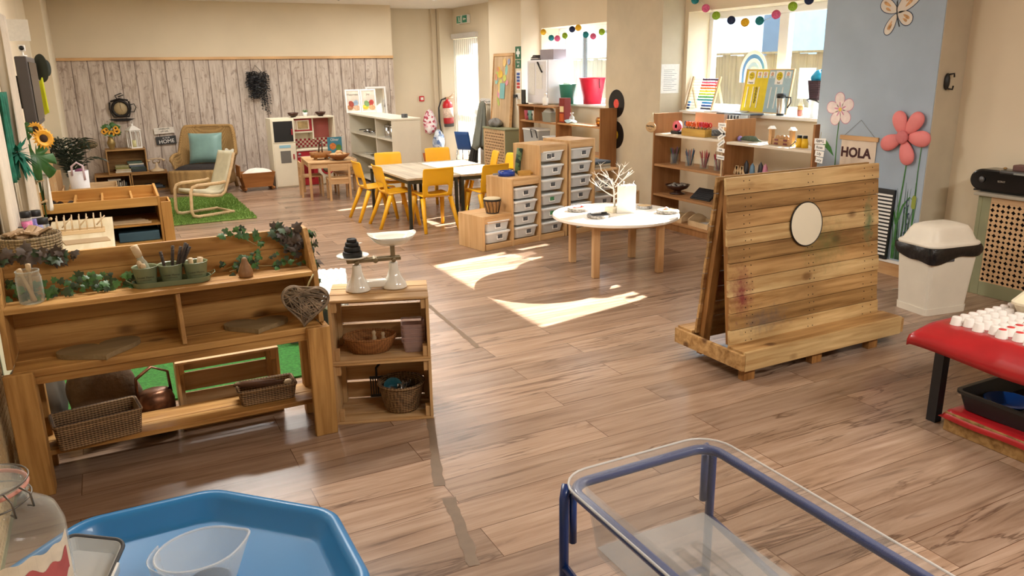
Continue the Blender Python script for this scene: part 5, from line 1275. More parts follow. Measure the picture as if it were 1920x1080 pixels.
for y, rz, lb in ((6.22, .06, 'wooden carry tray with handle holes on the bottom shelf, left one'), (5.80, -.05, 'wooden carry tray with white paper on the bottom shelf, right one')):
    t = thing('carry_tray', lb, 'tray', (5.08, y, .086), rz, 'carry trays on the bottom shelf')
    B().box(-.11, .11, -.15, .15, 0, .012).box(-.11, -.10, -.15, .15, .012, .05).box(.10, .11, -.15, .15, .012, .05).out('tray_base', PALE, t)
    for sy in (-1, 1):
        pts = [(-.11, 0)]+[(-.11+.22*i/12, .045+.05*math.sin(PI*i/12)) for i in range(13)]+[(.11, 0)]
        b = B().prism(pts, 0, .01, 0, Matrix(((1,0,0,0),(0,0,1,sy*.15-.005),(0,1,0,.012),(0,0,0,1))))
        b.out('handle_end', PALE, t)
    if y < 6: B().box(-.095, .095, -.13, .13, .0125, .016).out('paper', PAPERM, t)
# right half of the bookcase
LIZ = plain('dark_green_cloth', '#4d5a48', .8, var=.3, vs=40)
o = B().tube([(0, .10, .02), (0, .06, .028), (0, 0, .03), (0, -.06, .03), (0, -.10, .02), (0, -.15, .012)], [.014, .026, .03, .03, .015, .004], 10, 0, flat=.8).out('toy_lizard', LIZ); o.location = (5.08, 5.30, .936); tag(o, 'dark green soft toy creature lying on the bookcase top', 'toy')
B().ball((0, .12, .022), .024, n=12).out('purple_head', plain('lilac_cloth', '#8f7ab5', .8), o)
t = thing('wooden_castle', 'wooden block castle with two white-roofed towers on the bookcase top', 'block castle', (5.08, 4.92, .936), 0)
BLKW = wood('block_wood', '#c39a6c', '#a97f52', 'Z')
for y in (.12, -.11):
    B().cbox((0, y, .065), (.035, .035, .13)).out('tower', BLKW, t, bevel=.002)
    B().prism([(-.028, 0), (.028, 0), (0, .025)], -.026, .026, 0, TR(0, y, .1305, rx=PI/2, rz=PI/2)).out('tower_roof', CARD, t)
B().box(-.012, .012, -.09, .10, 0, .03).box(-.012, .012, -.09, .10, .0305, .055).out('wall_blocks', BLKW, t, bevel=.002)
for y in (-.045, .0, .05): B().lathe([(0, 0), (.025, 0), (.025, .018), (0, .018)], 20, 0, TR(.0, y, .058, ry=PI/2)).out('arch_block', BLKW, t)
for z in (.012, .042):
    for y in (-.05, .05): B().box(-.0165, -.0125, y-.02, y+.02, z-.006, z+.008).out('dark_inlay', PC['maroon'], t)
YB = plain('yellow_toy', '#e2b51c', .4)
t = thing('toy_binoculars', 'yellow toy binoculars with black eyepieces on the bookcase top', 'binoculars', (5.06, 4.68, .936))
for y in (-.03, .03):
    B().lathe([(0, 0), (.028, 0), (.028, .035), (.02, .075), (0, .075)], 20, 0, TR(0, y)).out('barrel', YB, t)
    B().lathe([(0, .0755), (.019, .0755), (.019, .098), (0, .098)], 18, 0, TR(0, y)).out('eyepiece', BLACK, t)
B().tube([(-.02, .05, .05), (-.03, .075, .02), (-.02, .11, .004), (.02, .12, .004)], .004, 6).out('strap', BLACK, t)
for k, y in enumerate((5.40, 5.335)):
    t = thing('wooden_arrowhead', 'pale wooden inverted-V block on the second shelf, %s one' % ('left', 'right')[k], 'block', (5.05, y, .641), 0, 'inverted-V blocks')
    B().bar((0, -.03, 0), (0, 0, .075), .012, .03).bar((0, .03, 0), (0, 0, .075), .012, .03).out('limbs', PALE, t)
for k, (y, c, h, nm) in enumerate(((5.295, '#24262c', .14, 'black'), (5.22, '#5d7f98', .12, 'blue'), (5.12, '#241f26', .14, 'black'), (5.065, '#b8748a', .13, 'pink'))):
    place(B().lathe([(0, 0), (.02, 0), (.028, h*.35), (.022, h*.75), (0, h)], 20, 0, None, .7, 1), 'egg_shaker', plain('egg_%d' % k, c, .4), (5.06, y, .641), '%s pointed oval toy on the second shelf, %s from the left' % (nm, ('first', 'second', 'third', 'fourth')[k]), 'toy', 0, 'pointed oval toys')
# hanging signs and name labels
SLICE = wood('wood_slice', '#d2b083', '#b98f5d', 'Y')
t = thing('wooden_sign', 'oval wooden slice sign hung on the bookcase corner by the tan pier', 'sign', (4.905, 6.50, 1.005))
B().lathe([(0, 0), (.062, 0), (.066, .006), (.062, .012), (0, .012)], 32, 0, TR(.0, 0, 0, ry=-PI/2), .8, 1.25).out('slice', SLICE, t)
text('Mark Making', .026, INK, t, (-.0135, 0, .01), WEST, sx=.9); B().tube([(-.0132, .03-.006*k, -.02+.006*math.sin(k*.9)) for k in range(11)], .0014, 5).out('flourish', INK, t)
B().tube([(0, -.045, .04), (.015, 0, .14), (0, .045, .04)], .0015, 5).out('string', VINE, t)
t = thing('name_stick', 'pale driftwood stick with a column of white word labels before the bookcase divider', 'stick', (4.90, 5.44, 0))
B().tube([(0, 0, .0), (.004, .008, .3), (-.004, -.006, .55), (.003, .006, .8), (0, 0, 1.10)], [.012, .01, .009, .008, .006], 8).out('stick', PALEW, t)
for k, (z, s, ro) in enumerate(((1.085, '', .0), (1.035, '', .5), (.985, '', -.5), (.925, '', -.55), (.865, 'milk', .1), (.80, 'Leonard', .06))):
    c = B().box(-.02, -.0185, -.05, .05, -.018, .018).out('word_label', CARD, t); c.location = (0, 0, z); c.rotation_euler = (ro, 0, 0)
    if s: text(s, .026, INK, c, (-.0205, 0, 0), WEST)
    else: B().tube([(-.0203, .032-.0032*q, .006*math.sin(2.1*q+k)) for q in range(21)], .0012, 5).out('handwriting', INK, c)
t = thing('name_labels', 'column of white name labels hanging at the right end of the bookcase', 'labels', (4.905, 4.36, 0))
for k, s in enumerate(('Teddy', 'Rose', 'Lily', 'Lucy')):
    z = 1.02-.048*k
    c = B().box(0, .0015, -.055+.01*k*.5, .055-.008*k, -.021, .021).out('name_label', CARD, t); c.location = (0, 0, z); c.rotation_euler = (.05*(k-1), 0, 0)
    text(s, .030, INK, c, (-.001, 0, 0), (PI/2, PI if k == 0 else 0, -PI/2))
B().tube([(.003, 0, .84), (.003, 0, 1.09)], .002, 5).out('string', VINE, t)
# ---- blue pier: painted flowers, butterfly, sign, balloon flower
X0 = 5.3095
def flat(b, pts, mi=0, dx=0): b.add([(X0-dx, y, z) for y, z in pts], [tuple(range(len(pts)))], mi); return b
def oval(cy, cz, ly, lz, ang, n=20, tip=0):
    o = []
    for i in range(n):
        a = 2*PI*i/n; y, z = ly*math.cos(a), lz*math.sin(a)*(1-tip*math.cos(a))
        o.append((cy+y*math.cos(ang)-z*math.sin(ang), cz+y*math.sin(ang)+z*math.cos(ang)))
    return o
PPET = plain('painted_cream', '#e5d8d6', .8, var=.08, vs=30); PPK = plain('painted_pink', '#c98aa6', .8, var=.15, vs=40); PYL = plain('painted_yellow', '#e0c063', .8)
PGR = plain('painted_green', '#3f7a3a', .8, var=.3, vs=30); PDG = plain('painted_dark_green', '#2c4f35', .8, var=.4, vs=30); PNV = plain('painted_navy', '#39465f', .8); POR = plain('painted_tan', '#c79a6a', .8, var=.3, vs=60); PCR = plain('painted_wing', '#dcd4c8', .8, var=.08)
t = thing('painted_flower', 'pale pink five-petalled flower painted on the blue pier', 'wall painting', (0, 0, 0))
fc = (4.545, 1.238)
for k in range(5):
    a = PI/2+2*PI*k/5+.15
    cy, cz = fc[0]-.072*math.cos(a), fc[1]+.072*math.sin(a)
    an = math.atan2(math.sin(a), -math.cos(a))
    b = B(); flat(b, oval(cy, cz, .066, .048, an, tip=-.25), 1, .0006); flat(b, oval(cy, cz, .061, .043, an, tip=-.25), 0, .0010)
    flat(b, oval(fc[0]-.035*math.cos(a), fc[1]+.035*math.sin(a), .026, .006, an), 1, .0014)
    b.out('petal', [PPET, PPK], t)
flat(B(), oval(fc[0], fc[1], .016, .016, 0), 0, .0018).out('flower_heart', PYL, t)
def stroke(b, pts, w0, w1, mi=0, dx=.0008):
    n = len(pts); vs = []
    for i, (y, z) in enumerate(pts):
        y0_, z0_ = pts[max(i-1, 0)]; y1_, z1_ = pts[min(i+1, n-1)]
        d = Vector((y1_-y0_, z1_-z0_)); d.normalize(); w_ = w0+(w1-w0)*i/(n-1)
        vs += [(X0-dx, y-d.y*w_, z+d.x*w_), (X0-dx, y+d.y*w_, z-d.x*w_)]
    b.add(vs, [(2*i, 2*i+1, 2*i+3, 2*i+2) for i in range(n-1)], mi); return b
stroke(B(), [(4.545, 1.16), (4.55, 1.0), (4.545, .8), (4.55, .5), (4.55, .13)], .004, .006).out('stem', PGR, t)
b = B(); flat(b, [(4.565, .86), (4.60, .93), (4.655, .985), (4.70, .985), (4.68, .94), (4.63, .905)], 0, .0009); b.out('leaf', PGR, t)
t = thing('painted_plants', 'tall green grasses and stems painted low on the blue pier', 'wall painting', (0, 0, 0))
b = B(); r = random.Random(31)
for i in range(46):
    y = r.uniform(3.77, 4.25); h = r.uniform(.15, .42) if y > 3.95 else r.uniform(.3, .62); s = r.uniform(-.05, .05)
    stroke(b, [(y, .13), (y+s*.2, .13+h*.5), (y+s, .13+h)], .006, .0008, r.choice((0, 1, 1)), .0008+.00003*i)
b.out('grass_blades', [PGR, PDG], t)
b = B(); stroke(b, [(3.89, .90), (3.90, .7), (3.915, .5), (3.92, .13)], .004, .009, 0, .0025)
stroke(b, [(3.915, .42), (3.88, .55), (3.83, .62), (3.80, .60)], .010, .002, 0, .0026); stroke(b, [(3.92, .40), (3.95, .5), (3.975, .53)], .010, .002, 0, .0026)
stroke(b, [(3.785, 1.0), (3.79, .8), (3.785, .6), (3.79, .13)], .003, .005, 0, .0027)
flat(b, [(3.775, .54), (3.775, .63), (3.80, .64), (3.81, .62), (3.81, .55), (3.80, .535)], 1, .0029)
b.out('stems', [PGR, plain('painted_olive', '#93a043', .8)], t)
b = B()
for y, z in ((3.84, .60), (3.83, .56), (3.855, .54), (3.82, .50), (3.825, .42), (3.835, .36)): stroke(b, [(y, z), (y+.012, z-.015), (y+.004, z-.05)], .006, .002, 0, .0028)
b.out('buds', PNV, t)
t = thing('painted_butterfly', 'white and tan butterfly painted high on the blue pier', 'wall painting', (0, 0, 0))
bc = (4.115, 1.955)
for k, (dy, dz, ly, lz, an) in enumerate(((.075, .04, .085, .05, 2.60), (-.085, .075, .125, .062, .85), (.045, -.085, .085, .04, -1.95), (-.065, -.04, .075, .05, -.75))):
    cy, cz = bc[0]+dy, bc[1]+dz; b = B()
    an2 = math.atan2(math.sin(an), math.cos(an)*1)
    ang = math.atan2(dz, dy)
    flat(b, oval(cy, cz, ly, lz, ang, tip=-.3), 1, .0006); flat(b, oval(cy, cz, ly-.006, lz-.006, ang, tip=-.3), 0, .001)
    flat(b, oval(cy+.2*dy, cz+.2*dz+.012, ly*.42, lz*.22, ang, tip=-.4), 2, .0014); flat(b, oval(cy+.05*dy, cz-.018, ly*.3, lz*.18, ang, tip=-.4), 2, .0014)
    b.out('wing', [PCR, PNV, POR], t)
stroke(B(), [(4.125, 2.03), (4.122, 1.97), (4.11, 1.91), (4.085, 1.85)], .006, .004, 0, .002).out('body', BLACK, t)
b = B(); stroke(b, [(4.125, 2.03), (4.13, 2.045), (4.145, 2.047)], .0015, .001, 0, .002); stroke(b, [(4.125, 2.03), (4.112, 2.05), (4.11, 2.07)], .0015, .001, 0, .002); b.out('antennae', BLACK, t)
t = thing('hanging_sign', 'cream cloth hanging with HOLA printed, behind the easel on the blue pier', 'sign', (5.302, 4.33, 0))
CLOTHS = plain('cream_canvas', '#e2d3c0', .9, var=.05)
B().box(0, .003, -.165, .165, .72, 1.005).out('cloth', CLOTHS, t)
B().box(-.008, .006, -.18, .18, 1.005, 1.04).out('wooden_bar', PINEY, t, bevel=.002)
B().tube([(0, -.14, 1.04), (.003, 0, 1.165), (0, .14, 1.04)], .0015, 5).out('cord', plain('grey_cord', '#7f7a70', .8), t)
text('HOLA', .105, plain('brown_print', '#4a2a2a', .8), t, (-.001, .02, .905), WEST, ex=.0012, bold=.035)
PKB = plain('pink_balloon', '#e78585', .5, var=.04, bump=.05, bs=80)
t = thing('balloon_flower', 'puffy pink five-petalled flower fixed to the blue pier', 'wall decoration', (5.285, 3.925, 1.06))
for a, ln in ((1.95, .105), (.95, .125), (-.02, .125), (-1.25, .115), (-2.75, .105)):
    B().ball((0, -math.cos(a)*ln, math.sin(a)*ln), .072, n=20, sc=(.42, 1, 1)).out('petal', PKB, t)
for ch, (a, ln) in zip(list(t.children), ((1.95, .105), (.95, .125), (-.02, .125), (-1.25, .115), (-2.75, .105))):
    me = ch.data; c = Vector((0, -math.cos(a)*ln, math.sin(a)*ln)); d = Vector((0, -math.cos(a), math.sin(a)))
    for v in me.vertices:
        q = v.co-c; k = q.dot(d); p_ = q-d*k; p_ *= .80+.25*max(-1, min(1, k/.072)); v.co = c+d*(k*1.35)+p_
B().ball((-.02, 0, 0), .05, n=20, sc=(.5, 1, 1)).out('flower_heart', plain('pink_knobbly', '#d97c80', .6, bump=.6, bs=220), t)
t = thing('ribbed_board', 'black and white ribbed board standing against the pier behind the easel', 'board', (5.27, 3.96, .12), rot=(0, .04, 0))
B().box(0, .02, -.012, .0, 0, .54).box(0, .02, .22, .232, 0, .54).box(0, .02, 0, .22, .52, .54).box(0, .02, 0, .22, 0, .02).box(.012, .018, 0, .22, .02, .52).out('frame', BLACK, t)
for k in range(17): B().box(.002, .011, 0, .22, .03+.0285*k, .044+.0285*k).out('white_bar', CARD, t)
t = thing('door_holder', 'black plastic hook fixed at the pier corner, beside the blue paint', 'hook', (5.40, 3.729, 1.46))
B().ball((0, -.012, 0), .04, n=16, sc=(.55, .5, 1.5)).out('hook_plate', BLACK, t)
B().tube([(.01, -.02, .05), (.045, -.03, .055), (.05, -.03, .03)], .006, 8).out('hook_arm', BLACK, t); B().tube([(.01, -.02, -.05), (.045, -.03, -.055), (.05, -.03, -.03)], .006, 8).out('hook_arm', BLACK, t)
# ---- bin, stereo
BINW = plain('bin_white', '#e6dfcf', .45, var=.04)
t = thing('swing_bin', 'tall white plastic bin with black bag round its rim', 'bin', (4.78, 3.20, 0), math.radians(-8))
B().rbowl(.20, .15, .035, .45, .17, .125, .006, 0, None, 5).out('bin_body', BINW, t)
B().rbowl(.178, .133, .036, .045, .176, .131, .004, 0, None, 5).out('foot_band', BINW, t)
BAG = plain('black_bag', '#161517', .3, var=.1, bump=.6, bs=25)
def bagfn(u, v):
    a = 2*PI*u; c, s_ = math.cos(a), math.sin(a); m = (abs(c)**12+abs(s_)**12)**(-1/12)
    k = 1.04+.05*v*(1-v)*4+.012*math.sin(9*a+4*v)
    z = .455-.085*v*(1+.22*math.sin(2*a+.5)+.10*math.sin(5*a))
    return (.206*c*m*k*(1-.03*v), .157*s_*m*k*(1-.03*v), z)
B().grid(bagfn, 64, 8, cu=True).out('bin_bag', BAG, t)
def lidfn(u, v):
    a = 2*PI*u; c, s_ = math.cos(a), math.sin(a); m = (abs(c)**6+abs(s_)**6)**(-1/6)
    prof = [(1.06, 0), (1.07, .012), (1.03, .022), (.96, .026), (.90, .05), (.82, .09), (.72, .118), (.5, .132), (.25, .136), (0.01, .136)]
    q = v*(len(prof)-1); i = min(int(q), len(prof)-2); r_ = prof[i][0]+(prof[i+1][0]-prof[i][0])*(q-i); z = prof[i][1]+(prof[i+1][1]-prof[i][1])*(q-i)
    return (.205*c*m*r_, .155*s_*m*r_*(1-.08*z/.136), .456+z)
B().grid(lidfn, 48, 18, cu=True).out('lid', BINW, t)
B().box(-.10, -.015, -.1515, -.149, .36, .385).out('sticker', plain('grey_sticker', '#55565c', .5), t, rot=None).rotation_euler = (.0, 0, 0)
t = thing('stereo', 'black rounded portable stereo on top of the right radiator cover', 'stereo', (5.45, 3.17, .7225))
b = B(); n = 20
vs = []
b.prism([(3.43-3.17-.085+.085*math.cos(a), .082+.075*math.sin(a)) for a in [PI/2-PI*i/n for i in range(n+1)]]+[(-.36+.085-.085*math.sin(a2), .082-.075*math.cos(a2)) for a2 in [PI*i/n for i in range(n+1)]], -.08, .08, 0, Matrix(((0,0,1,0),(1,0,0,0),(0,1,0,0),(0,0,0,1))))
b.out('stereo_body', plain('gloss_black', '#0d0d0e', .15), t, bevel=.012)
B().box(-.05, .05, -.34, .24, -.0005, .012).out('foot', BLACK, t)
B().box(-.086, -.02, -.25, .06, .135, .16).out('control_panel', plain('dark_grey_panel', '#3f3d3b', .35), t, bevel=.01)
B().box(-.0868, -.0855, -.12, -.04, .139, .15).out('display', plain('grey_lcd', '#8d918c', .3), t)
for y in (.17, -.27): 
    B().lathe([(.0, 0), (.018, 0), (.022, .004), (.02, .008), (0, .008)], 24, 0, TR(-.081, y, .085, ry=-PI/2)).out('tweeter', plain('tweeter_grey', '#5b5c5e', .3, metal=.6), t)
text('SONY', .02, STEEL, t, (-.0812, .035, .082), WEST)
place(B().cbox((0, 0, .02), (.08, .30, .04)), 'brown_box', plain('plum_leather', '#6b4a44', .6, var=.15), (5.45, 3.02, .8805), 'plum-brown case lying on top of the stereo', 'case', 0, None, .006)
o = B().ball((0, 0, .008), .013, n=10, sc=(1, 1, .7)).out('tan_knob', plain('tan_leather', '#a98550', .7)); o.location = (5.44, 3.235, .8805); tag(o, 'small tan knotted trinket on the stereo beside the plum case', 'trinket')
o = B().tube([(5.59, 3.42, .80), (5.585, 3.41, .66), (5.59, 3.43, .5), (5.585, 3.4, .3), (5.57, 3.42, .06), (5.5, 3.46, .004), (5.3, 3.52, .004), (5.1, 3.6, .004), (4.95, 3.62, .004)], .003, 6).out('power_cable', plain('white_cable', '#cfc6b4', .5)); tag(o, 'thin cable running from the stereo down the wall to the floor', 'cable')
# ---- bookcase under the left window, fridge, buckets
t = thing('fridge', 'small white fridge with papers on its door, under the left bunting', 'fridge', (0, 0, 0))
FR = plain('fridge_white', '#e7e7ec', .35, var=.02)
B().box(5.23, 5.62, 9.17, 9.69, 1.136, 1.70).out('fridge_body', FR, t, bevel=.012)
B().box(5.20, 5.228, 9.175, 9.685, 1.14, 1.69).out('fridge_door', FR, t, bevel=.01)
B().box(5.196, 5.199, 9.47, 9.63, 1.25, 1.66).out('paper_list', PAPERM, t); B().box(5.196, 5.199, 9.27, 9.43, 1.33, 1.63).out('paper_list', PAPERM, t); B().bar((5.19, 9.38, 1.67), (5.19, 9.26, 1.54), .02, .012).out('pen_magnet', BLACK, t)
place(B().box(-.11, .11, -.15, .15, 0, .13), 'grey_box', plain('grey_plastic_box', '#a29aa2', .5), (5.42, 9.36, 1.7005), 'grey box with a label on top of the fridge', 'box', .1, None, .006)
for k in range(5): place(B().box(-.02*k*.3, .16-.02*k, -.12+.02*k, .13-.03*k, 0, .012), 'folder', plain('dark_file_%d' % k, ('#2a2927', '#d8d4cc', '#33302c', '#6a6660', '#1f1e1d')[k], .6), (5.27, 9.60, 1.7005+.0125*k), 'thin dark folder, %s in the untidy stack on the fridge' % ('bottom', 'second from bottom', 'middle', 'second from top', 'topmost')[k], 'folder', .08*(k % 3-1), 'folders on the fridge')
place(B().lathe([(0, 0), (.035, 0), (.038, .01), (.038, .09), (.015, .11), (.012, .135), (.02, .137), (.02, .15), (0, .15)], 20), 'soap_bottle', WHITE, (5.14, 9.08, 1.126), 'white pump soap bottle in front of the fridge', 'bottle')
GRB = plain('bottle_green', '#2f7d6b', .5)
t = thing('green_bucket', 'dark green bucket beside the fridge, with white roll on top', 'bucket', (5.44, 9.02, 1.136))
B().lathe([(0, 0), (.08, 0), (.11, .24), (.115, .25), (.105, .25), (.076, .006), (0, .006)], 32).out('bucket_body', GRB, t)
B().lathe([(.02, .2), (.055, .2), (.055, .27), (.02, .27), (.02, .2)], 24).out('paper_roll', PAPERM, t)
t = thing('red_bucket', 'large bright pink-red bucket on the left window sill', 'bucket', (5.69, 8.82, 1.136))
B().lathe([(0, 0), (.115, 0), (.165, .31), (.172, .315), (.172, .33), (.155, .33), (.11, .006), (0, .006)], 40).out('bucket_body', plain('red_plastic', '#d8243f', .4), t)
B().tube([(0, -.165, .31), (-.03, -.21, .26), (-.04, -.235, .2)], .006, 6).out('handle', BLACK, t)
t = thing('candle_box', 'tall dark red printed box with candles pictured, on the left bookcase', 'box', (5.16, 8.62, .931), .1)
B().box(-.05, .05, -.055, .055, 0, .30).out('box_body', plain('dark_red_card', '#7c241f', .6), t, bevel=.003)
B().box(-.0525, -.0505, -.04, .04, .13, .20).out('label_panel', plain('cream_print', '#d9c79c', .7), t)
for y in (-.03, 0, .03): B().box(-.0535, -.0505, y-.009, y+.009, .015, .11).out('orange_print', plain('orange_print', '#d3692c', .7), t)
place(B().lathe([(0, 0), (.028, 0), (.03, .008), (.03, .075), (.012, .095), (.010, .115), (.022, .117), (.022, .13), (0, .13)], 20), 'pump_bottle', CLB, (5.14, 8.42, .931), 'clear pump bottle on the left bookcase', 'bottle')
sack('wipes_packet', 'pale blue packet of wipes lying on the left bookcase', (5.16, 8.50, .931), (.05, .12, .035), plain('pale_blue_packet', '#b5d3d8', .4, var=.15), 0, 12)['category'] = 'packet'
t = thing('brass_pot', 'shiny brass pot at the right end of the left bookcase', 'pot', (5.17, 7.80, .931))
B().lathe([(0, 0), (.05, 0), (.07, .03), (.072, .07), (.06, .1), (.055, .1), (.065, .07), (.06, .03), (0, .006)], 28).out('pot_body', plain('brass', '#b57a3c', .25, metal=.9), t)
MUGS = [plain('mug_%d' % i, c, .4) for i, c in enumerate(('#d06a84', '#8fc7c3', '#e4e4e0'))]
for k, (y, lb) in enumerate(((9.60, 'pink patterned beaker, first in the left bookcase top'), (9.50, 'mint and white beaker, second in the left bookcase top'), (9.385, 'white beaker with dark spot, third in the left bookcase top'))):
    t = thing('beaker', lb, 'beaker', (5.15, y, .921), 0, 'beakers in the left bookcase')
    B().lathe([(0, 0), (.03, 0), (.042, .12), (.044, .125), (.039, .125), (.028, .005), (0, .005)], 24).out('beaker_body', MUGS[k], t)
    if k: disc('dark_spot', .02, .002, INK, t, (-.038, .012, .075), (0, -PI/2+.1, 0), 16)
t = thing('grey_bin', 'grey open bin stuffed with white bags in the left bookcase', 'bin', (5.17, 8.99, .921))
B().rbowl(.075, .12, .015, .12, .065, .11, .004).out('bin_body', plain('grey_green_plastic', '#8d8f84', .5), t)
sack('white_bags', 'crumpled white plastic bags heaped in the grey bin', (5.17, 9.02, .94), (.065, .12, .15), plain('white_bag', '#dcdcd4', .4, var=.1, bump=.5, bs=25), 0, 15)
t = thing('lidded_box', 'clear lidded storage box with black clip handle in the left bookcase', 'box', (5.18, 9.40, .601))
B().rbowl(.095, .22, .02, .19, .085, .21, .004).out('box_body', clear('clear_grey_plastic', '#d8dadb', .35, .15), t)
B().rbowl(.102, .228, .024, .02, .102, .228, .016, 0, TR(0, 0, .191)).out('lid', TUBL, t); B().tube([(-.10, -.2, .1), (-.125, -.2, .2), (-.125, -.06, .21), (-.10, -.06, .1)], .007, 8).out('clip_handle', BLACK, t)
t = thing('lidded_box', 'smaller clear box of white bits beside the clip-handled box', 'box', (5.18, 8.93, .601))
B().rbowl(.09, .15, .02, .12, .08, .14, .004).out('box_body', clear('clear_plastic_b', '#dedede', .3, .15), t); B().rbowl(.095, .155, .02, .014, .095, .155, .01, 0, TR(0, 0, .121)).out('lid', TUBL, t)
place(B().box(0, .02, -.05, .05, 0, .19).box(0, .06, -.05, .05, 0, .015), 'card_reader', BLACK, (5.12, 9.665, 1.126), 'black upright phone dock at the left end of the fridge bookcase', 'phone dock', 0, None, .004)
# ---- far pier: board, signs, socket
t = thing('art_board', 'tall wooden board of children\'s paper collage leaning on the far pier', 'board', (5.22, 10.58, .771), rot=(0, .075, 0))
B().box(0, .02, -.305, .305, 0, 1.0).out('backing', wood('ply_grain', '#d9bd98', '#bd9a70', 'Z'), t)
B().box(-.012, .024, -.32, -.305, 0, 1.0).box(-.012, .024, .305, .32, 0, 1.0).box(-.012, .024, -.32, .32, 1.0, 1.04).out('frame', PINEY, t)
r = random.Random(6); cols = ['#d8b24a', '#c9cf6a', '#8ec1b5', '#e09aa6', '#b4c46a', '#c98d6a', '#9aa3c4', '#e2c07a']
for k in range(16):
    y = r.uniform(-.25, .25); z = r.uniform(.35, .92)
    pts = oval(0, 0, r.uniform(.04, .09), r.uniform(.03, .06), r.uniform(0, 3), 9)
    b = B().add([(-.0008-.0004*k, p[0], p[1]) for p in pts], [tuple(range(9))]); b.out('paper_scrap', plain('scrap_%d' % k, cols[k % 8], .8, var=.15), t, (0, y, z))
B().add([(-.008, -.1, .40), (-.008, .06, .40), (-.008, .06, .62), (-.008, -.1, .62)], [(0, 1, 2, 3)]).out('teal_card', plain('teal_card', '#7fb5b3', .8), t)
SGN = plain('sign_green', '#2f6b4e', .5, var=0)
t = thing('first_aid_sign', 'green and white first aid sign on the far pier', 'sign', (5.307, 10.15, 1.72))
B().box(0, .003, -.085, .085, -.0, .17).box(0, .003, -.085, .085, -.125, -.01).out('panel', SGN, t)
B().box(-.0015, -.0002, -.02, .02, .03, .14).box(-.0015, -.0002, -.055, -.0205, .065, .105).box(-.0015, -.0002, .0205, .055, .065, .105).out('cross', CARD, t)
text('First', .05, CARD, t, (-.001, 0, -.042), WEST); text('aid', .05, CARD, t, (-.001, 0, -.09), WEST)
t = thing('fire_notice', 'small white notice with blue and red bands below the first aid sign', 'notice', (5.307, 10.15, 1.30))
B().box(0, .003, -.065, .065, 0, .26).out('panel', CARD, t)
for k in range(5): B().box(-.0015, -.0002, -.045, .05, .02+.045*k, .055+.045*k).out('band', [plain('notice_red', '#c2403c', .6, var=0), plain('notice_blue', '#3d5aa0', .6, var=0)][0 if k < 2 else 1], t)
t = thing('wall_socket', 'white double socket with black plug below the fire notice', 'socket', (5.305, 10.17, 1.17))
B().box(0, .005, -.07, .07, 0, .085).out('face_plate', WHITE, t, bevel=.002); B().box(-.05, -.0005, -.0, .05, .02, .065).out('black_plug', BLACK, t, bevel=.006); B().tube([(-.03, -.02, .03), (-.04, -.05, -.1), (-.01, -.06, -.25), (-.005, -.03, -.38)], .004, 6).out('cable', WHITE, t)
sack('grey_cloth', 'crumpled grey cloth lying on the lattice radiator cover', (5.13, 10.55, .771), (.09, .14, .12), plain('grey_cloth', '#82807c', .9, var=.15, bump=.4, bs=25), 0, 22)['category'] = 'cloth'
# ================================================================ far end of the room
# crates with books along the wallpaper
CRB = wood('old_crate_wood', '#b98f58', '#93693a', 'X', dark='#6a4725', knots=.3); CRBZ = wood('old_crate_end', '#b58a54', '#8f6636', 'Z')
def box_crate(label, x0, x1, y0, y1, z0, z1, mid=None):
    t = thing('book_crate', label, 'crate', (x0, y0, z0)); W, D, H = x1-x0, y1-y0, z1-z0
    B().box(0, W, 0, D, H-.016, H).out('top_board', CRB, t, bevel=.002); B().box(0, W, 0, D, 0, .016).out('bottom_board', CRB, t, bevel=.002)
    for x in (0, W-.016): B().box(x, x+.016, 0, D, .0165, H-.0165).out('end_panel', CRBZ, t, bevel=.002)
    B().box(.0165, W-.0165, D-.012, D, .0165, H-.0165).out('back_board', CRB, t)
    return t
box_crate('wooden crate of books standing on the two lower crates, vase and lantern on it', -.04, .47, 12.3, 12.66, .245, .585)
box_crate('lower left wooden crate with a row of thin books by the wallpaper', -.22, .225, 12.22, 12.66, .0, .244)
box_crate('lower right wooden crate with a few dark books beside the wicker armchair', .235, .72, 12.22, 12.66, .0, .244)
BK = [plain('book_%d' % i, c, .6, var=.15, vs=20) for i, c in enumerate(('#4a5a4c', '#8f8b62', '#2f3a3a', '#c9c2b0', '#6d3f36', '#54606c', '#9a8f7c', '#303234', '#7c7a3c', '#b7a98c'))]
zz = .2615
for k, (x, w_, c, lb) in enumerate(((.05, .2, 3, 'bottom'), (.06, .19, 9, 'second from bottom'), (.05, .18, 8, 'third from bottom'), (.055, .17, 1, 'topmost'))):
    h = .022+.006*(k % 2)
    place(B().box(0, w_, 0, .15, 0, h), 'book', BK[c], (x, 12.33, zz), 'flat book, %s in the left pile of the upper crate' % lb, 'book', 0, 'books in the left pile of the upper crate', .002); zz += h+.0005
zz = .2615
for k, (x, c, lb) in enumerate(((.255, 7, 'bottom'), (.26, 2, 'second from bottom'), (.25, 0, 'third from bottom'), (.235, 5, 'fourth from bottom'), (.23, 3, 'fifth from bottom'), (.215, 0, 'topmost'))):
    h = .02+.008*(k % 2)
    place(B().box(0, .19, 0, .16, 0, h), 'book', BK[c], (x, 12.33, zz), 'dark flat book, %s in the right pile of the upper crate' % lb, 'book', .04*(k % 3-1), 'books in the right pile of the upper crate', .002); zz += h+.0005
for k in range(13):
    h = .12+.012*(k % 3)
    place(B().box(0, .016, 0, .15, 0, h), 'book', BK[(k*3+6) % 10] if k % 3 == 0 else BK[6], (-.135+.024*k, 12.26, .0165), 'thin upright book, %s from the left in the lower left crate' % ('first', 'second', 'third', 'fourth', 'fifth', 'sixth', 'seventh', 'eighth', 'ninth', 'tenth', 'eleventh', 'twelfth', 'thirteenth')[k], 'book', 0, 'upright books in the lower left crate', .001)
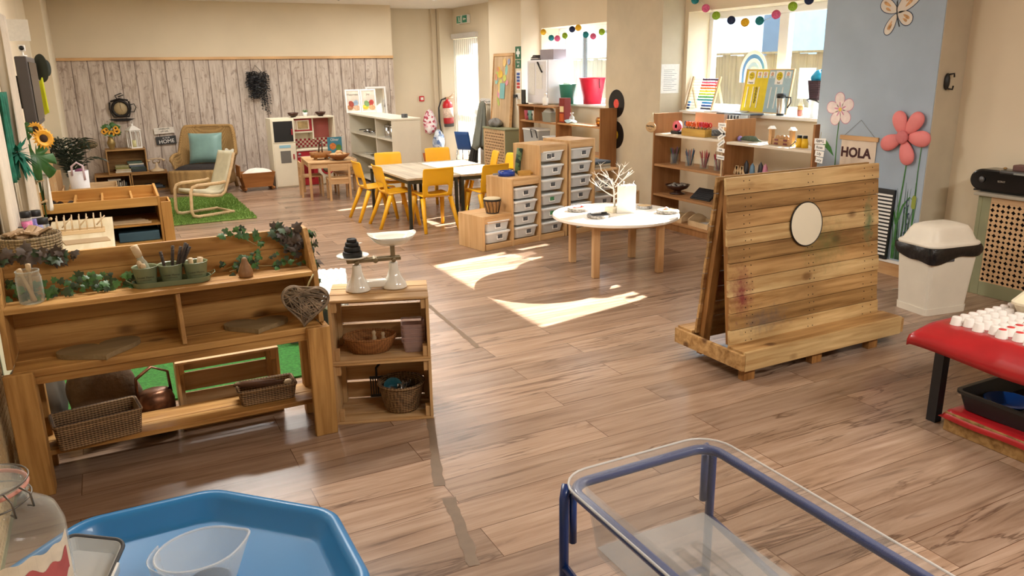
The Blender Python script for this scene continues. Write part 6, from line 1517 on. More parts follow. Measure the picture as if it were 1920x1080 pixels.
place(B().box(0, .16, 0, .12, 0, .02), 'book', BK[3], (-.06, 12.27, .164), 'pale book lying on top of the upright books in the lower left crate', 'book', .05)
zz = .0165
for k in range(3): place(B().box(0, .2, 0, .15, 0, .02), 'book', BK[7 if k != 1 else 5], (.46-.03*k, 12.27, zz), 'dark flat book, %s of three in the lower right crate' % ('bottom', 'middle', 'top')[k], 'book', 0, 'books in the lower right crate', .002); zz += .0205
# vase of sunflowers, lantern, telephone
OCH = plain('ochre_brass', '#9a8350', .35, metal=.6, var=.15)
t = thing('vase', 'brass-coloured vase of small sunflowers on the upper crate', 'vase', (.05, 12.43, .5855))
B().lathe([(0, 0), (.035, 0), (.03, .01), (.05, .06), (.056, .09), (.04, .13), (.03, .16), (.038, .18), (.032, .18), (.025, .16), (0, .13)], 28).out('vase_body', OCH, t)
for k, (x, z, s) in enumerate(((-.07, .25, .045), (.02, .22, .05), (.09, .25, .05), (.08, .29, .04), (-.04, .27, .04))):
    sunflower(t, TR(x, -.06, z, rx=PI/2-.2, rz=.2*x*10), s)
b = B(); r = random.Random(3)
for k in range(40):
    a = r.uniform(0, 2*PI); q = r.uniform(.02, .11)
    ivy_leaf(b, (q*math.cos(a), .5*q*math.sin(a)-.02, .2+.14*r.random()), (r.uniform(-.5, .5), -1, r.uniform(-.2, .8)), (r.uniform(-1, 1), 0, r.uniform(-.3, 1)), .07)
b.out('leaves', LEAF, t)
t = thing('lantern', 'white metal lantern with a pale candle on the upper crate', 'lantern', (.345, 12.46, .5855), .35)
LW = plain('white_metal', '#eceae4', .4, var=.03)
b = B().box(-.075, .075, -.075, .075, 0, .015).box(-.075, .075, -.075, .075, .235, .25)
for sx in (-1, 1):
    for sy in (-1, 1): b.cbox((sx*.067, sy*.067, .125), (.014, .014, .22))
    b.cbox((sx*.067, 0, .125), (.006, .006, .22)); b.cbox((0, sx*.067, .125), (.006, .006, .22))
b.out('frame', LW, t)
B().add([(-.085, -.085, .25), (.085, -.085, .25), (.085, .085, .25), (-.085, .085, .25), (-.022, -.022, .31), (.022, -.022, .31), (.022, .022, .31), (-.022, .022, .31)], [(0, 1, 5, 4), (1, 2, 6, 5), (2, 3, 7, 6), (3, 0, 4, 7), (4, 5, 6, 7), (3, 2, 1, 0)]).lathe([(0, .31), (.016, .31), (.014, .335), (0, .34)], 12).tube([(.02*math.cos(a*PI/8), 0, .355+.02*math.sin(a*PI/8)) for a in range(16)], .003, 6, closed=True).out('roof', LW, t)
B().lathe([(0, .0155), (.03, .0155), (.03, .11), (0, .11)], 20).out('candle', plain('cream_candle', '#dcd6a0', .6), t)
t = thing('telephone', 'cream old-fashioned telephone with handset on a cradle, on the lower right crate', 'telephone', (.59, 12.40, .2445))
IVO = plain('ivory', '#cdb591', .35, var=.05)
B().lathe([(0, 0), (.085, 0), (.09, .01), (.07, .03), (.03, .045), (.015, .08), (.014, .12), (0, .13)], 24, 0, None, 1.1, .8).out('base', IVO, t)
B().tube([(-.04, 0, .12), (-.05, 0, .15), (-.03, 0, .165)], .006, 6).tube([(.04, 0, .12), (.05, 0, .15), (.03, 0, .165)], .006, 6).tube([(-.045, 0, .12), (.045, 0, .12)], .007, 6).out('cradle', OCH, t)
B().tube([(-.105, 0, .165), (-.06, 0, .178), (0, 0, .182), (.06, 0, .178), (.105, 0, .165)], .009, 8).lathe([(0, -.02), (.024, -.02), (.02, .01), (0, .012)], 14, 0, TR(-.10, 0, .16)).lathe([(0, -.02), (.024, -.02), (.02, .01), (0, .012)], 14, 0, TR(.10, 0, .16)).out('handset', IVO, t)
# wicker armchair
t = thing('wicker_armchair', 'high-backed honey wicker armchair with sea-green cushion by the wallpaper', 'armchair', (1.17, 11.80, 0), math.radians(-24))
def tub_shell(u, v):
    a = -.20*PI+1.40*PI*u
    c, s_ = math.cos(a), math.sin(a); e = .62
    cx = math.copysign(abs(c)**e, c); sy = math.copysign(abs(s_)**e, s_) if s_ > 0 else s_*1.25
    k = min(1, max(0, (s_-.25)/.5)); k = k*k*(3-2*k)
    top = .49+.37*k-.05*max(0, -s_)*1.5
    z = .10+(top-.10)*v
    fl = 1+.18*(v**2.2)
    return (.345*cx*fl, .31*sy*fl*(1+.10*k*v)+.03, z)
B().grid(tub_shell, 52, 22).out('wicker_back', WICK, t, solid=.035)
B().tube([tub_shell(i/52, 1.0) for i in range(53)], .028, 8).out('rolled_rim', WICK, t)
B().grid(lambda u, v: (-.36+.72*u, -.36-.05*math.sin(PI*u), .02+.30*v), 20, 10).out('front_apron', WICK, t, solid=.03)
B().box(-.35, .35, -.36, .22, .28, .32).out('seat_deck', WICK, t, bevel=.02)
for sx in (-1, 1):
    B().tube([(sx*.35, -.33, .3), (sx*.36, -.35, 0)], .025, 8).out('leg', WICK, t); B().tube([(sx*.30, .25, .3), (sx*.33, .33, 0)], .025, 8).out('leg', WICK, t)
FUR = plain('dark_fur', '#2b2422', .95, var=.4, vs=50, bump=1, bs=120)
def pillow(w_, h, d, n=16):
    def fn(u, v):
        x, y = (u-.5)*2, (v-.5)*2; k = max(0, (1-x**4)*(1-y**4))**.55
        return (x*w_/2*(1-.06*(1-abs(y)**2)*0-.05*(1-y*y)*abs(x)), d/2*k, y*h/2*(1-.05*(1-x*x)*abs(y)))
    b = B().grid(fn, n, n); b.grid(lambda u, v: tuple(Vector(fn(u, v))*1-Vector((0, 2*fn(u, v)[1], 0))), n, n); return b
o = B().grid(lambda u, v: ((u-.5)*.62, -.32+.5*v, .325+.045*max(0, (1-(2*u-1)**6)*(1-(2*v-1)**6))**.5), 16, 14).out('seat_pad', FUR, None); o.location = (1.17, 11.80, 0); o.rotation_euler = (0, 0, math.radians(-24)); tag(o, 'dark furry seat pad on the wicker armchair', 'seat pad')
SEAG = plain('sea_green_satin', '#6f918b', .45, var=.12, vs=6, bump=.25, bs=9, sheen=.4)
o = pillow(.46, .43, .16).out('cushion', SEAG); o.location = (1.225, 11.88, .58); o.rotation_euler = (-.25, 0, math.radians(-20)); tag(o, 'square sea-green satin cushion leaning in the wicker armchair', 'cushion')
# green rug and little rocking armchair
GRUG = plain('grass_green_rug', '#6c8a3a', .95, var=.4, vs=40, bump=1, bs=120)
o = B().box(.42, 1.40, 9.13, 11.15, .0, .015).out('rug', GRUG, bevel=.006); tag(o, 'shaggy grass-green rug under the little bentwood chair', 'rug')
r = random.Random(40); b = B()
for i in range(9000):
    x = r.uniform(.42, 1.40); y = r.uniform(9.13, 11.15); dx, dy = r.uniform(-.012, .012), r.uniform(-.012, .012); h = r.uniform(.02, .034)
    b.add([(x-.0035, y, .014), (x+.0035, y, .014), (x+dx, y+dy, h+.008)], [(0, 1, 2)])
q = b.out('pile', GRUG, o); q['kind'] = 'stuff'
BENT = wood('bent_birch', '#d9bb90', '#c5a373', 'X', sc=.8)
t = thing('child_armchair', 'little bentwood cantilever armchair with pale cushion on the green rug', 'chair', (.92, 9.62, .024), math.radians(-68))
LNK = plain('pale_linen', '#c9c2a6', .9, var=.1, vs=10)
for s in (-1, 1):
    x = s*.185
    B().tube([(x, .24, .012), (x, -.20, .012), (x, -.255, .03), (x, -.27, .08), (x, -.255, .30), (x, -.23, .345), (x, -.17, .36), (x, .12, .36), (x, .17, .37)], .014, 8, flat=1.4).out('side_frame', BENT, t)
    B().tube([(x*.86, -.23, .27), (x*.86, 0, .22), (x*.86, .12, .215), (x*.86, .17, .25), (x*.86, .22, .37), (x*.86, .29, .55), (x*.86, .33, .68)], .013, 8, flat=1.4).out('seat_rail', BENT, t)
B().box(-.19, .19, .225, .25, 0, .022).out('cross_bar', BENT, t)
B().grid(lambda u, v: ((u-.5)*.30, *(lambda q: (lambda i, f: (P_[i][0]+(P_[i+1][0]-P_[i][0])*f, P_[i][1]+(P_[i+1][1]-P_[i][1])*f+.02))(min(int(q), len(P_)-2), q-min(int(q), len(P_)-2)))(v*(len(P_)-1))), 8, 24).out('cushion', LNK, t, solid=.035) if not globals().__setitem__('P_', [(-.23, .275), (-.1, .255), (0, .232), (.1, .228), (.15, .245), (.185, .30), (.22, .39), (.26, .49), (.29, .57), (.325, .675)]) else None
place(B().grid(lambda u, v: ((u-.5)*.2, .0, v*.22+.01*math.sin(9*u)), 8, 8), 'white_cloth', plain('white_cloth_c', '#ecebe6', .9), (1.215, 9.745, .52), 'small white cloth hung over the top of the little bentwood chair', 'cloth', 0, rot=(-.25, 0, math.radians(-68)))
bpy.context.view_layer.update()
# dolls' cradle
CRAD = wood('cradle_wood', '#a9703c', '#7f4e25', 'X')
t = thing('doll_cradle', 'brown wooden rocking cradle with white bedding beside the play kitchen', 'cradle', (1.80, 11.42, 0), .05)
B().rbowl(.235, .15, .01, .20, .19, .12, .014, 0, TR(0, 0, .055), 2).out('cradle_box', CRAD, t)
for x in (-.19, .19): B().prism([(-.2, .035), (-.1, .008), (0, .0), (.1, .008), (.2, .035), (.2, .055), (0, .055), (-.2, .055)], x-.012, x+.012, 0, Matrix(((0,0,1,0),(1,0,0,0),(0,1,0,0),(0,0,0,1)))).out('rocker', CRAD, t)
B().box(-.245, -.231, -.13, .13, .2, .36).out('headboard', CRAD, t)
sack('white_bedding', 'rumpled white bedding filling the wooden cradle', (1.80, 11.42, .16), (.20, .12, .14), plain('white_bedding', '#e6dfd4', .9, var=.06, bump=.5, bs=30), .05, 31)['category'] = 'bedding'
# play kitchen
KW = plain('kitchen_cream', '#e4dbc4', .5, var=.03); KR = plain('kitchen_red', '#a3202c', .4, var=.05); KPK = plain('dusty_red_panel', '#b4625c', .7, var=.06); CHB = plain('chalkboard', '#141414', .6, var=.1)
t = thing('play_kitchen', 'white and red wooden play kitchen with fridge, oven and microwave', 'play kitchen', (2.055, 11.40, 0), math.radians(3))
B().box(0, .33, 0, .28, 0, .97).out('fridge_cabinet', KW, t, bevel=.004)
c = B().box(.012, .322, -.014, -.0005, .63, .945).out('fridge_upper_door', KW, t, bevel=.003); B().box(.03, .30, -.016, -.0145, .645, .93).out('chalkboard', CHB, c); B().box(.275, .29, -.03, -.0165, .74, .82).out('handle', KR, c)
c = B().box(.012, .322, -.014, -.0005, .02, .622).out('fridge_lower_door', KW, t, bevel=.003); B().box(.10, .245, -.016, -.0145, .35, .52).out('dispenser', plain('grey_dispenser', '#6f6c66', .4), c); B().box(.275, .29, -.03, -.0165, .40, .47).out('handle', KR, c); B().box(.09, .25, -.0165, -.0145, .56, .60).out('blue_label', plain('pale_blue_label', '#8fb9c9', .6), c)
B().box(.331, .90, .02, .28, .0, .50).out('base_cabinet', KW, t, bevel=.003)
B().box(.331, .90, -.005, .28, .501, .525).out('worktop', KW, t, bevel=.003)
B().box(.331, .90, .265, .28, .526, .97).out('back_panel', KW, t)
B().box(.331, .92, .0, .28, .955, .975).out('top_board', KW, t, bevel=.003); B().box(.90, .92, .0, .28, 0, .955).out('end_panel', KW, t, bevel=.003)
b = B()
for i in range(18):
    for j in range(4):
        if (i+j) % 2: b.box(.335+i*.0313, .335+(i+1)*.0313, .2615, .2645, .53+j*.031, .53+(j+1)*.031)
b.out('checked_tiles', KR, t)['kind'] = 'stuff'
c = B().box(.335, .60, .06, .264, .775, .95).out('microwave', KR, t, bevel=.004); B().box(.375, .56, .056, .0595, .795, .93).out('door_frame', KW, c, bevel=.003); B().box(.395, .54, .052, .0555, .81, .915).out('door_glass', plain('mw_glass', '#b9a274', .2, metal=.3, var=.4, vs=20), c); B().box(.34, .37, .056, .0595, .80, .93).out('buttons', KW, c)
B().box(.335, .60, .06, .264, .755, .774).out('microwave_shelf', KW, t); B().box(.601, .62, .06, .264, .655, .95).out('upright', KW, t)
B().box(.62, .899, .255, .2645, .66, .953).out('red_back', KPK, t)
c = B().box(.34, .62, .004, .0195, .01, .495).out('oven', KR, t, bevel=.003); B().box(.40, .56, .0, .0035, .10, .34).out('oven_window', plain('oven_glass', '#7d1a22', .2), c); B().tube([(.59, .002, .24), (.59, -.02, .25), (.59, -.02, .38), (.59, .002, .39)], .007, 8).out('handle', CARD, c); B().box(.345, .615, .0, .0035, .42, .425).out('oven_line', CARD, c); B().lathe([(0, 0), (.02, 0), (.018, .02), (0, .02)], 14, 0, TR(.37, .004, .46, rx=PI/2)).out('knob', plain('grey_knob', '#8c8c8c', .4), c)
c = B().box(.635, .895, .004, .0195, .01, .495).out('washer_door', KW, t, bevel=.003); B().tube([(.765+.085*math.cos(a*PI/16), .0, .24+.085*math.sin(a*PI/16)) for a in range(32)], .012, 8, closed=True).out('ring', KR, c); B().lathe([(0, 0), (.075, 0), (0, .004)], 24, 0, TR(.765, .003, .24, rx=PI/2)).out('porthole', plain('wash_glass', '#9aa18d', .2), c)
B().tube([(.74, .12, .525), (.74, .12, .60), (.74, .05, .61), (.74, .04, .58)], .008, 8).out('tap', STEEL, t)
for x, lb in ((2.40, 'small dark brown bowl on the left of the play kitchen top'), (2.79, 'small dark brown bowl on the right of the play kitchen top')):
    place(B().lathe([(0, 0), (.03, 0), (.065, .03), (.078, .062), (.073, .062), (.06, .034), (0, .008)], 28), 'wooden_bowl', BOWLW, (x, 11.50, .9755), lb, 'bowl', 0, 'dark bowls on the play kitchen')
t = thing('succulent', 'small green succulent in a white pot on top of the play kitchen', 'plant', (2.57, 11.50, .9755))
B().lathe([(0, 0), (.026, 0), (.034, .06), (.03, .06), (.024, .01), (0, .01)], 20).out('pot', WHITE, t)
b = B()
for i in range(14):
    a = 2.4*i; q = .05*(.4+.6*i/14); b.add([(0.008*math.sin(a), -.008*math.cos(a), .055), (q*math.cos(a), q*math.sin(a), .10-.02*i/14), (-.008*math.sin(a), .008*math.cos(a), .055)], [(0, 1, 2)])
b.out('leaves', plain('succulent_green', '#5f8a52', .6, var=.2), t, solid=.006)
# small table and stools before it
NAT = wood('natural_pine', '#d8b283', '#c19564', 'X', sc=.8); NATZ = wood('natural_pine_z', '#d4ad7e', '#bd905f', 'Z', sc=.8)
t = thing('small_table', 'small natural wood play table with bowls, in front of the play kitchen', 'table', (2.23, 10.05, 0), math.radians(-6))
B().box(0, .62, 0, .80, .462, .482).out('tabletop', NAT, t, bevel=.004)
B().box(.02, .60, .02, .035, .40, .461).box(.02, .60, .765, .78, .40, .461).box(.02, .035, .036, .764, .40, .461).box(.585, .60, .036, .764, .40, .461).out('apron', NAT, t)
for x in (0, .588):
    for y in (0, .765): B().box(x, x+.032, y, y+.035, 0, .461).out('leg', NATZ, t, bevel=.003)
def small_chair(loc, rz, label):
    t = thing('small_chair', label, 'chair', loc, rz, 'small wooden chairs at the play table')
    B().box(-.14, .14, -.13, .14, .262, .28).out('seat', NAT, t, bevel=.003)
    for sx in (-1, 1):
        B().box(sx*.125-.014, sx*.125+.014, -.145, -.12, 0, .46).out('leg', NATZ, t, bevel=.003); B().box(sx*.125-.014, sx*.125+.014, .115, .14, 0, .261).out('leg', NATZ, t, bevel=.003)
    B().box(-.111, .111, -.142, -.125, .38, .46).out('back_rail', NAT, t, bevel=.003); B().box(-.111, .111, -.138, -.125, .21, .261).out('front_rail', NAT, t)
    return t
small_chair((2.585, 9.99, 0), math.radians(-6), 'small wooden chair with its back to us at the small play table')
small_chair((2.34, 10.45, 0), math.radians(-96), 'small wooden chair tucked in at the left side of the small play table')
small_chair((2.82, 10.50, 0), math.radians(84), 'small wooden chair tucked in at the right side of the small play table')
t = thing('wooden_trug', 'wooden basket with a tall hoop handle on the small play table', 'basket', (2.47, 10.35, .4825))
B().lathe([(0, .025), (.09, .025), (.13, .03), (.145, .10), (.137, .10), (.12, .036), (0, .033)], 32, 0, None, 1, .7).out('basket_body', wood('trug_wood', '#a9743f', '#855428', 'X', sc=2), t)
for a in (-1, 1): B().box(a*.07-.012, a*.07+.012, -.05, .05, 0, .025).out('foot', CRBZ, t)
B().tube([(.0, -.09, .09), (.01, -.07, .2), (.02, 0, .235), (.01, .07, .2), (.0, .09, .09)], .009, 8).out('hoop_handle', plain('dark_wood_handle', '#4d3020', .6), t)
t = thing('fruit_bowl', 'wide wooden bowl of round bread rolls on the small play table', 'bowl', (2.65, 10.14, .4825))
B().lathe([(0, 0), (.05, 0), (.055, .006), (.12, .045), (.148, .08), (.14, .08), (.11, .045), (0, .014)], 36).out('bowl_body', wood('bowl_wood', '#9c6434', '#75441e', 'X', sc=2), t)
ROLL = plain('bread_roll', '#d1a877', .8, var=.2, vs=20)
for k, (dx, dy, dz) in enumerate(((-.07, 0, .066), (.07, .01, .066), (0, -.06, .066), (0, .06, .066), (.01, 0, .098), (-.03, .0, .07))):
    place(B().ball((0, 0, 0), .042, n=14, sc=(1.1, .95, .7)), 'bread_roll', ROLL, (2.65+dx, 10.14+dy, .4825+dz), 'round toy bread roll in the wide wooden bowl', 'bread', k*.7, 'bread rolls in the wide bowl')
t = thing('picture_book', 'blue-covered picture book standing open on the small play table', 'book', (2.60, 10.46, .4825), .12)
B().box(0, .20, 0, .006, 0, .27).out('front_cover', plain('book_blue', '#3f86a0', .5, var=.1), t); B().box(0, .12, 0, .006, 0, .27).out('pages', PAPERM, t, (.202, .003, 0), rot=(0, 0, .9))
disc('orange_print', .045, .001, plain('orange_fruit', '#cf7a3a', .6, var=.3, vs=40), t, (.07, -.0005, .15), SOUTH); disc('red_print', .05, .001, plain('red_fruit', '#a8332c', .6, var=.2), t, (.15, -.0005, .06), SOUTH); disc('green_print', .04, .001, plain('green_fruit', '#5f8a3a', .6, var=.3), t, (.15, -.001, .13), SOUTH)
text('Oliver', .05, CARD, t, (.10, -.001, .235), SOUTH, sx=.9)
# pans on the cream shelves
def pan_pot(loc, r_, h, label, nm='saucepan', handle=True, grp='metal pans on the cream shelves'):
    t = thing(nm, label, 'pan', loc, 0, grp)
    B().lathe([(0, 0), (r_*.95, 0), (r_, .008), (r_, h), (r_*.93, h), (r_*.9, .01), (0, .008)], 24).out('pan_body', STEEL, t)
    if handle: B().tube([(-r_, 0, h*.8), (-r_-.05, .0, h*.85), (-r_-.09, 0, h*.8)], .007, 6).out('handle', BLACK, t)
    return t
pan_pot((3.50, 11.55, .7005), .05, .06, 'small steel pan, leftmost on the top shelf of the cream unit')
pan_pot((3.50, 11.30, .7005), .06, .05, 'low steel pan beside the leftmost one on the cream top shelf')
pan_pot((3.50, 11.07, .7005), .055, .055, 'steel pan next to the divider on the cream top shelf')
for y, lb in ((10.60, 'tall steel canister on the cream top shelf, left of two'), (10.38, 'tall steel canister on the cream top shelf, right of two')):
    t = pan_pot((3.50, y, .7005), .06, .15, lb, 'steel_canister', False); B().lathe([(0, .1505), (.064, .1505), (.06, .165), (.012, .17), (.014, .19), (0, .19)], 24).out('lid', STEEL, t)
for k, (y, lb) in enumerate(((11.6, 'white dinner plate, left of two on the cream middle shelf'), (11.3, 'white dinner plate, right of two on the cream middle shelf'))):
    place(B().lathe([(0, 0), (.06, 0), (.10, .014), (.098, .017), (.055, .005), (0, .005)], 32), 'plate', STEEL if k else ENAM, (3.53, y, .3805), lb, 'plate', 0, 'plates on the cream shelf')
pan_pot((3.50, 10.75, .3805), .07, .06, 'dark-handled pan on the middle shelf of the cream unit'); pan_pot((3.52, 10.42, .3805), .065, .10, 'deep steel pan at the right of the cream middle shelf')
# frames and mirror on top of the cream unit
PICW = plain('white_frame', '#f0efec', .4, var=.02)
for k, (x0, x1, z1, lb, s1) in enumerate(((3.30, 3.53, .345, 'white framed picture with handwriting, left on the cream unit', ('Happiness',)), (3.535, 3.78, .345, 'white framed picture with a yellow shape, right on the cream unit', ('Joy',)))):
    t = thing('framed_picture', lb, 'picture', (x0, 11.95, .981), rot=(-.12, 0, 0), group='framed pictures on the cream unit'); W_ = x1-x0
    B().box(0, W_, 0, .018, 0, .022).box(0, W_, 0, .018, z1-.022, z1).box(0, .022, 0, .018, .022, z1-.022).box(W_-.022, W_, 0, .018, .022, z1-.022).out('frame', PICW, t, bevel=.002)
    p = B().box(.022, W_-.022, .006, .012, .022, z1-.022).out('picture', plain('pic_%d' % k, '#d5cbbd', .6, var=.2, vs=9), t)
    for i, s in enumerate(s1): text(s, .042, INK, p, (W_/2, .0055, z1-.075-.05*i), SOUTH)
    cs = (('#b07a55', '#8fa3b8', '#a24a3c', '#cfa98c'), ('#e3c33f', '#b5443f', '#7ea06a', '#d9a97c'))[k]
    for i, c in enumerate(cs): B().add([(W_/2+dx, .005-.0005*i, .1+dz) for dx, dz in [(q[0], q[1]) for q in oval((-.05, .04, -.03, .05)[i], (-.02, .04, .03, -.03)[i], .05, .04, i, 10)]], [tuple(range(10))]).out('print_shape', plain('print_%d%d' % (k, i), c, .7, var=.25, vs=30), p)
t = thing('wall_mirror', 'white framed mirror leaning behind the framed pictures', 'mirror', (3.80, 12.50, .60), rot=(-.10, 0, 0))
B().box(0, .34, 0, .02, 0, .03).box(0, .34, 0, .02, .72, .75).box(0, .03, 0, .02, .03, .72).box(.31, .34, 0, .02, .03, .72).out('frame', PICW, t, bevel=.003); B().box(.03, .31, .008, .014, .03, .72).out('mirror_glass', MIRROR, t)
t = thing('cupboard', 'low cream cupboard behind the cream unit carrying the mirror', 'cupboard', (3.79, 12.44, 0)); B().box(0, .5, 0, .24, 0, .598).out('cupboard_body', CREAMW, t, bevel=.004)
place(B().box(-.03, .03, -.03, .03, 0, .05), 'small_photo', PHOTO, (3.60, 10.20, .9805), 'small photo block standing at the near end of the cream unit', 'photo block', .3)
# wall things
t = thing('teapot_clock', 'black wrought-iron clock shaped like a teacup on the wallpaper', 'clock', (.235, 12.64, 1.13))
IR = plain('wrought_iron', '#1d1815', .5, metal=.3, var=.2)
B().tube([(.105*math.cos(a*PI/16), 0, .105*math.sin(a*PI/16)) for a in range(32)], .018, 8, closed=True).out('clock_ring', IR, t)
c = B().lathe([(0, 0), (.095, 0), (.095, .01), (0, .01)], 32, 0, TR(0, .01, 0, rx=PI/2)).out('dial', plain('old_dial', '#b59f77', .6, var=.15), t)
b = B()
for i in range(12): a = i*PI/6; b.bar((.075*math.cos(a), -.003, .075*math.sin(a)), (.088*math.cos(a), -.003, .088*math.sin(a)), .006, .002)
b.bar((0, -.004, 0), (.0, -.004, .06), .005, .002).bar((0, -.004, 0), (.025, -.004, -.04), .005, .002); b.out('hands_and_marks', INK, c)
B().tube([(-.13, 0, .09), (-.14, 0, .0), (-.10, 0, -.11), (.10, 0, -.11), (.13, 0, 0), (.115, 0, .10)], .012, 8).out('cup_sides', IR, t)
B().tube([(-.16, 0, -.145), (-.08, 0, -.165), (.08, 0, -.165), (.16, 0, -.145), (.08, 0, -.15), (-.08, 0, -.15)], .011, 8, closed=True).out('saucer', IR, t)
B().tube([(.13, 0, .05), (.18, 0, .06), (.20, 0, .01), (.17, 0, -.05), (.12, 0, -.05)], .006, 8).out('cup_handle', IR, t)
B().tube([(-.12, 0, .10), (0, 0, .135), (.11, 0, .11)], .012, 8).tube([(-.03, 0, .14), (-.05, 0, .18), (.03, 0, .21), (.06, 0, .185), (-.01, 0, .165)], .007, 8).out('steam_scroll', IR, t)
t = thing('hanging_signs', 'pair of little plaques, HOME in dark slate, hung on the wallpaper', 'sign', (.80, 12.66, 0))
B().box(-.14, .13, 0, .015, .755, .84).out('white_plaque', plain('distressed_white', '#e3dcd0', .8, var=.15, vs=30), t, rot=(0, -.04, 0))
B().box(-.135, .14, 0, .015, .60, .715).out('slate_plaque', plain('slate_paint', '#3a3a3a', .7, var=.15, vs=30), t, rot=(0, -.04, 0))
text('HOME', .075, CARD, t, (-.02, -.001, .64), (PI/2, -.08, 0)); text('IS OUR', .032, CARD, t, (-.02, -.001, .69), (PI/2, -.08, 0)); text('WHEREVER', .03, INK, t, (-.035, -.001, .82), (PI/2, -.05, 0)); text('WE ARE', .03, INK, t, (-.035, -.001, .785), (PI/2, -.05, 0))
B().tube([(-.12, .004, .84), (-.02, .01, .97), (.09, .004, .845)], .002, 5).out('upper_string', plain('jute', '#6d4a3a', .8), t)
for x in (-.10, .11): B().tube([(x-.03, .005, .76), (x-.035, .005, .71)], .002, 5).out('link_string', plain('jute_b', '#6d4a3a', .8), t)
t = thing('hanging_plant', 'black trailing artificial plant hung high on the wallpaper', 'hanging plant', (2.14, 12.62, 1.70))
B().tube([(-.07, 0, -.12), (0, .05, 0), (.10, 0, -.12)], .004, 5).out('cord', BLACK, t)
b = B(); r = random.Random(77); BLF = plain('black_leaf', '#1a1a1d', .4, var=.5, vs=40)
for k in range(44):
    x = r.uniform(-.16, .2); L_ = r.uniform(.12, .40)*(1.75 if x > .06 and r.random() < .4 else 1)
    p = Vector((x*.8, r.uniform(-.06, .04), -.11+r.uniform(-.04, .04))); 
    for i in range(int(L_/.018)):
        p = p+Vector((r.uniform(-.010, .010), 0, -.018))
        for s in (-1, 1):
            d = Vector((s*r.uniform(.025, .05), r.uniform(-.03, .01), r.uniform(-.02, .012))); n_ = Vector((r.uniform(-1, 1), -1, r.uniform(-1, 1))).cross(d).normalized()*.007
            b.add([p, p+d*.5+n_, p+d, p+d*.5-n_], [(0, 1, 2, 3)])
b.out('leaves', BLF, t)
# palm in the corner, wooden boxes, white bag
t = thing('potted_palm', 'dark green artificial palm in the far left corner', 'plant', (-.42, 10.78, 0))
B().lathe([(0, 0), (.11, 0), (.14, .22), (.13, .22), (.11, .02), (0, .19)], 28).out('pot', DARKF, t)
b = B(); r = random.Random(15); PALM = plain('palm_green', '#1f2d1d', .5, var=.35, vs=15)
for k in range(15):
    a = 2*PI*k/15+r.uniform(-.2, .2); e = r.uniform(.25, .5); H = r.uniform(.75, 1.2)
    P = [Vector((max(-.17, .75*e*q**1.7*math.cos(a)*.85), e*q**1.7*math.sin(a)*.8-.05*q, .19+H*(q-.42*q**3))) for q in [i/12 for i in range(13)]]
    b.tube(P, .004, 5)
    for i in range(3, 13):
        d = (P[min(i+1, 12)]-P[i-1]).normalized(); sd_ = d.cross(Vector((0, 0, 1)))
        if sd_.length < .1: continue
        sd_.normalize()
        for s in (-1, 1):
            tip = P[i]+sd_*s*.17*math.sin(PI*(.15+.8*(i-3)/10))+d*.10-Vector((0, 0, .05)); n_ = d*.02
            tip.x = max(tip.x, -.2)
            b.add([P[i]-n_, (P[i]+tip)/2+n_*.6+Vector((0, 0, .015)), tip, (P[i]+tip)/2-n_*.8+Vector((0, 0, .015))], [(0, 1, 2, 3)])
b.out('fronds', PALM, t)
o = B().lathe([(0, 0), (.085, .0), (.09, .006), (0, .01)], 24, 0, TR(0, 0, 0, rx=PI/2-.2), 1.3, .6).out('wicker_fan', weave('fan_weave', '#7d6a48', '#4a3a22', 120, 120)); o.location = (-.22, 10.9, .78); tag(o, 'small flat oval wicker fan caught in the palm', 'fan')
BX = wood('box_pine', '#d9b88c', '#c09a6a', 'X'); BXZ = wood('box_pine_z', '#d5b387', '#bb9464', 'Z')
t = thing('wooden_bin', 'open pale wooden box with white lining beside the lower crates', 'box', (-.46, 10.08, 0))
B().box(.0, .50, 0, .014, 0, .36).box(0, .014, .014, .5, 0, .36).box(.486, .5, .014, .5, 0, .36).box(0, .5, .5, .514, 0, .36).out('sides', BX, t, bevel=.002); B().box(.015, .485, .015, .499, .14, .15).out('floor_board', WHITE, t)
t = thing('wooden_shelf_box', 'tall narrow pale wooden box beside the white bag', 'box', (-.635, 9.92, 0))
B().box(0, .014, 0, .40, 0, .56).box(.12, .134, 0, .40, 0, .38).box(.015, .119, .386, .40, 0, .56).box(.015, .119, 0, .014, 0, .36).box(.015, .119, .015, .385, .30, .314).out('boards', BXZ, t, bevel=.002)
t = thing('white_bag', 'white bucket bag with a looped pink-white handle on the pale box', 'bag', (-.34, 10.2, .1505))
B().lathe([(0, 0), (.085, 0), (.09, .01), (.105, .40), (.10, .40), (.085, .02), (0, .02)], 28).out('bag_body', plain('white_canvas', '#e9e8ea', .7, var=.04, bump=.2, bs=20), t); B().tube([(-.06, -.085, .36), (-.055, -.1, .46), (0, -.1, .50), (.055, -.1, .46), (.06, -.085, .30)], .012, 8).out('handle', plain('pale_pink_strap', '#e0c9d2', .7), t); B().ball((.02, .02, .395), .055, n=12, sc=(1, 1, .5)).out('pink_contents', plain('mauve', '#8a4f74', .7), t)
t = thing('leaning_frame', 'pale wooden easel-like frame leaning against the left wall behind the leaf', 'frame', (-.56, 9.5, 0), rot=(0, .0, 0))
B().bar((0, 0, 0), (-.03, 0, 1.05), .03, .03).bar((0, .45, 0), (-.03, .45, 1.05), .03, .03).bar((-.028, .0, 1.0), (-.028, .45, 1.0), .03, .03).bar((-.012, .0, .45), (-.012, .45, .45), .03, .03).out('bars', BXZ, t)
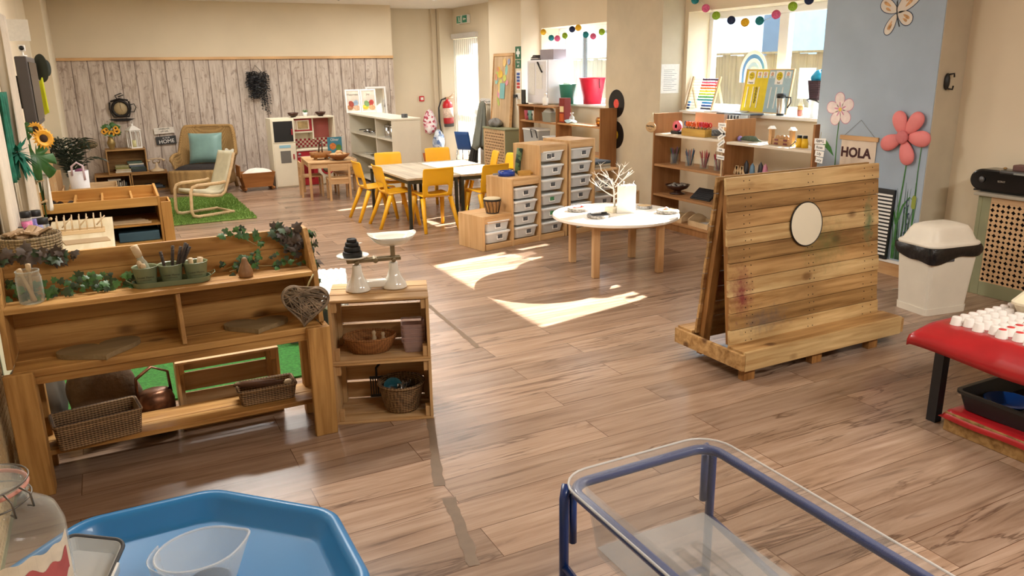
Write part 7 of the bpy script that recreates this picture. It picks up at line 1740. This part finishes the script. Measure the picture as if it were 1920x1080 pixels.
# corner by the door
RED = plain('extinguisher_red', '#c8202c', .25, var=.03, coat=.4)
t = thing('fire_extinguisher', 'red fire extinguisher with black hose on the wall by the bright door', 'fire extinguisher', (5.43, 13.05, .62), rot=(0, -.05, 0)); t.scale = (1.12,)*3
B().lathe([(0, 0), (.075, 0), (.08, .01), (.08, .05), (0, .05)], 28).out('black_foot', plain('grey_foot', '#4a4744', .5), t)
B().lathe([(.0, .0505), (.081, .0505), (.081, .33), (.06, .385), (.025, .405), (.022, .43), (0, .43)], 28).out('cylinder', RED, t)
B().lathe([(.0815, .14), (.082, .14), (.082, .29), (.0815, .29)], 28).out('paper_label', plain('cream_label', '#e3c9b6', .6, var=.3, vs=50), t)
B().tube([(-.02, 0, .43), (.05, 0, .455), (.12, 0, .50)], .008, 6).tube([(-.02, 0, .42), (.10, 0, .44)], .008, 6).cbox((0, 0, .435), (.05, .04, .04)).out('valve_lever', plain('valve_steel', '#b08a6a', .4, metal=.6), t)
B().tube([(-.02, 0, .44), (-.10, -.01, .42), (-.16, -.02, .30), (-.17, -.02, .1), (-.15, -.02, -.05), (-.13, -.02, -.1)], .012, 8).out('hose', BLACK, t)
t = thing('call_point', 'small red fire alarm call point on the cream wall', 'alarm', (5.03, 13.315, 1.06))
B().box(-.045, .045, -.03, 0, 0, .09).out('red_case', RED, t, bevel=.006); B().box(-.026, .026, -.032, -.0305, .022, .068).out('white_panel', CARD, t)
t = thing('exit_sign', 'green and white running-man emergency exit sign above the bright door', 'exit sign', (5.535, 12.60, 2.33))
B().box(0, .06, -.22, .22, 0, .13).out('sign_box', WHITE, t, bevel=.005); EXG = plain('exit_green', '#1f8f72', .4, var=0)
B().box(-.0015, -.0003, -.21, -.02, .008, .122).box(-.0015, -.0003, .02, .21, .008, .122).out('green_panels', EXG, t)
b = B().lathe([(0, 0), (.012, 0), (.012, .001), (0, .001)], 12, 0, TR(-.002, .13, .10, ry=-PI/2)).bar((-.002, .13, .09), (-.002, .115, .055), .001, .02).bar((-.002, .115, .055), (-.002, .15, .02), .001, .012).bar((-.002, .115, .055), (-.002, .08, .03), .001, .012).bar((-.002, .13, .085), (-.002, .09, .07), .001, .01).box(-.0025, -.0016, .04, .065, .015, .115)
b.bar((-.002, -.06, .065), (-.002, -.17, .065), .001, .016).add([(-.002, -.06, .065), (-.002, -.10, .095), (-.002, -.10, .035)], [(0, 1, 2)]); b.out('pictogram', CARD, t)
t = thing('door_blind', 'white vertical blind with a grey frill track over the bright door', 'blind', (5.62, 0, 0))
VB = clear('white_blind', '#f5f3ee', .55, .6)
B().box(-.07, -.022, 12.1, 13.12, 2.10, 2.18).out('head_rail', plain('grey_track', '#d8d5d0', .6), t)
for k in range(13): B().box(0, .004, 12.18+k*.083, 12.18+k*.083+.07, .10, 2.09, 0, ).out('slat', VB, t)
BAGM = plain('white_print_bag', '#e6dede', .7, var=.1, vs=10)
def bagprint(name, cols, s):
    m, nt, b_ = newmat(name); b_.inputs['Roughness'].default_value = .7
    tc = N(nt, 'ShaderNodeTexCoord'); v = N(nt, 'ShaderNodeTexVoronoi', Scale=s); nt.links.new(tc.outputs['Object'], v.inputs['Vector'])
    sp = N(nt, 'ShaderNodeSeparateColor'); nt.links.new(v.outputs['Color'], sp.inputs[0]); r_ = ramp(nt, sp.outputs[0], [(i/(len(cols)-1), c) for i, c in enumerate(cols)]); r_.color_ramp.interpolation = 'CONSTANT'; nt.links.new(r_.outputs[0], b_.inputs['Base Color']); return m
t = tag(sack('rucksack', 'white rucksack with a pink and navy print hanging by the extinguisher', (5.10, 13.14, .50), (.12, .10, .42), bagprint('pink_print', ['#efe6e6', '#e7b9c3', '#efe9e9', '#b5485a', '#efe6e6', '#5a6a9a'], 26), .2, 41), 'white rucksack with a pink and navy print hanging by the extinguisher', 'bag')
tag(sack('drawstring_bag', 'blue and grey patterned drawstring bag hanging below the white rucksack', (5.20, 13.0, .22), (.12, .08, .36), bagprint('blue_print', ['#8fa3c4', '#c4cede', '#5f78a8', '#a9b6cc', '#d8dfe8', '#49659c'], 20), .4, 43), 'blue and grey patterned drawstring bag hanging below the white rucksack', 'bag')
place(B().rbowl(.12, .09, .03, .16, .10, .07, .005), 'orange_tub', plain('orange_plastic', '#e0742a', .4), (5.04, 13.02, .02), 'orange plastic tub on the floor under the hanging bags', 'tub')
def coat(name, label, loc, w_, d_, h, mat, seed, cat='coat'):
    r = random.Random(seed); ph = [r.uniform(0, 6) for _ in range(5)]
    def fn(u, v):
        a = 2*PI*u; k = .28+.72*(1-v)**.55 if v < .985 else .02
        if v < .015: k *= .55
        f = 1+.16*math.sin(5*a+ph[0]+1.5*v)*(1-.5*v)+.09*math.sin(9*a+ph[1]-2*v)
        return (d_*k*f*math.cos(a)-.05*(1-v), w_*k*f*math.sin(a)+.06*(1-v)*math.sin(ph[2]), h*v+.03*math.sin(2*a+ph[3])*(1-v))
    o = B().grid(fn, 44, 20, cu=True).out(name, mat); o.location = loc; return tag(o, label, cat)
GCO = plain('grey_green_coat', '#7d8076', .9, var=.1, bump=.4, bs=20)
coat('hanging_coat', 'grey-green coat hanging beside the bright door', (5.47, 11.72, .34), .15, .10, .76, GCO, 51)
coat('hanging_coat', 'dark pink and black jacket hanging behind the grey-green coat', (5.50, 11.32, .40), .12, .07, .70, bagprint('dark_jacket', ['#3a3038', '#7a3a4a', '#2c2a30', '#4a3a40'], 9), 53)
coat('dark_bag', 'black bag hanging low under the grey-green coat', (5.44, 11.95, .05), .11, .07, .42, DARKF, 55, 'bag')
t = thing('coat_rack', 'white peg rail behind the hanging coats', 'rack', (5.57, 0, 0)); B().box(0, .03, 11.15, 12.0, 1.05, 1.13).out('rail', WHITE, t)
for k in range(4): B().tube([(0, 11.25+.2*k, 1.09), (-.07, 11.25+.2*k, 1.08), (-.08, 11.25+.2*k, 1.12)], .008, 6).out('peg', STEEL, t)
BLCH = plain('blue_chair_plastic', '#1d4f92', .4)
t = thing('blue_chair', 'blue plastic chair back tilted by the bright door, behind the coats', 'chair', (5.36, 12.22, 0), 0); t.scale = (.8,)*3
def seat_sh(u, v): return ((u-.5)*.34, (v-.5)*.34, .36) if v < .55 else ((u-.5)*.34, .02+.12*(v-.55)/.45, .36+.38*(v-.55)/.45)
B().grid(seat_sh, 8, 12, 0, TR(0, 0, 0, rz=2.2)).out('seat_shell', BLCH, t, solid=.012)
for sx in (-.14, .14):
    for sy in (-.14, .1): B().tube([(sx, sy, .35), (sx*1.15, sy*1.15, 0)], .012, 6, 0, T=TR(rz=2.2)).out('leg', STEEL, t)
# ceiling fittings in view
t = thing('ceiling_rail', 'thin grey rod fixed under the ceiling near the wallpapered wall', 'rail', (0, 0, 0))
B().tube([(2.55, 9.9, 2.57), (3.2, 11.6, 2.57)], .015, 8).out('rod', plain('grey_rod', '#9a968e', .4, metal=.5), t); B().cbox((2.7, 10.3, 2.585), (.04, .04, .028)).out('bracket', WHITE, t)
place(B().lathe([(0, 0), (.03, .0), (.05, .012), (.05, .03), (0, .03)], 24), 'smoke_detector', WHITE, (4.55, 11.3, 2.568), 'round white smoke detector on the far ceiling', 'detector')
# ================================================================ things on the round table, the stepped unit, and the foreground
TZ = .4522
t = thing('twig_tree', 'white bare twig tree on a cream block in the middle of the round table', 'ornament', (3.63, 5.27, TZ))
B().cbox((0, 0, .02), (.12, .12, .038)).out('block', plain('cream_block', '#e8dcc0', .6), t, bevel=.003)
TWW = plain('white_twig', '#efeae0', .6, var=.05); r = random.Random(12)
b = B()
def branch(p, d, L_, r0, lv):
    P = [p]; q = p.copy(); dd = d.copy()
    for i in range(4):
        dd = (dd+Vector((r.uniform(-.18, .18), r.uniform(-.18, .18), r.uniform(-.08, .10)))).normalized(); q = q+dd*(L_/4); P.append(q.copy())
    b.tube(P, [r0*(1-.17*i) for i in range(5)], 6)
    if lv:
        for k in range(3):
            i = r.randrange(1, 5); a = r.uniform(0, 2*PI)
            side = Vector((math.cos(a), math.sin(a), r.uniform(.1, .8))).normalized()
            branch(P[i], (dd*.5+side).normalized(), L_*r.uniform(.4, .65), r0*.62, lv-1)
branch(Vector((0, 0, .038)), Vector((0, 0, 1)), .24, .010, 0)
for k in range(8):
    a = 2.4*k+r.uniform(-.3, .3); z = .10+.02*k
    branch(Vector((0, 0, z)), Vector((math.cos(a), math.sin(a), .35+.09*k)).normalized(), .17, .0062, 2)
b.out('branches', TWW, t)
t = thing('standing_book', 'book with white cover standing open like a fan on the round table', 'book', (3.73, 5.12, TZ), .2)
for k in range(7): B().box(0, .001+.0004*k, 0, .14, 0, .22).out('page', PAPERM if k % 2 else plain('grey_page_%d' % k, '#9a9d9f', .7, var=.2, vs=30), t, rot=(0, 0, .42-.16*k))
B().box(0, .003, 0, .15, 0, .225).out('cover', plain('white_cover', '#c9c6be', .5, var=.1), t, rot=(0, 0, .95)); B().box(0, .003, 0, .15, 0, .225).out('cover', plain('white_cover_b', '#c2c6c9', .5, var=.05), t, rot=(0, 0, -.65))
BARKW = plain('birch_bark', '#8d8780', .9, var=.6, vs=60); FACE = wood('slice_face', '#d9b98a', '#c7a06c', 'X', sc=1.5); CHALK = plain('black_slate', '#2a2a2b', .7)
for x, y, fm, lb in ((3.40, 5.46, FACE, 'bark-edged wood slice with a red pen, back left of the round table'), (3.38, 5.13, CHALK, 'bark-edged slice with black top and a black pen, front left of the round table'), (3.96, 5.00, FACE, 'bark-edged wood slice with a pale pink lid, right side of the round table'), (3.93, 5.27, FACE, 'small bark-edged slice behind the standing book on the round table')):
    t = thing('log_slice', lb, 'wood slice', (x, y, TZ), RND.uniform(0, 2), 'log slices on the round table'); s = .7 if 'small' in lb else 1
    b = B(); n = 36; b.lathe([(0, 0), (.088*s, 0), (.092*s, .01), (.089*s, .024), (0, .024)], n); 
    b.v = [(v[0]*(1+.04*math.sin(5*math.atan2(v[1], v[0]))), v[1]*(1+.05*math.sin(3*math.atan2(v[1], v[0])+1)), v[2]) for v in b.v]
    b.out('bark', BARKW, t)
    b = B().lathe([(0, .0242), (.080*s, .0242), (.080*s, .026), (0, .026)], n, sm=False); b.v = [(v[0]*(1+.04*math.sin(5*math.atan2(v[1], v[0]))), v[1]*(1+.05*math.sin(3*math.atan2(v[1], v[0])+1)), v[2]) for v in b.v]; b.out('cut_face', fm, t)
for x, y, m, rz, lb in ((3.395, 5.45, plain('red_pen', '#c33a48', .4), .2, 'red pen lying on the back left wood slice'), (3.385, 5.13, BLACK, -.3, 'black pen lying on the black-topped slice')):
    t = thing('pen', lb, 'pen', (x, y, TZ+.034), rot=(0, PI/2, rz)); B().lathe([(0, -.065), (.003, -.06), (.006, -.045), (.006, .02), (0, .02)], 10).out('barrel', CARD if m is BLACK else m, t); B().lathe([(0, .0205), (.0068, .0205), (.0068, .065), (0, .066)], 10).out('cap', m, t)
place(B().lathe([(0, 0), (.02, 0), (.018, .014), (.008, .02), (0, .021)], 20), 'pink_lid', plain('pale_pink', '#e8b7b4', .5), (3.955, 5.01, TZ+.0262), 'small pale pink lid on the right-hand wood slice', 'lid')
# on the stepped unit
t = thing('drum', 'small wooden djembe-style drum on the lowest step of the pine unit', 'drum', TL(.20, .12, .3155))
STV = wood('drum_wood', '#b98f5e', '#8f673a', 'Z', sc=3)
B().lathe([(0, 0), (.05, 0), (.056, .01), (.075, .11), (.078, .125), (0, .125)], 36).out('drum_body', STV, t)
B().lathe([(0, .1255), (.079, .1255), (.081, .135), (.07, .143), (0, .144)], 36).out('skin', plain('drum_skin', '#d8c8a4', .7, var=.1), t)
for rr, z in ((.081, .128), (.079, .118), (.057, .006)): B().tube([(rr*math.cos(a*PI/20), rr*math.sin(a*PI/20), z) for a in range(40)], .004, 6, closed=True).out('black_ring', BLACK, t)
b = B()
for k in range(12): a = k*PI/6; b.tube([(.081*math.cos(a), .081*math.sin(a), .12), (.072*math.cos(a+.12), .072*math.sin(a+.12), .07), (.058*math.cos(a+.2), .058*math.sin(a+.2), .008)], .0025, 5)
b.out('lacing', BLACK, t)
t = thing('blue_tambourine', 'blue plastic half-moon tambourine on the middle step of the pine unit', 'tambourine', TL(.45, .22, .6255))
BLU = plain('royal_blue_plastic', '#1d3f9c', .35)
B().lathe([(.062, 0), (.08, 0), (.08, .045), (.062, .045), (.062, 0)], 32).out('ring', BLU, t); B().box(-.14, -.075, -.008, .008, .015, .03).out('beater', plain('grey_beater', '#8b8f96', .5), t)
for k in range(4): B().lathe([(0, 0), (.012, 0), (.012, .003), (0, .003)], 10, 0, TR(.071*math.cos(k*PI/2+.6), .071*math.sin(k*PI/2+.6), .0455)).out('jingle', STEEL, t)
t = thing('rain_stick', 'dark green patterned rain-stick leaning on the tall column of the pine unit', 'rain stick', TL(.615, .26, .6255)); B().tube([(0, 0, .005), (.01, 0, .12), (.03, 0, .24)], .028, 14).out('tube', bagprint('green_pattern', ['#33503c', '#5f7a52', '#23382c', '#7d8f66'], 30), t)
t = thing('guiro', 'yellow wooden scraper toy on the middle step beside the rain-stick', 'toy', TL(.595, .12, .6255)); B().box(-.07, .05, -.02, .02, 0, .045).tube([(.05, 0, .02), (.09, 0, .015)], .012, 8).out('body', wood('yellow_beech', '#d8ac5c', '#b8883c', 'X'), t)
t = thing('green_sheet', 'green cloth and dark card lying in the gap above the topmost tub', 'cloth', TL(.86, .13, .845), ta); B().grid(lambda u, v: ((u-.5)*.2, (v-.5)*.2, .02*math.sin(7*u)*math.sin(5*v)+.012), 14, 10).out('green_cloth', plain('mint_cloth', '#8fb89a', .8, var=.2), t, solid=.004)
for k in range(5): place(B().box(-.12+.01*(k % 3), .11, -.12, .13-.01*k, 0, .015), 'book', BK[(k*3+3) % 10], LL(.18, .17, .6005+.0156*k), 'flat book, %s in the pile on the low unit by the tan pier' % ('bottom', 'second from bottom', 'middle', 'second from top', 'topmost')[k], 'book', ua, 'books on the low unit')
# foreground: red table
REDO = plain('red_oilcloth', '#a8191f', .35, var=.12, vs=7, coat=.2)
BLK = plain('black_metal', '#17171a', .45, var=.1)
t = thing('craft_table', 'low table with black metal legs under the red oilcloth', 'table', (3.22, .85, 0))
B().box(0, 1.2, 0, 1.27, .44, .462).out('tabletop', GTOP, t)
for x in (-.01, 1.15):
    for y in (.03, 1.2): B().box(x, x+.045, y, y+.045, 0, .44).out('leg', BLK, t)
def clothfn(u, v):
    x = -.17+1.44*u; y = -.1+1.40*v
    fx = max(0, min(1, -x/.17)); far = max(0, min(1, (y-.95)/.33))
    q = min(1, fx/.78); h = max(0, (fx-.78)/.22)
    X = x if x > 0 else -.17*q*(.42+.48*far)
    dz = (.075-.035*far)*(q**1.35)+.045*h+.008*q*math.sin(9*y)
    yy = max(0, y-1.275); dz += yy*.6*(1-.4*fx)
    return (X, y-yy*.4, .466-dz)
o = B().grid(clothfn, 60, 60).out('oilcloth', REDO, None, (3.22, .85, 0), solid=.003, smooth=True); tag(o, 'shiny red oilcloth draped over the low craft table', 'tablecloth')
CUPM = plain('white_paper_cup', '#e9e2da', .6, var=.04); CUPR = plain('red_paint', '#cf3a3a', .5)
cup0 = None
WORDS = ('first', 'second', 'third', 'fourth', 'fifth', 'sixth', 'seventh', 'eighth', 'ninth')
for i in range(8):
    for j in range(7):
        x = 3.262+.058*i+.022*(j % 2); y = 2.055-.0535*j-.012*i*0+.012*((i*3+j*5) % 3-1)*.4
        if i >= 6 and j >= 1: continue
        red = (j >= 4 and i >= 0 and (i+j) >= 4)
        lb = 'upturned white paper cup%s, %s row from the bin, %s from the edge' % (' with red paint' if red else '', WORDS[j], WORDS[i])
        t = thing('paper_cup', lb, 'cup', (x, y, .4683), RND.uniform(0, 3), 'upturned paper cups on the red table')
        n = 30; pf = [(.025, 0), (.0235, .002), (.0185, .034), (.0165, .036), (0, .036)]
        vs = []
        for rr, z in pf[:-1]:
            for k in range(n): q = rr*(1+(.025*math.cos(15*2*PI*k/n) if z < .035 else 0)); vs.append((q*math.cos(2*PI*k/n), q*math.sin(2*PI*k/n), z))
        B().add(vs, [(a*n+k, a*n+(k+1) % n, (a+1)*n+(k+1) % n, (a+1)*n+k) for a in range(3) for k in range(n)]+[tuple(3*n+k for k in range(n))], 0, True).out('cup_body', CUPM, t)
        if red: B().lathe([(0, .0361), (.0155, .0361), (.0145, .0375), (0, .038)], 20).out('paint', CUPR, t)
t = thing('white_tray', 'cream plastic tub at the far side of the red table behind the cups', 'tub', (3.72, 1.93, .4683), .3); B().rbowl(.14, .11, .04, .075, .11, .085, .005, 0, None, 6, rim=.008).out('tub_body', plain('cream_plastic', '#e3d9be', .4), t)
t = thing('pallet', 'wooden pallet covered in red oilcloth under the craft table', 'pallet', (3.18, .9, 0)); B().box(0, 1.1, 0, 1.09, .075, .09).box(0, .09, 0, 1.09, .0, .075).box(1.0, 1.1, 0, 1.09, 0, .075).box(.5, .6, 0, 1.09, 0, .075).out('boards', PALW3, t, bevel=.003)
o = B().grid(lambda u, v: (-.015+1.12*u, -.01+1.12*v, .096-(.035 if u < .01 or v > .99 else 0)+.003*math.sin(20*v)), 40, 40).out('red_sheet', REDO, None, (3.18, .9, 0), solid=.002); tag(o, 'red oilcloth sheet lying over the floor pallet', 'tablecloth')
t = thing('black_tray', 'large black plastic tray on the red-covered pallet', 'tray', (3.70, 1.52, .099)); B().rbowl(.47, .46, .03, .09, .45, .44, .006, 0, None, 5, rim=.012).out('tray_body', BLACK, t)
t = thing('blue_bowl', 'round translucent blue bowl in the black tray', 'bowl', (3.42, 1.86, .1055)); B().lathe([(0, 0), (.05, 0), (.09, .03), (.10, .038), (.094, .038), (.05, .004), (0, .004)], 36).out('bowl_body', clear('blue_clear', '#1d5fc4', .65, .15), t)
place(B().prism([(0, 0), (.05, .01), (.06, .03), (.03, .02), (.01, .035)], 0, .004), 'paper_scrap', CARD, (3.31, 2.09, .0), 'torn scrap of white paper on the floor by the red table', 'scrap', .5)
place(B().prism([(0, 0), (.06, .01), (.05, .03), (.0, .02)], 0, .003), 'paper_scrap', CARD, (2.0, 7.2, .0), 'tiny white scrap on the bare floor left of the yellow chairs', 'scrap', .2)
TAPE = plain('worn_tape', '#76624e', .6, var=.08, vs=20)
r = random.Random(19); b = B()
def tapeseg(a, c, w0, w1):
    a = Vector(a); c = Vector(c); d = (c-a); n = 14; sd_ = Vector((d.y, -d.x, 0)).normalized(); vs = []
    for i in range(n+1):
        p = a+d*i/n; w_ = (w0+(w1-w0)*i/n)
        vs += [tuple(p-sd_*w_*r.uniform(.55, 1)), tuple(p+sd_*w_*r.uniform(.55, 1))]
    b.add([(v[0], v[1], .0012) for v in vs], [(2*i, 2*i+1, 2*i+3, 2*i+2) for i in range(n)])
for a, c, w0, w1, lb in (((1.19, 3.22, 0), (.99, 2.62, 0), .022, .03, 'long worn strip of old floor tape in front of the crates'), ((.99, 2.52, 0), (.90, 2.08, 0), .028, .03, 'worn strip of old floor tape nearest us, by the blue tray'), ((1.86, 5.0, 0), (1.80, 4.0, 0), .018, .022, 'faint strip of old floor tape between crates and sunlit patch')):
    b = B(); tapeseg(a, c, w0, w1); o = b.out('floor_tape', TAPE); tag(o, lb, 'tape')
# foreground: clear water tray on blue stand
NAVY = plain('navy_tube', '#133576', .35, var=.06, coat=.3)
WT = (1.215, 1.03, 0); wz = .545; wa, wb = .268, .60
t = thing('water_tray', 'clear plastic water tray in a blue tubular stand, empty, right foreground', 'water tray', WT)
CLT = clear('clear_tray_plastic', '#b4b2ae', .085, .14, .08)
B().rbowl(wa-.045, wb-.045, .05, .20, wa-.07, wb-.07, .003, 0, TR(0, 0, wz-.205), 8, rim=.045).out('tray_body', CLT, t)
B().box(-wa+.085, wa-.085, -wb+.085, wb-.085, wz-.2, wz-.1985).out('scuffed_base', clear('scuffed_plastic', '#b9b8b5', .32, .3, .1), t)
b = B()
for x in (-.06, .0, .06):
    b.rbowl(.016, wb-.19, .01, .006, .014, wb-.2, .002, 0, TR(x, .0, wz-.2005), 3)
b.out('floor_ribs', CLT, t)['kind'] = 'stuff'
def rr_path(a, b_, r_, z, n=6):
    o = []
    for cx, cy, s0 in ((a-r_, b_-r_, 0), (-a+r_, b_-r_, 1), (-a+r_, -b_+r_, 2), (a-r_, -b_+r_, 3)):
        for i in range(n+1): q = (s0+i/n)*PI/2; o.append((cx+r_*math.cos(q), cy+r_*math.sin(q), z))
    return o
B().tube(rr_path(wa-.026, wb-.026, .06, wz-.0275), .0145, 10, closed=True).out('top_frame', NAVY, t)
for sx in (-1, 1):
    for sy in (-1, 1):
        B().tube([(sx*(wa-.03), sy*(wb-.012), wz-.03), (sx*(wa-.012), sy*(wb-.03), wz-.06), (sx*(wa-.012), sy*(wb-.03), .0)], .0135, 10).tube([(sx*(wa-.04), sy*(wb-.03), wz-.05), (sx*(wa-.04), sy*(wb-.03), wz-.20)], .011, 8).out('leg', NAVY, t)
B().tube(rr_path(wa-.001, wb-.001, .095, wz-.004), .0032, 8, closed=True).out('rim_edge', clear('edge_highlight', '#e4e4e0', .45, .08, .1), t)  # pale lip tube, added for the bright highlights along the flange edge
for sx in (-1, 1): B().tube([(sx*(wa-.012), wb-.03, .28), (sx*(wa-.012), -wb+.03, .12)], .011, 8).out('side_brace', NAVY, t)
B().tube([(-(wa-.012), wb-.03, .10), (wa-.012, wb-.03, .10)], .011, 8).out('end_brace', NAVY, t)
# foreground: blue tuff tray
TB = plain('bright_blue_plastic', '#2378b2', .35, var=.03, coat=.1)
t = thing('mixing_tray', 'large bright blue octagonal plastic tray on a stand, left foreground', 'tray', (-.035, 1.965, 0))
def octa(s, ch): return [(s, -s+ch), (s, s-ch), (s-ch, s), (-s+ch, s), (-s, s-ch), (-s, -s+ch), (-s+ch, -s), (s-ch, -s)]
def round_poly(P, r_, n=5):
    o = []; m = len(P)
    for i in range(m):
        p0, p1, p2 = Vector(P[i-1]), Vector(P[i]), Vector(P[(i+1) % m]); a = p1+(p0-p1).normalized()*r_; c = p1+(p2-p1).normalized()*r_
        for k in range(n+1): q = k/n; o.append((a*(1-q)**2+p1*2*q*(1-q)+c*q*q))
    return o
rings = [(.500, .285), (.508, .262), (.505, .292), (.495, .302), (.480, .300), (.468, .285), (.445, .240), (.43, .232)]
vs = []; 
for s, z in rings: vs += [(p.x, p.y, z) for p in round_poly(octa(s, s*.62), .05)]
K = len(vs)//len(rings); fs = [(i*K+j, i*K+(j+1) % K, (i+1)*K+(j+1) % K, (i+1)*K+j) for i in range(1, len(rings)-1) for j in range(K)]+[tuple((len(rings)-1)*K+j for j in range(K))]
B().add(vs, fs, 0, True).out('tray_body', TB, t, solid=.004)
for sx in (-1, 1):
    for sy in (-1, 1): B().tube([(sx*.28, sy*.28, .228), (sx*.30, sy*.30, 0)], .014, 8).out('stand_leg', BLK, t)
B().tube([(-.28, -.28, .222), (.28, .28, .222)], .012, 8).tube([(-.28, .28, .21), (.28, -.28, .21)], .012, 8).out('stand_bars', BLK, t)
# measuring jug
JUG = clear('milky_jug_plastic', '#f2f4f4', .27, .2, .1)
jc = (.075, 2.06, .2345)
t = thing('measuring_jug', 'milky translucent measuring jug with a pouring lip in the blue tray', 'jug', jc, math.radians(2))
def jugfn(u, v):
    a = 2*PI*u; c, s_ = math.cos(a), math.sin(a)
    k = .066+.032*min(1, v*1.05)**.8
    lip = max(0, c)**12
    x = (k*1.2+.014*v*v*lip)*c; y = k*1.02*s_*(1-.22*max(0, c)**3*v)
    return (x, y, .115*v+.007*v*v*lip-.004*v*(1-c))
b = B().grid(jugfn, 56, 12, cu=True); b.add([jugfn(i/56, 0) for i in range(56)], [tuple(range(56))]); b.out('jug_body', JUG, t, solid=.0025)
B().tube([jugfn(i/56, 1.0) for i in range(56)], .0035, 6, closed=True).out('rim', JUG, t)
B().grid(lambda u, v: (-.10-.035*math.sin(PI*u)*(1-.2*v), (u-.5)*.15, .110-.012*v-.035*v*v), 16, 5).out('handle_apron', JUG, t, solid=.003)
B().lathe([(0, 0), (.058, 0), (.058, .002), (0, .002)], 28, 0, TR(.012, -.0, .004)).out('dark_base_disc', BLACK, t)
# clip-top jar and lunch tub
GJ = clear('thick_glass', '#e3e8e4', .05, .03, .12)
t = thing('side_table', 'pale low table at the left front corner, carrying the clip-top jar', 'table', (-.63, 1.28, 0))
B().box(0, .44, 0, .46, .545, .565).out('tabletop', PALE, t, bevel=.004)
for x, y in ((0, 0), (0, .42), (.40, .06)): B().box(x, x+.035, y, y+.035, 0, .544).out('leg', PALEZ, t)
t = thing('clip_top_jar', 'big clear glass jar with clip-top lid at the bottom left corner', 'jar', (-.30, 1.64, .5655), 0); t.scale = (.92, .92, .88)
pf = [(.10, 0), (.128, .006), (.132, .03), (.132, .20), (.122, .235), (.09, .262), (.072, .275), (.070, .298), (.080, .304), (.080, .312), (.074, .316)]
B().lathe([(0, .004)]+pf, 48).out('jar_body', GJ, t, solid=.003)
B().lathe([(.0, .3405), (.055, .3405), (.064, .336), (.072, .338), (.078, .332), (.080, .322), (.0, .322)], 40).out('lid', GJ, t)
B().tube([(.079*math.cos(a*PI/20), .079*math.sin(a*PI/20), .3185) for a in range(40)], .0045, 8, closed=True).out('rubber_seal', plain('salmon_rubber', '#c98a78', .6), t)
WIRE = plain('dark_wire', '#6b665f', .4, metal=.8)
B().tube([(.083*math.cos(a*PI/20), .083*math.sin(a*PI/20), .290) for a in range(40)], .002, 6, closed=True).tube([(.083*math.cos(a*PI/20), .083*math.sin(a*PI/20), .332) for a in range(40)], .002, 6, closed=True).out('wire_hoop', WIRE, t)
B().tube([(.07, -.055, .332), (.088, -.065, .32), (.09, -.06, .285), (.078, -.045, .282)], .0022, 6).tube([(.045, -.075, .332), (.058, -.092, .318), (.06, -.088, .28), (.05, -.07, .28)], .0022, 6).out('wire_clip', WIRE, t)
LBL = plain('torn_label', '#d9cdb8', .8, var=.08, vs=30); LBR = plain('faded_red_label', '#b55a58', .8, var=.15, vs=18)
rl = random.Random(8)
def lblfn(a0, a1, z0, z1, rr, wob): return lambda u, v: (rr*math.cos(a0+(a1-a0)*u), rr*math.sin(a0+(a1-a0)*u), z0+(z1-z0)*v+wob*math.sin(9*u+3)*math.sin(17*u))
B().grid(lblfn(-1.75, -.15, .075, .19, .1335, .008), 30, 3).out('paper_label', LBL, t); B().grid(lblfn(-1.72, -.28, .10, .155, .1345, .014), 30, 3).out('red_band', LBR, t)
t = thing('lunch_tub', 'white lidless food tub with a dark rim beside the glass jar, in the blue tray', 'tub', (-.225, 2.19, .262), rot=(.30, .22, -.35))
B().rbowl(.075, .105, .025, .05, .068, .098, .004, 0, None, 5).out('tub_body', clear('milky_tub', '#e6e6e2', .75, .3), t)
b = B().tube(rr_path(.078, .108, .028, .05), .0055, 8, closed=True).out('dark_rim', plain('dark_grey_seal', '#47484a', .5), t)
B().box(.08, .088, -.03, .03, .015, .055).out('side_clip', WHITE, t, bevel=.002)
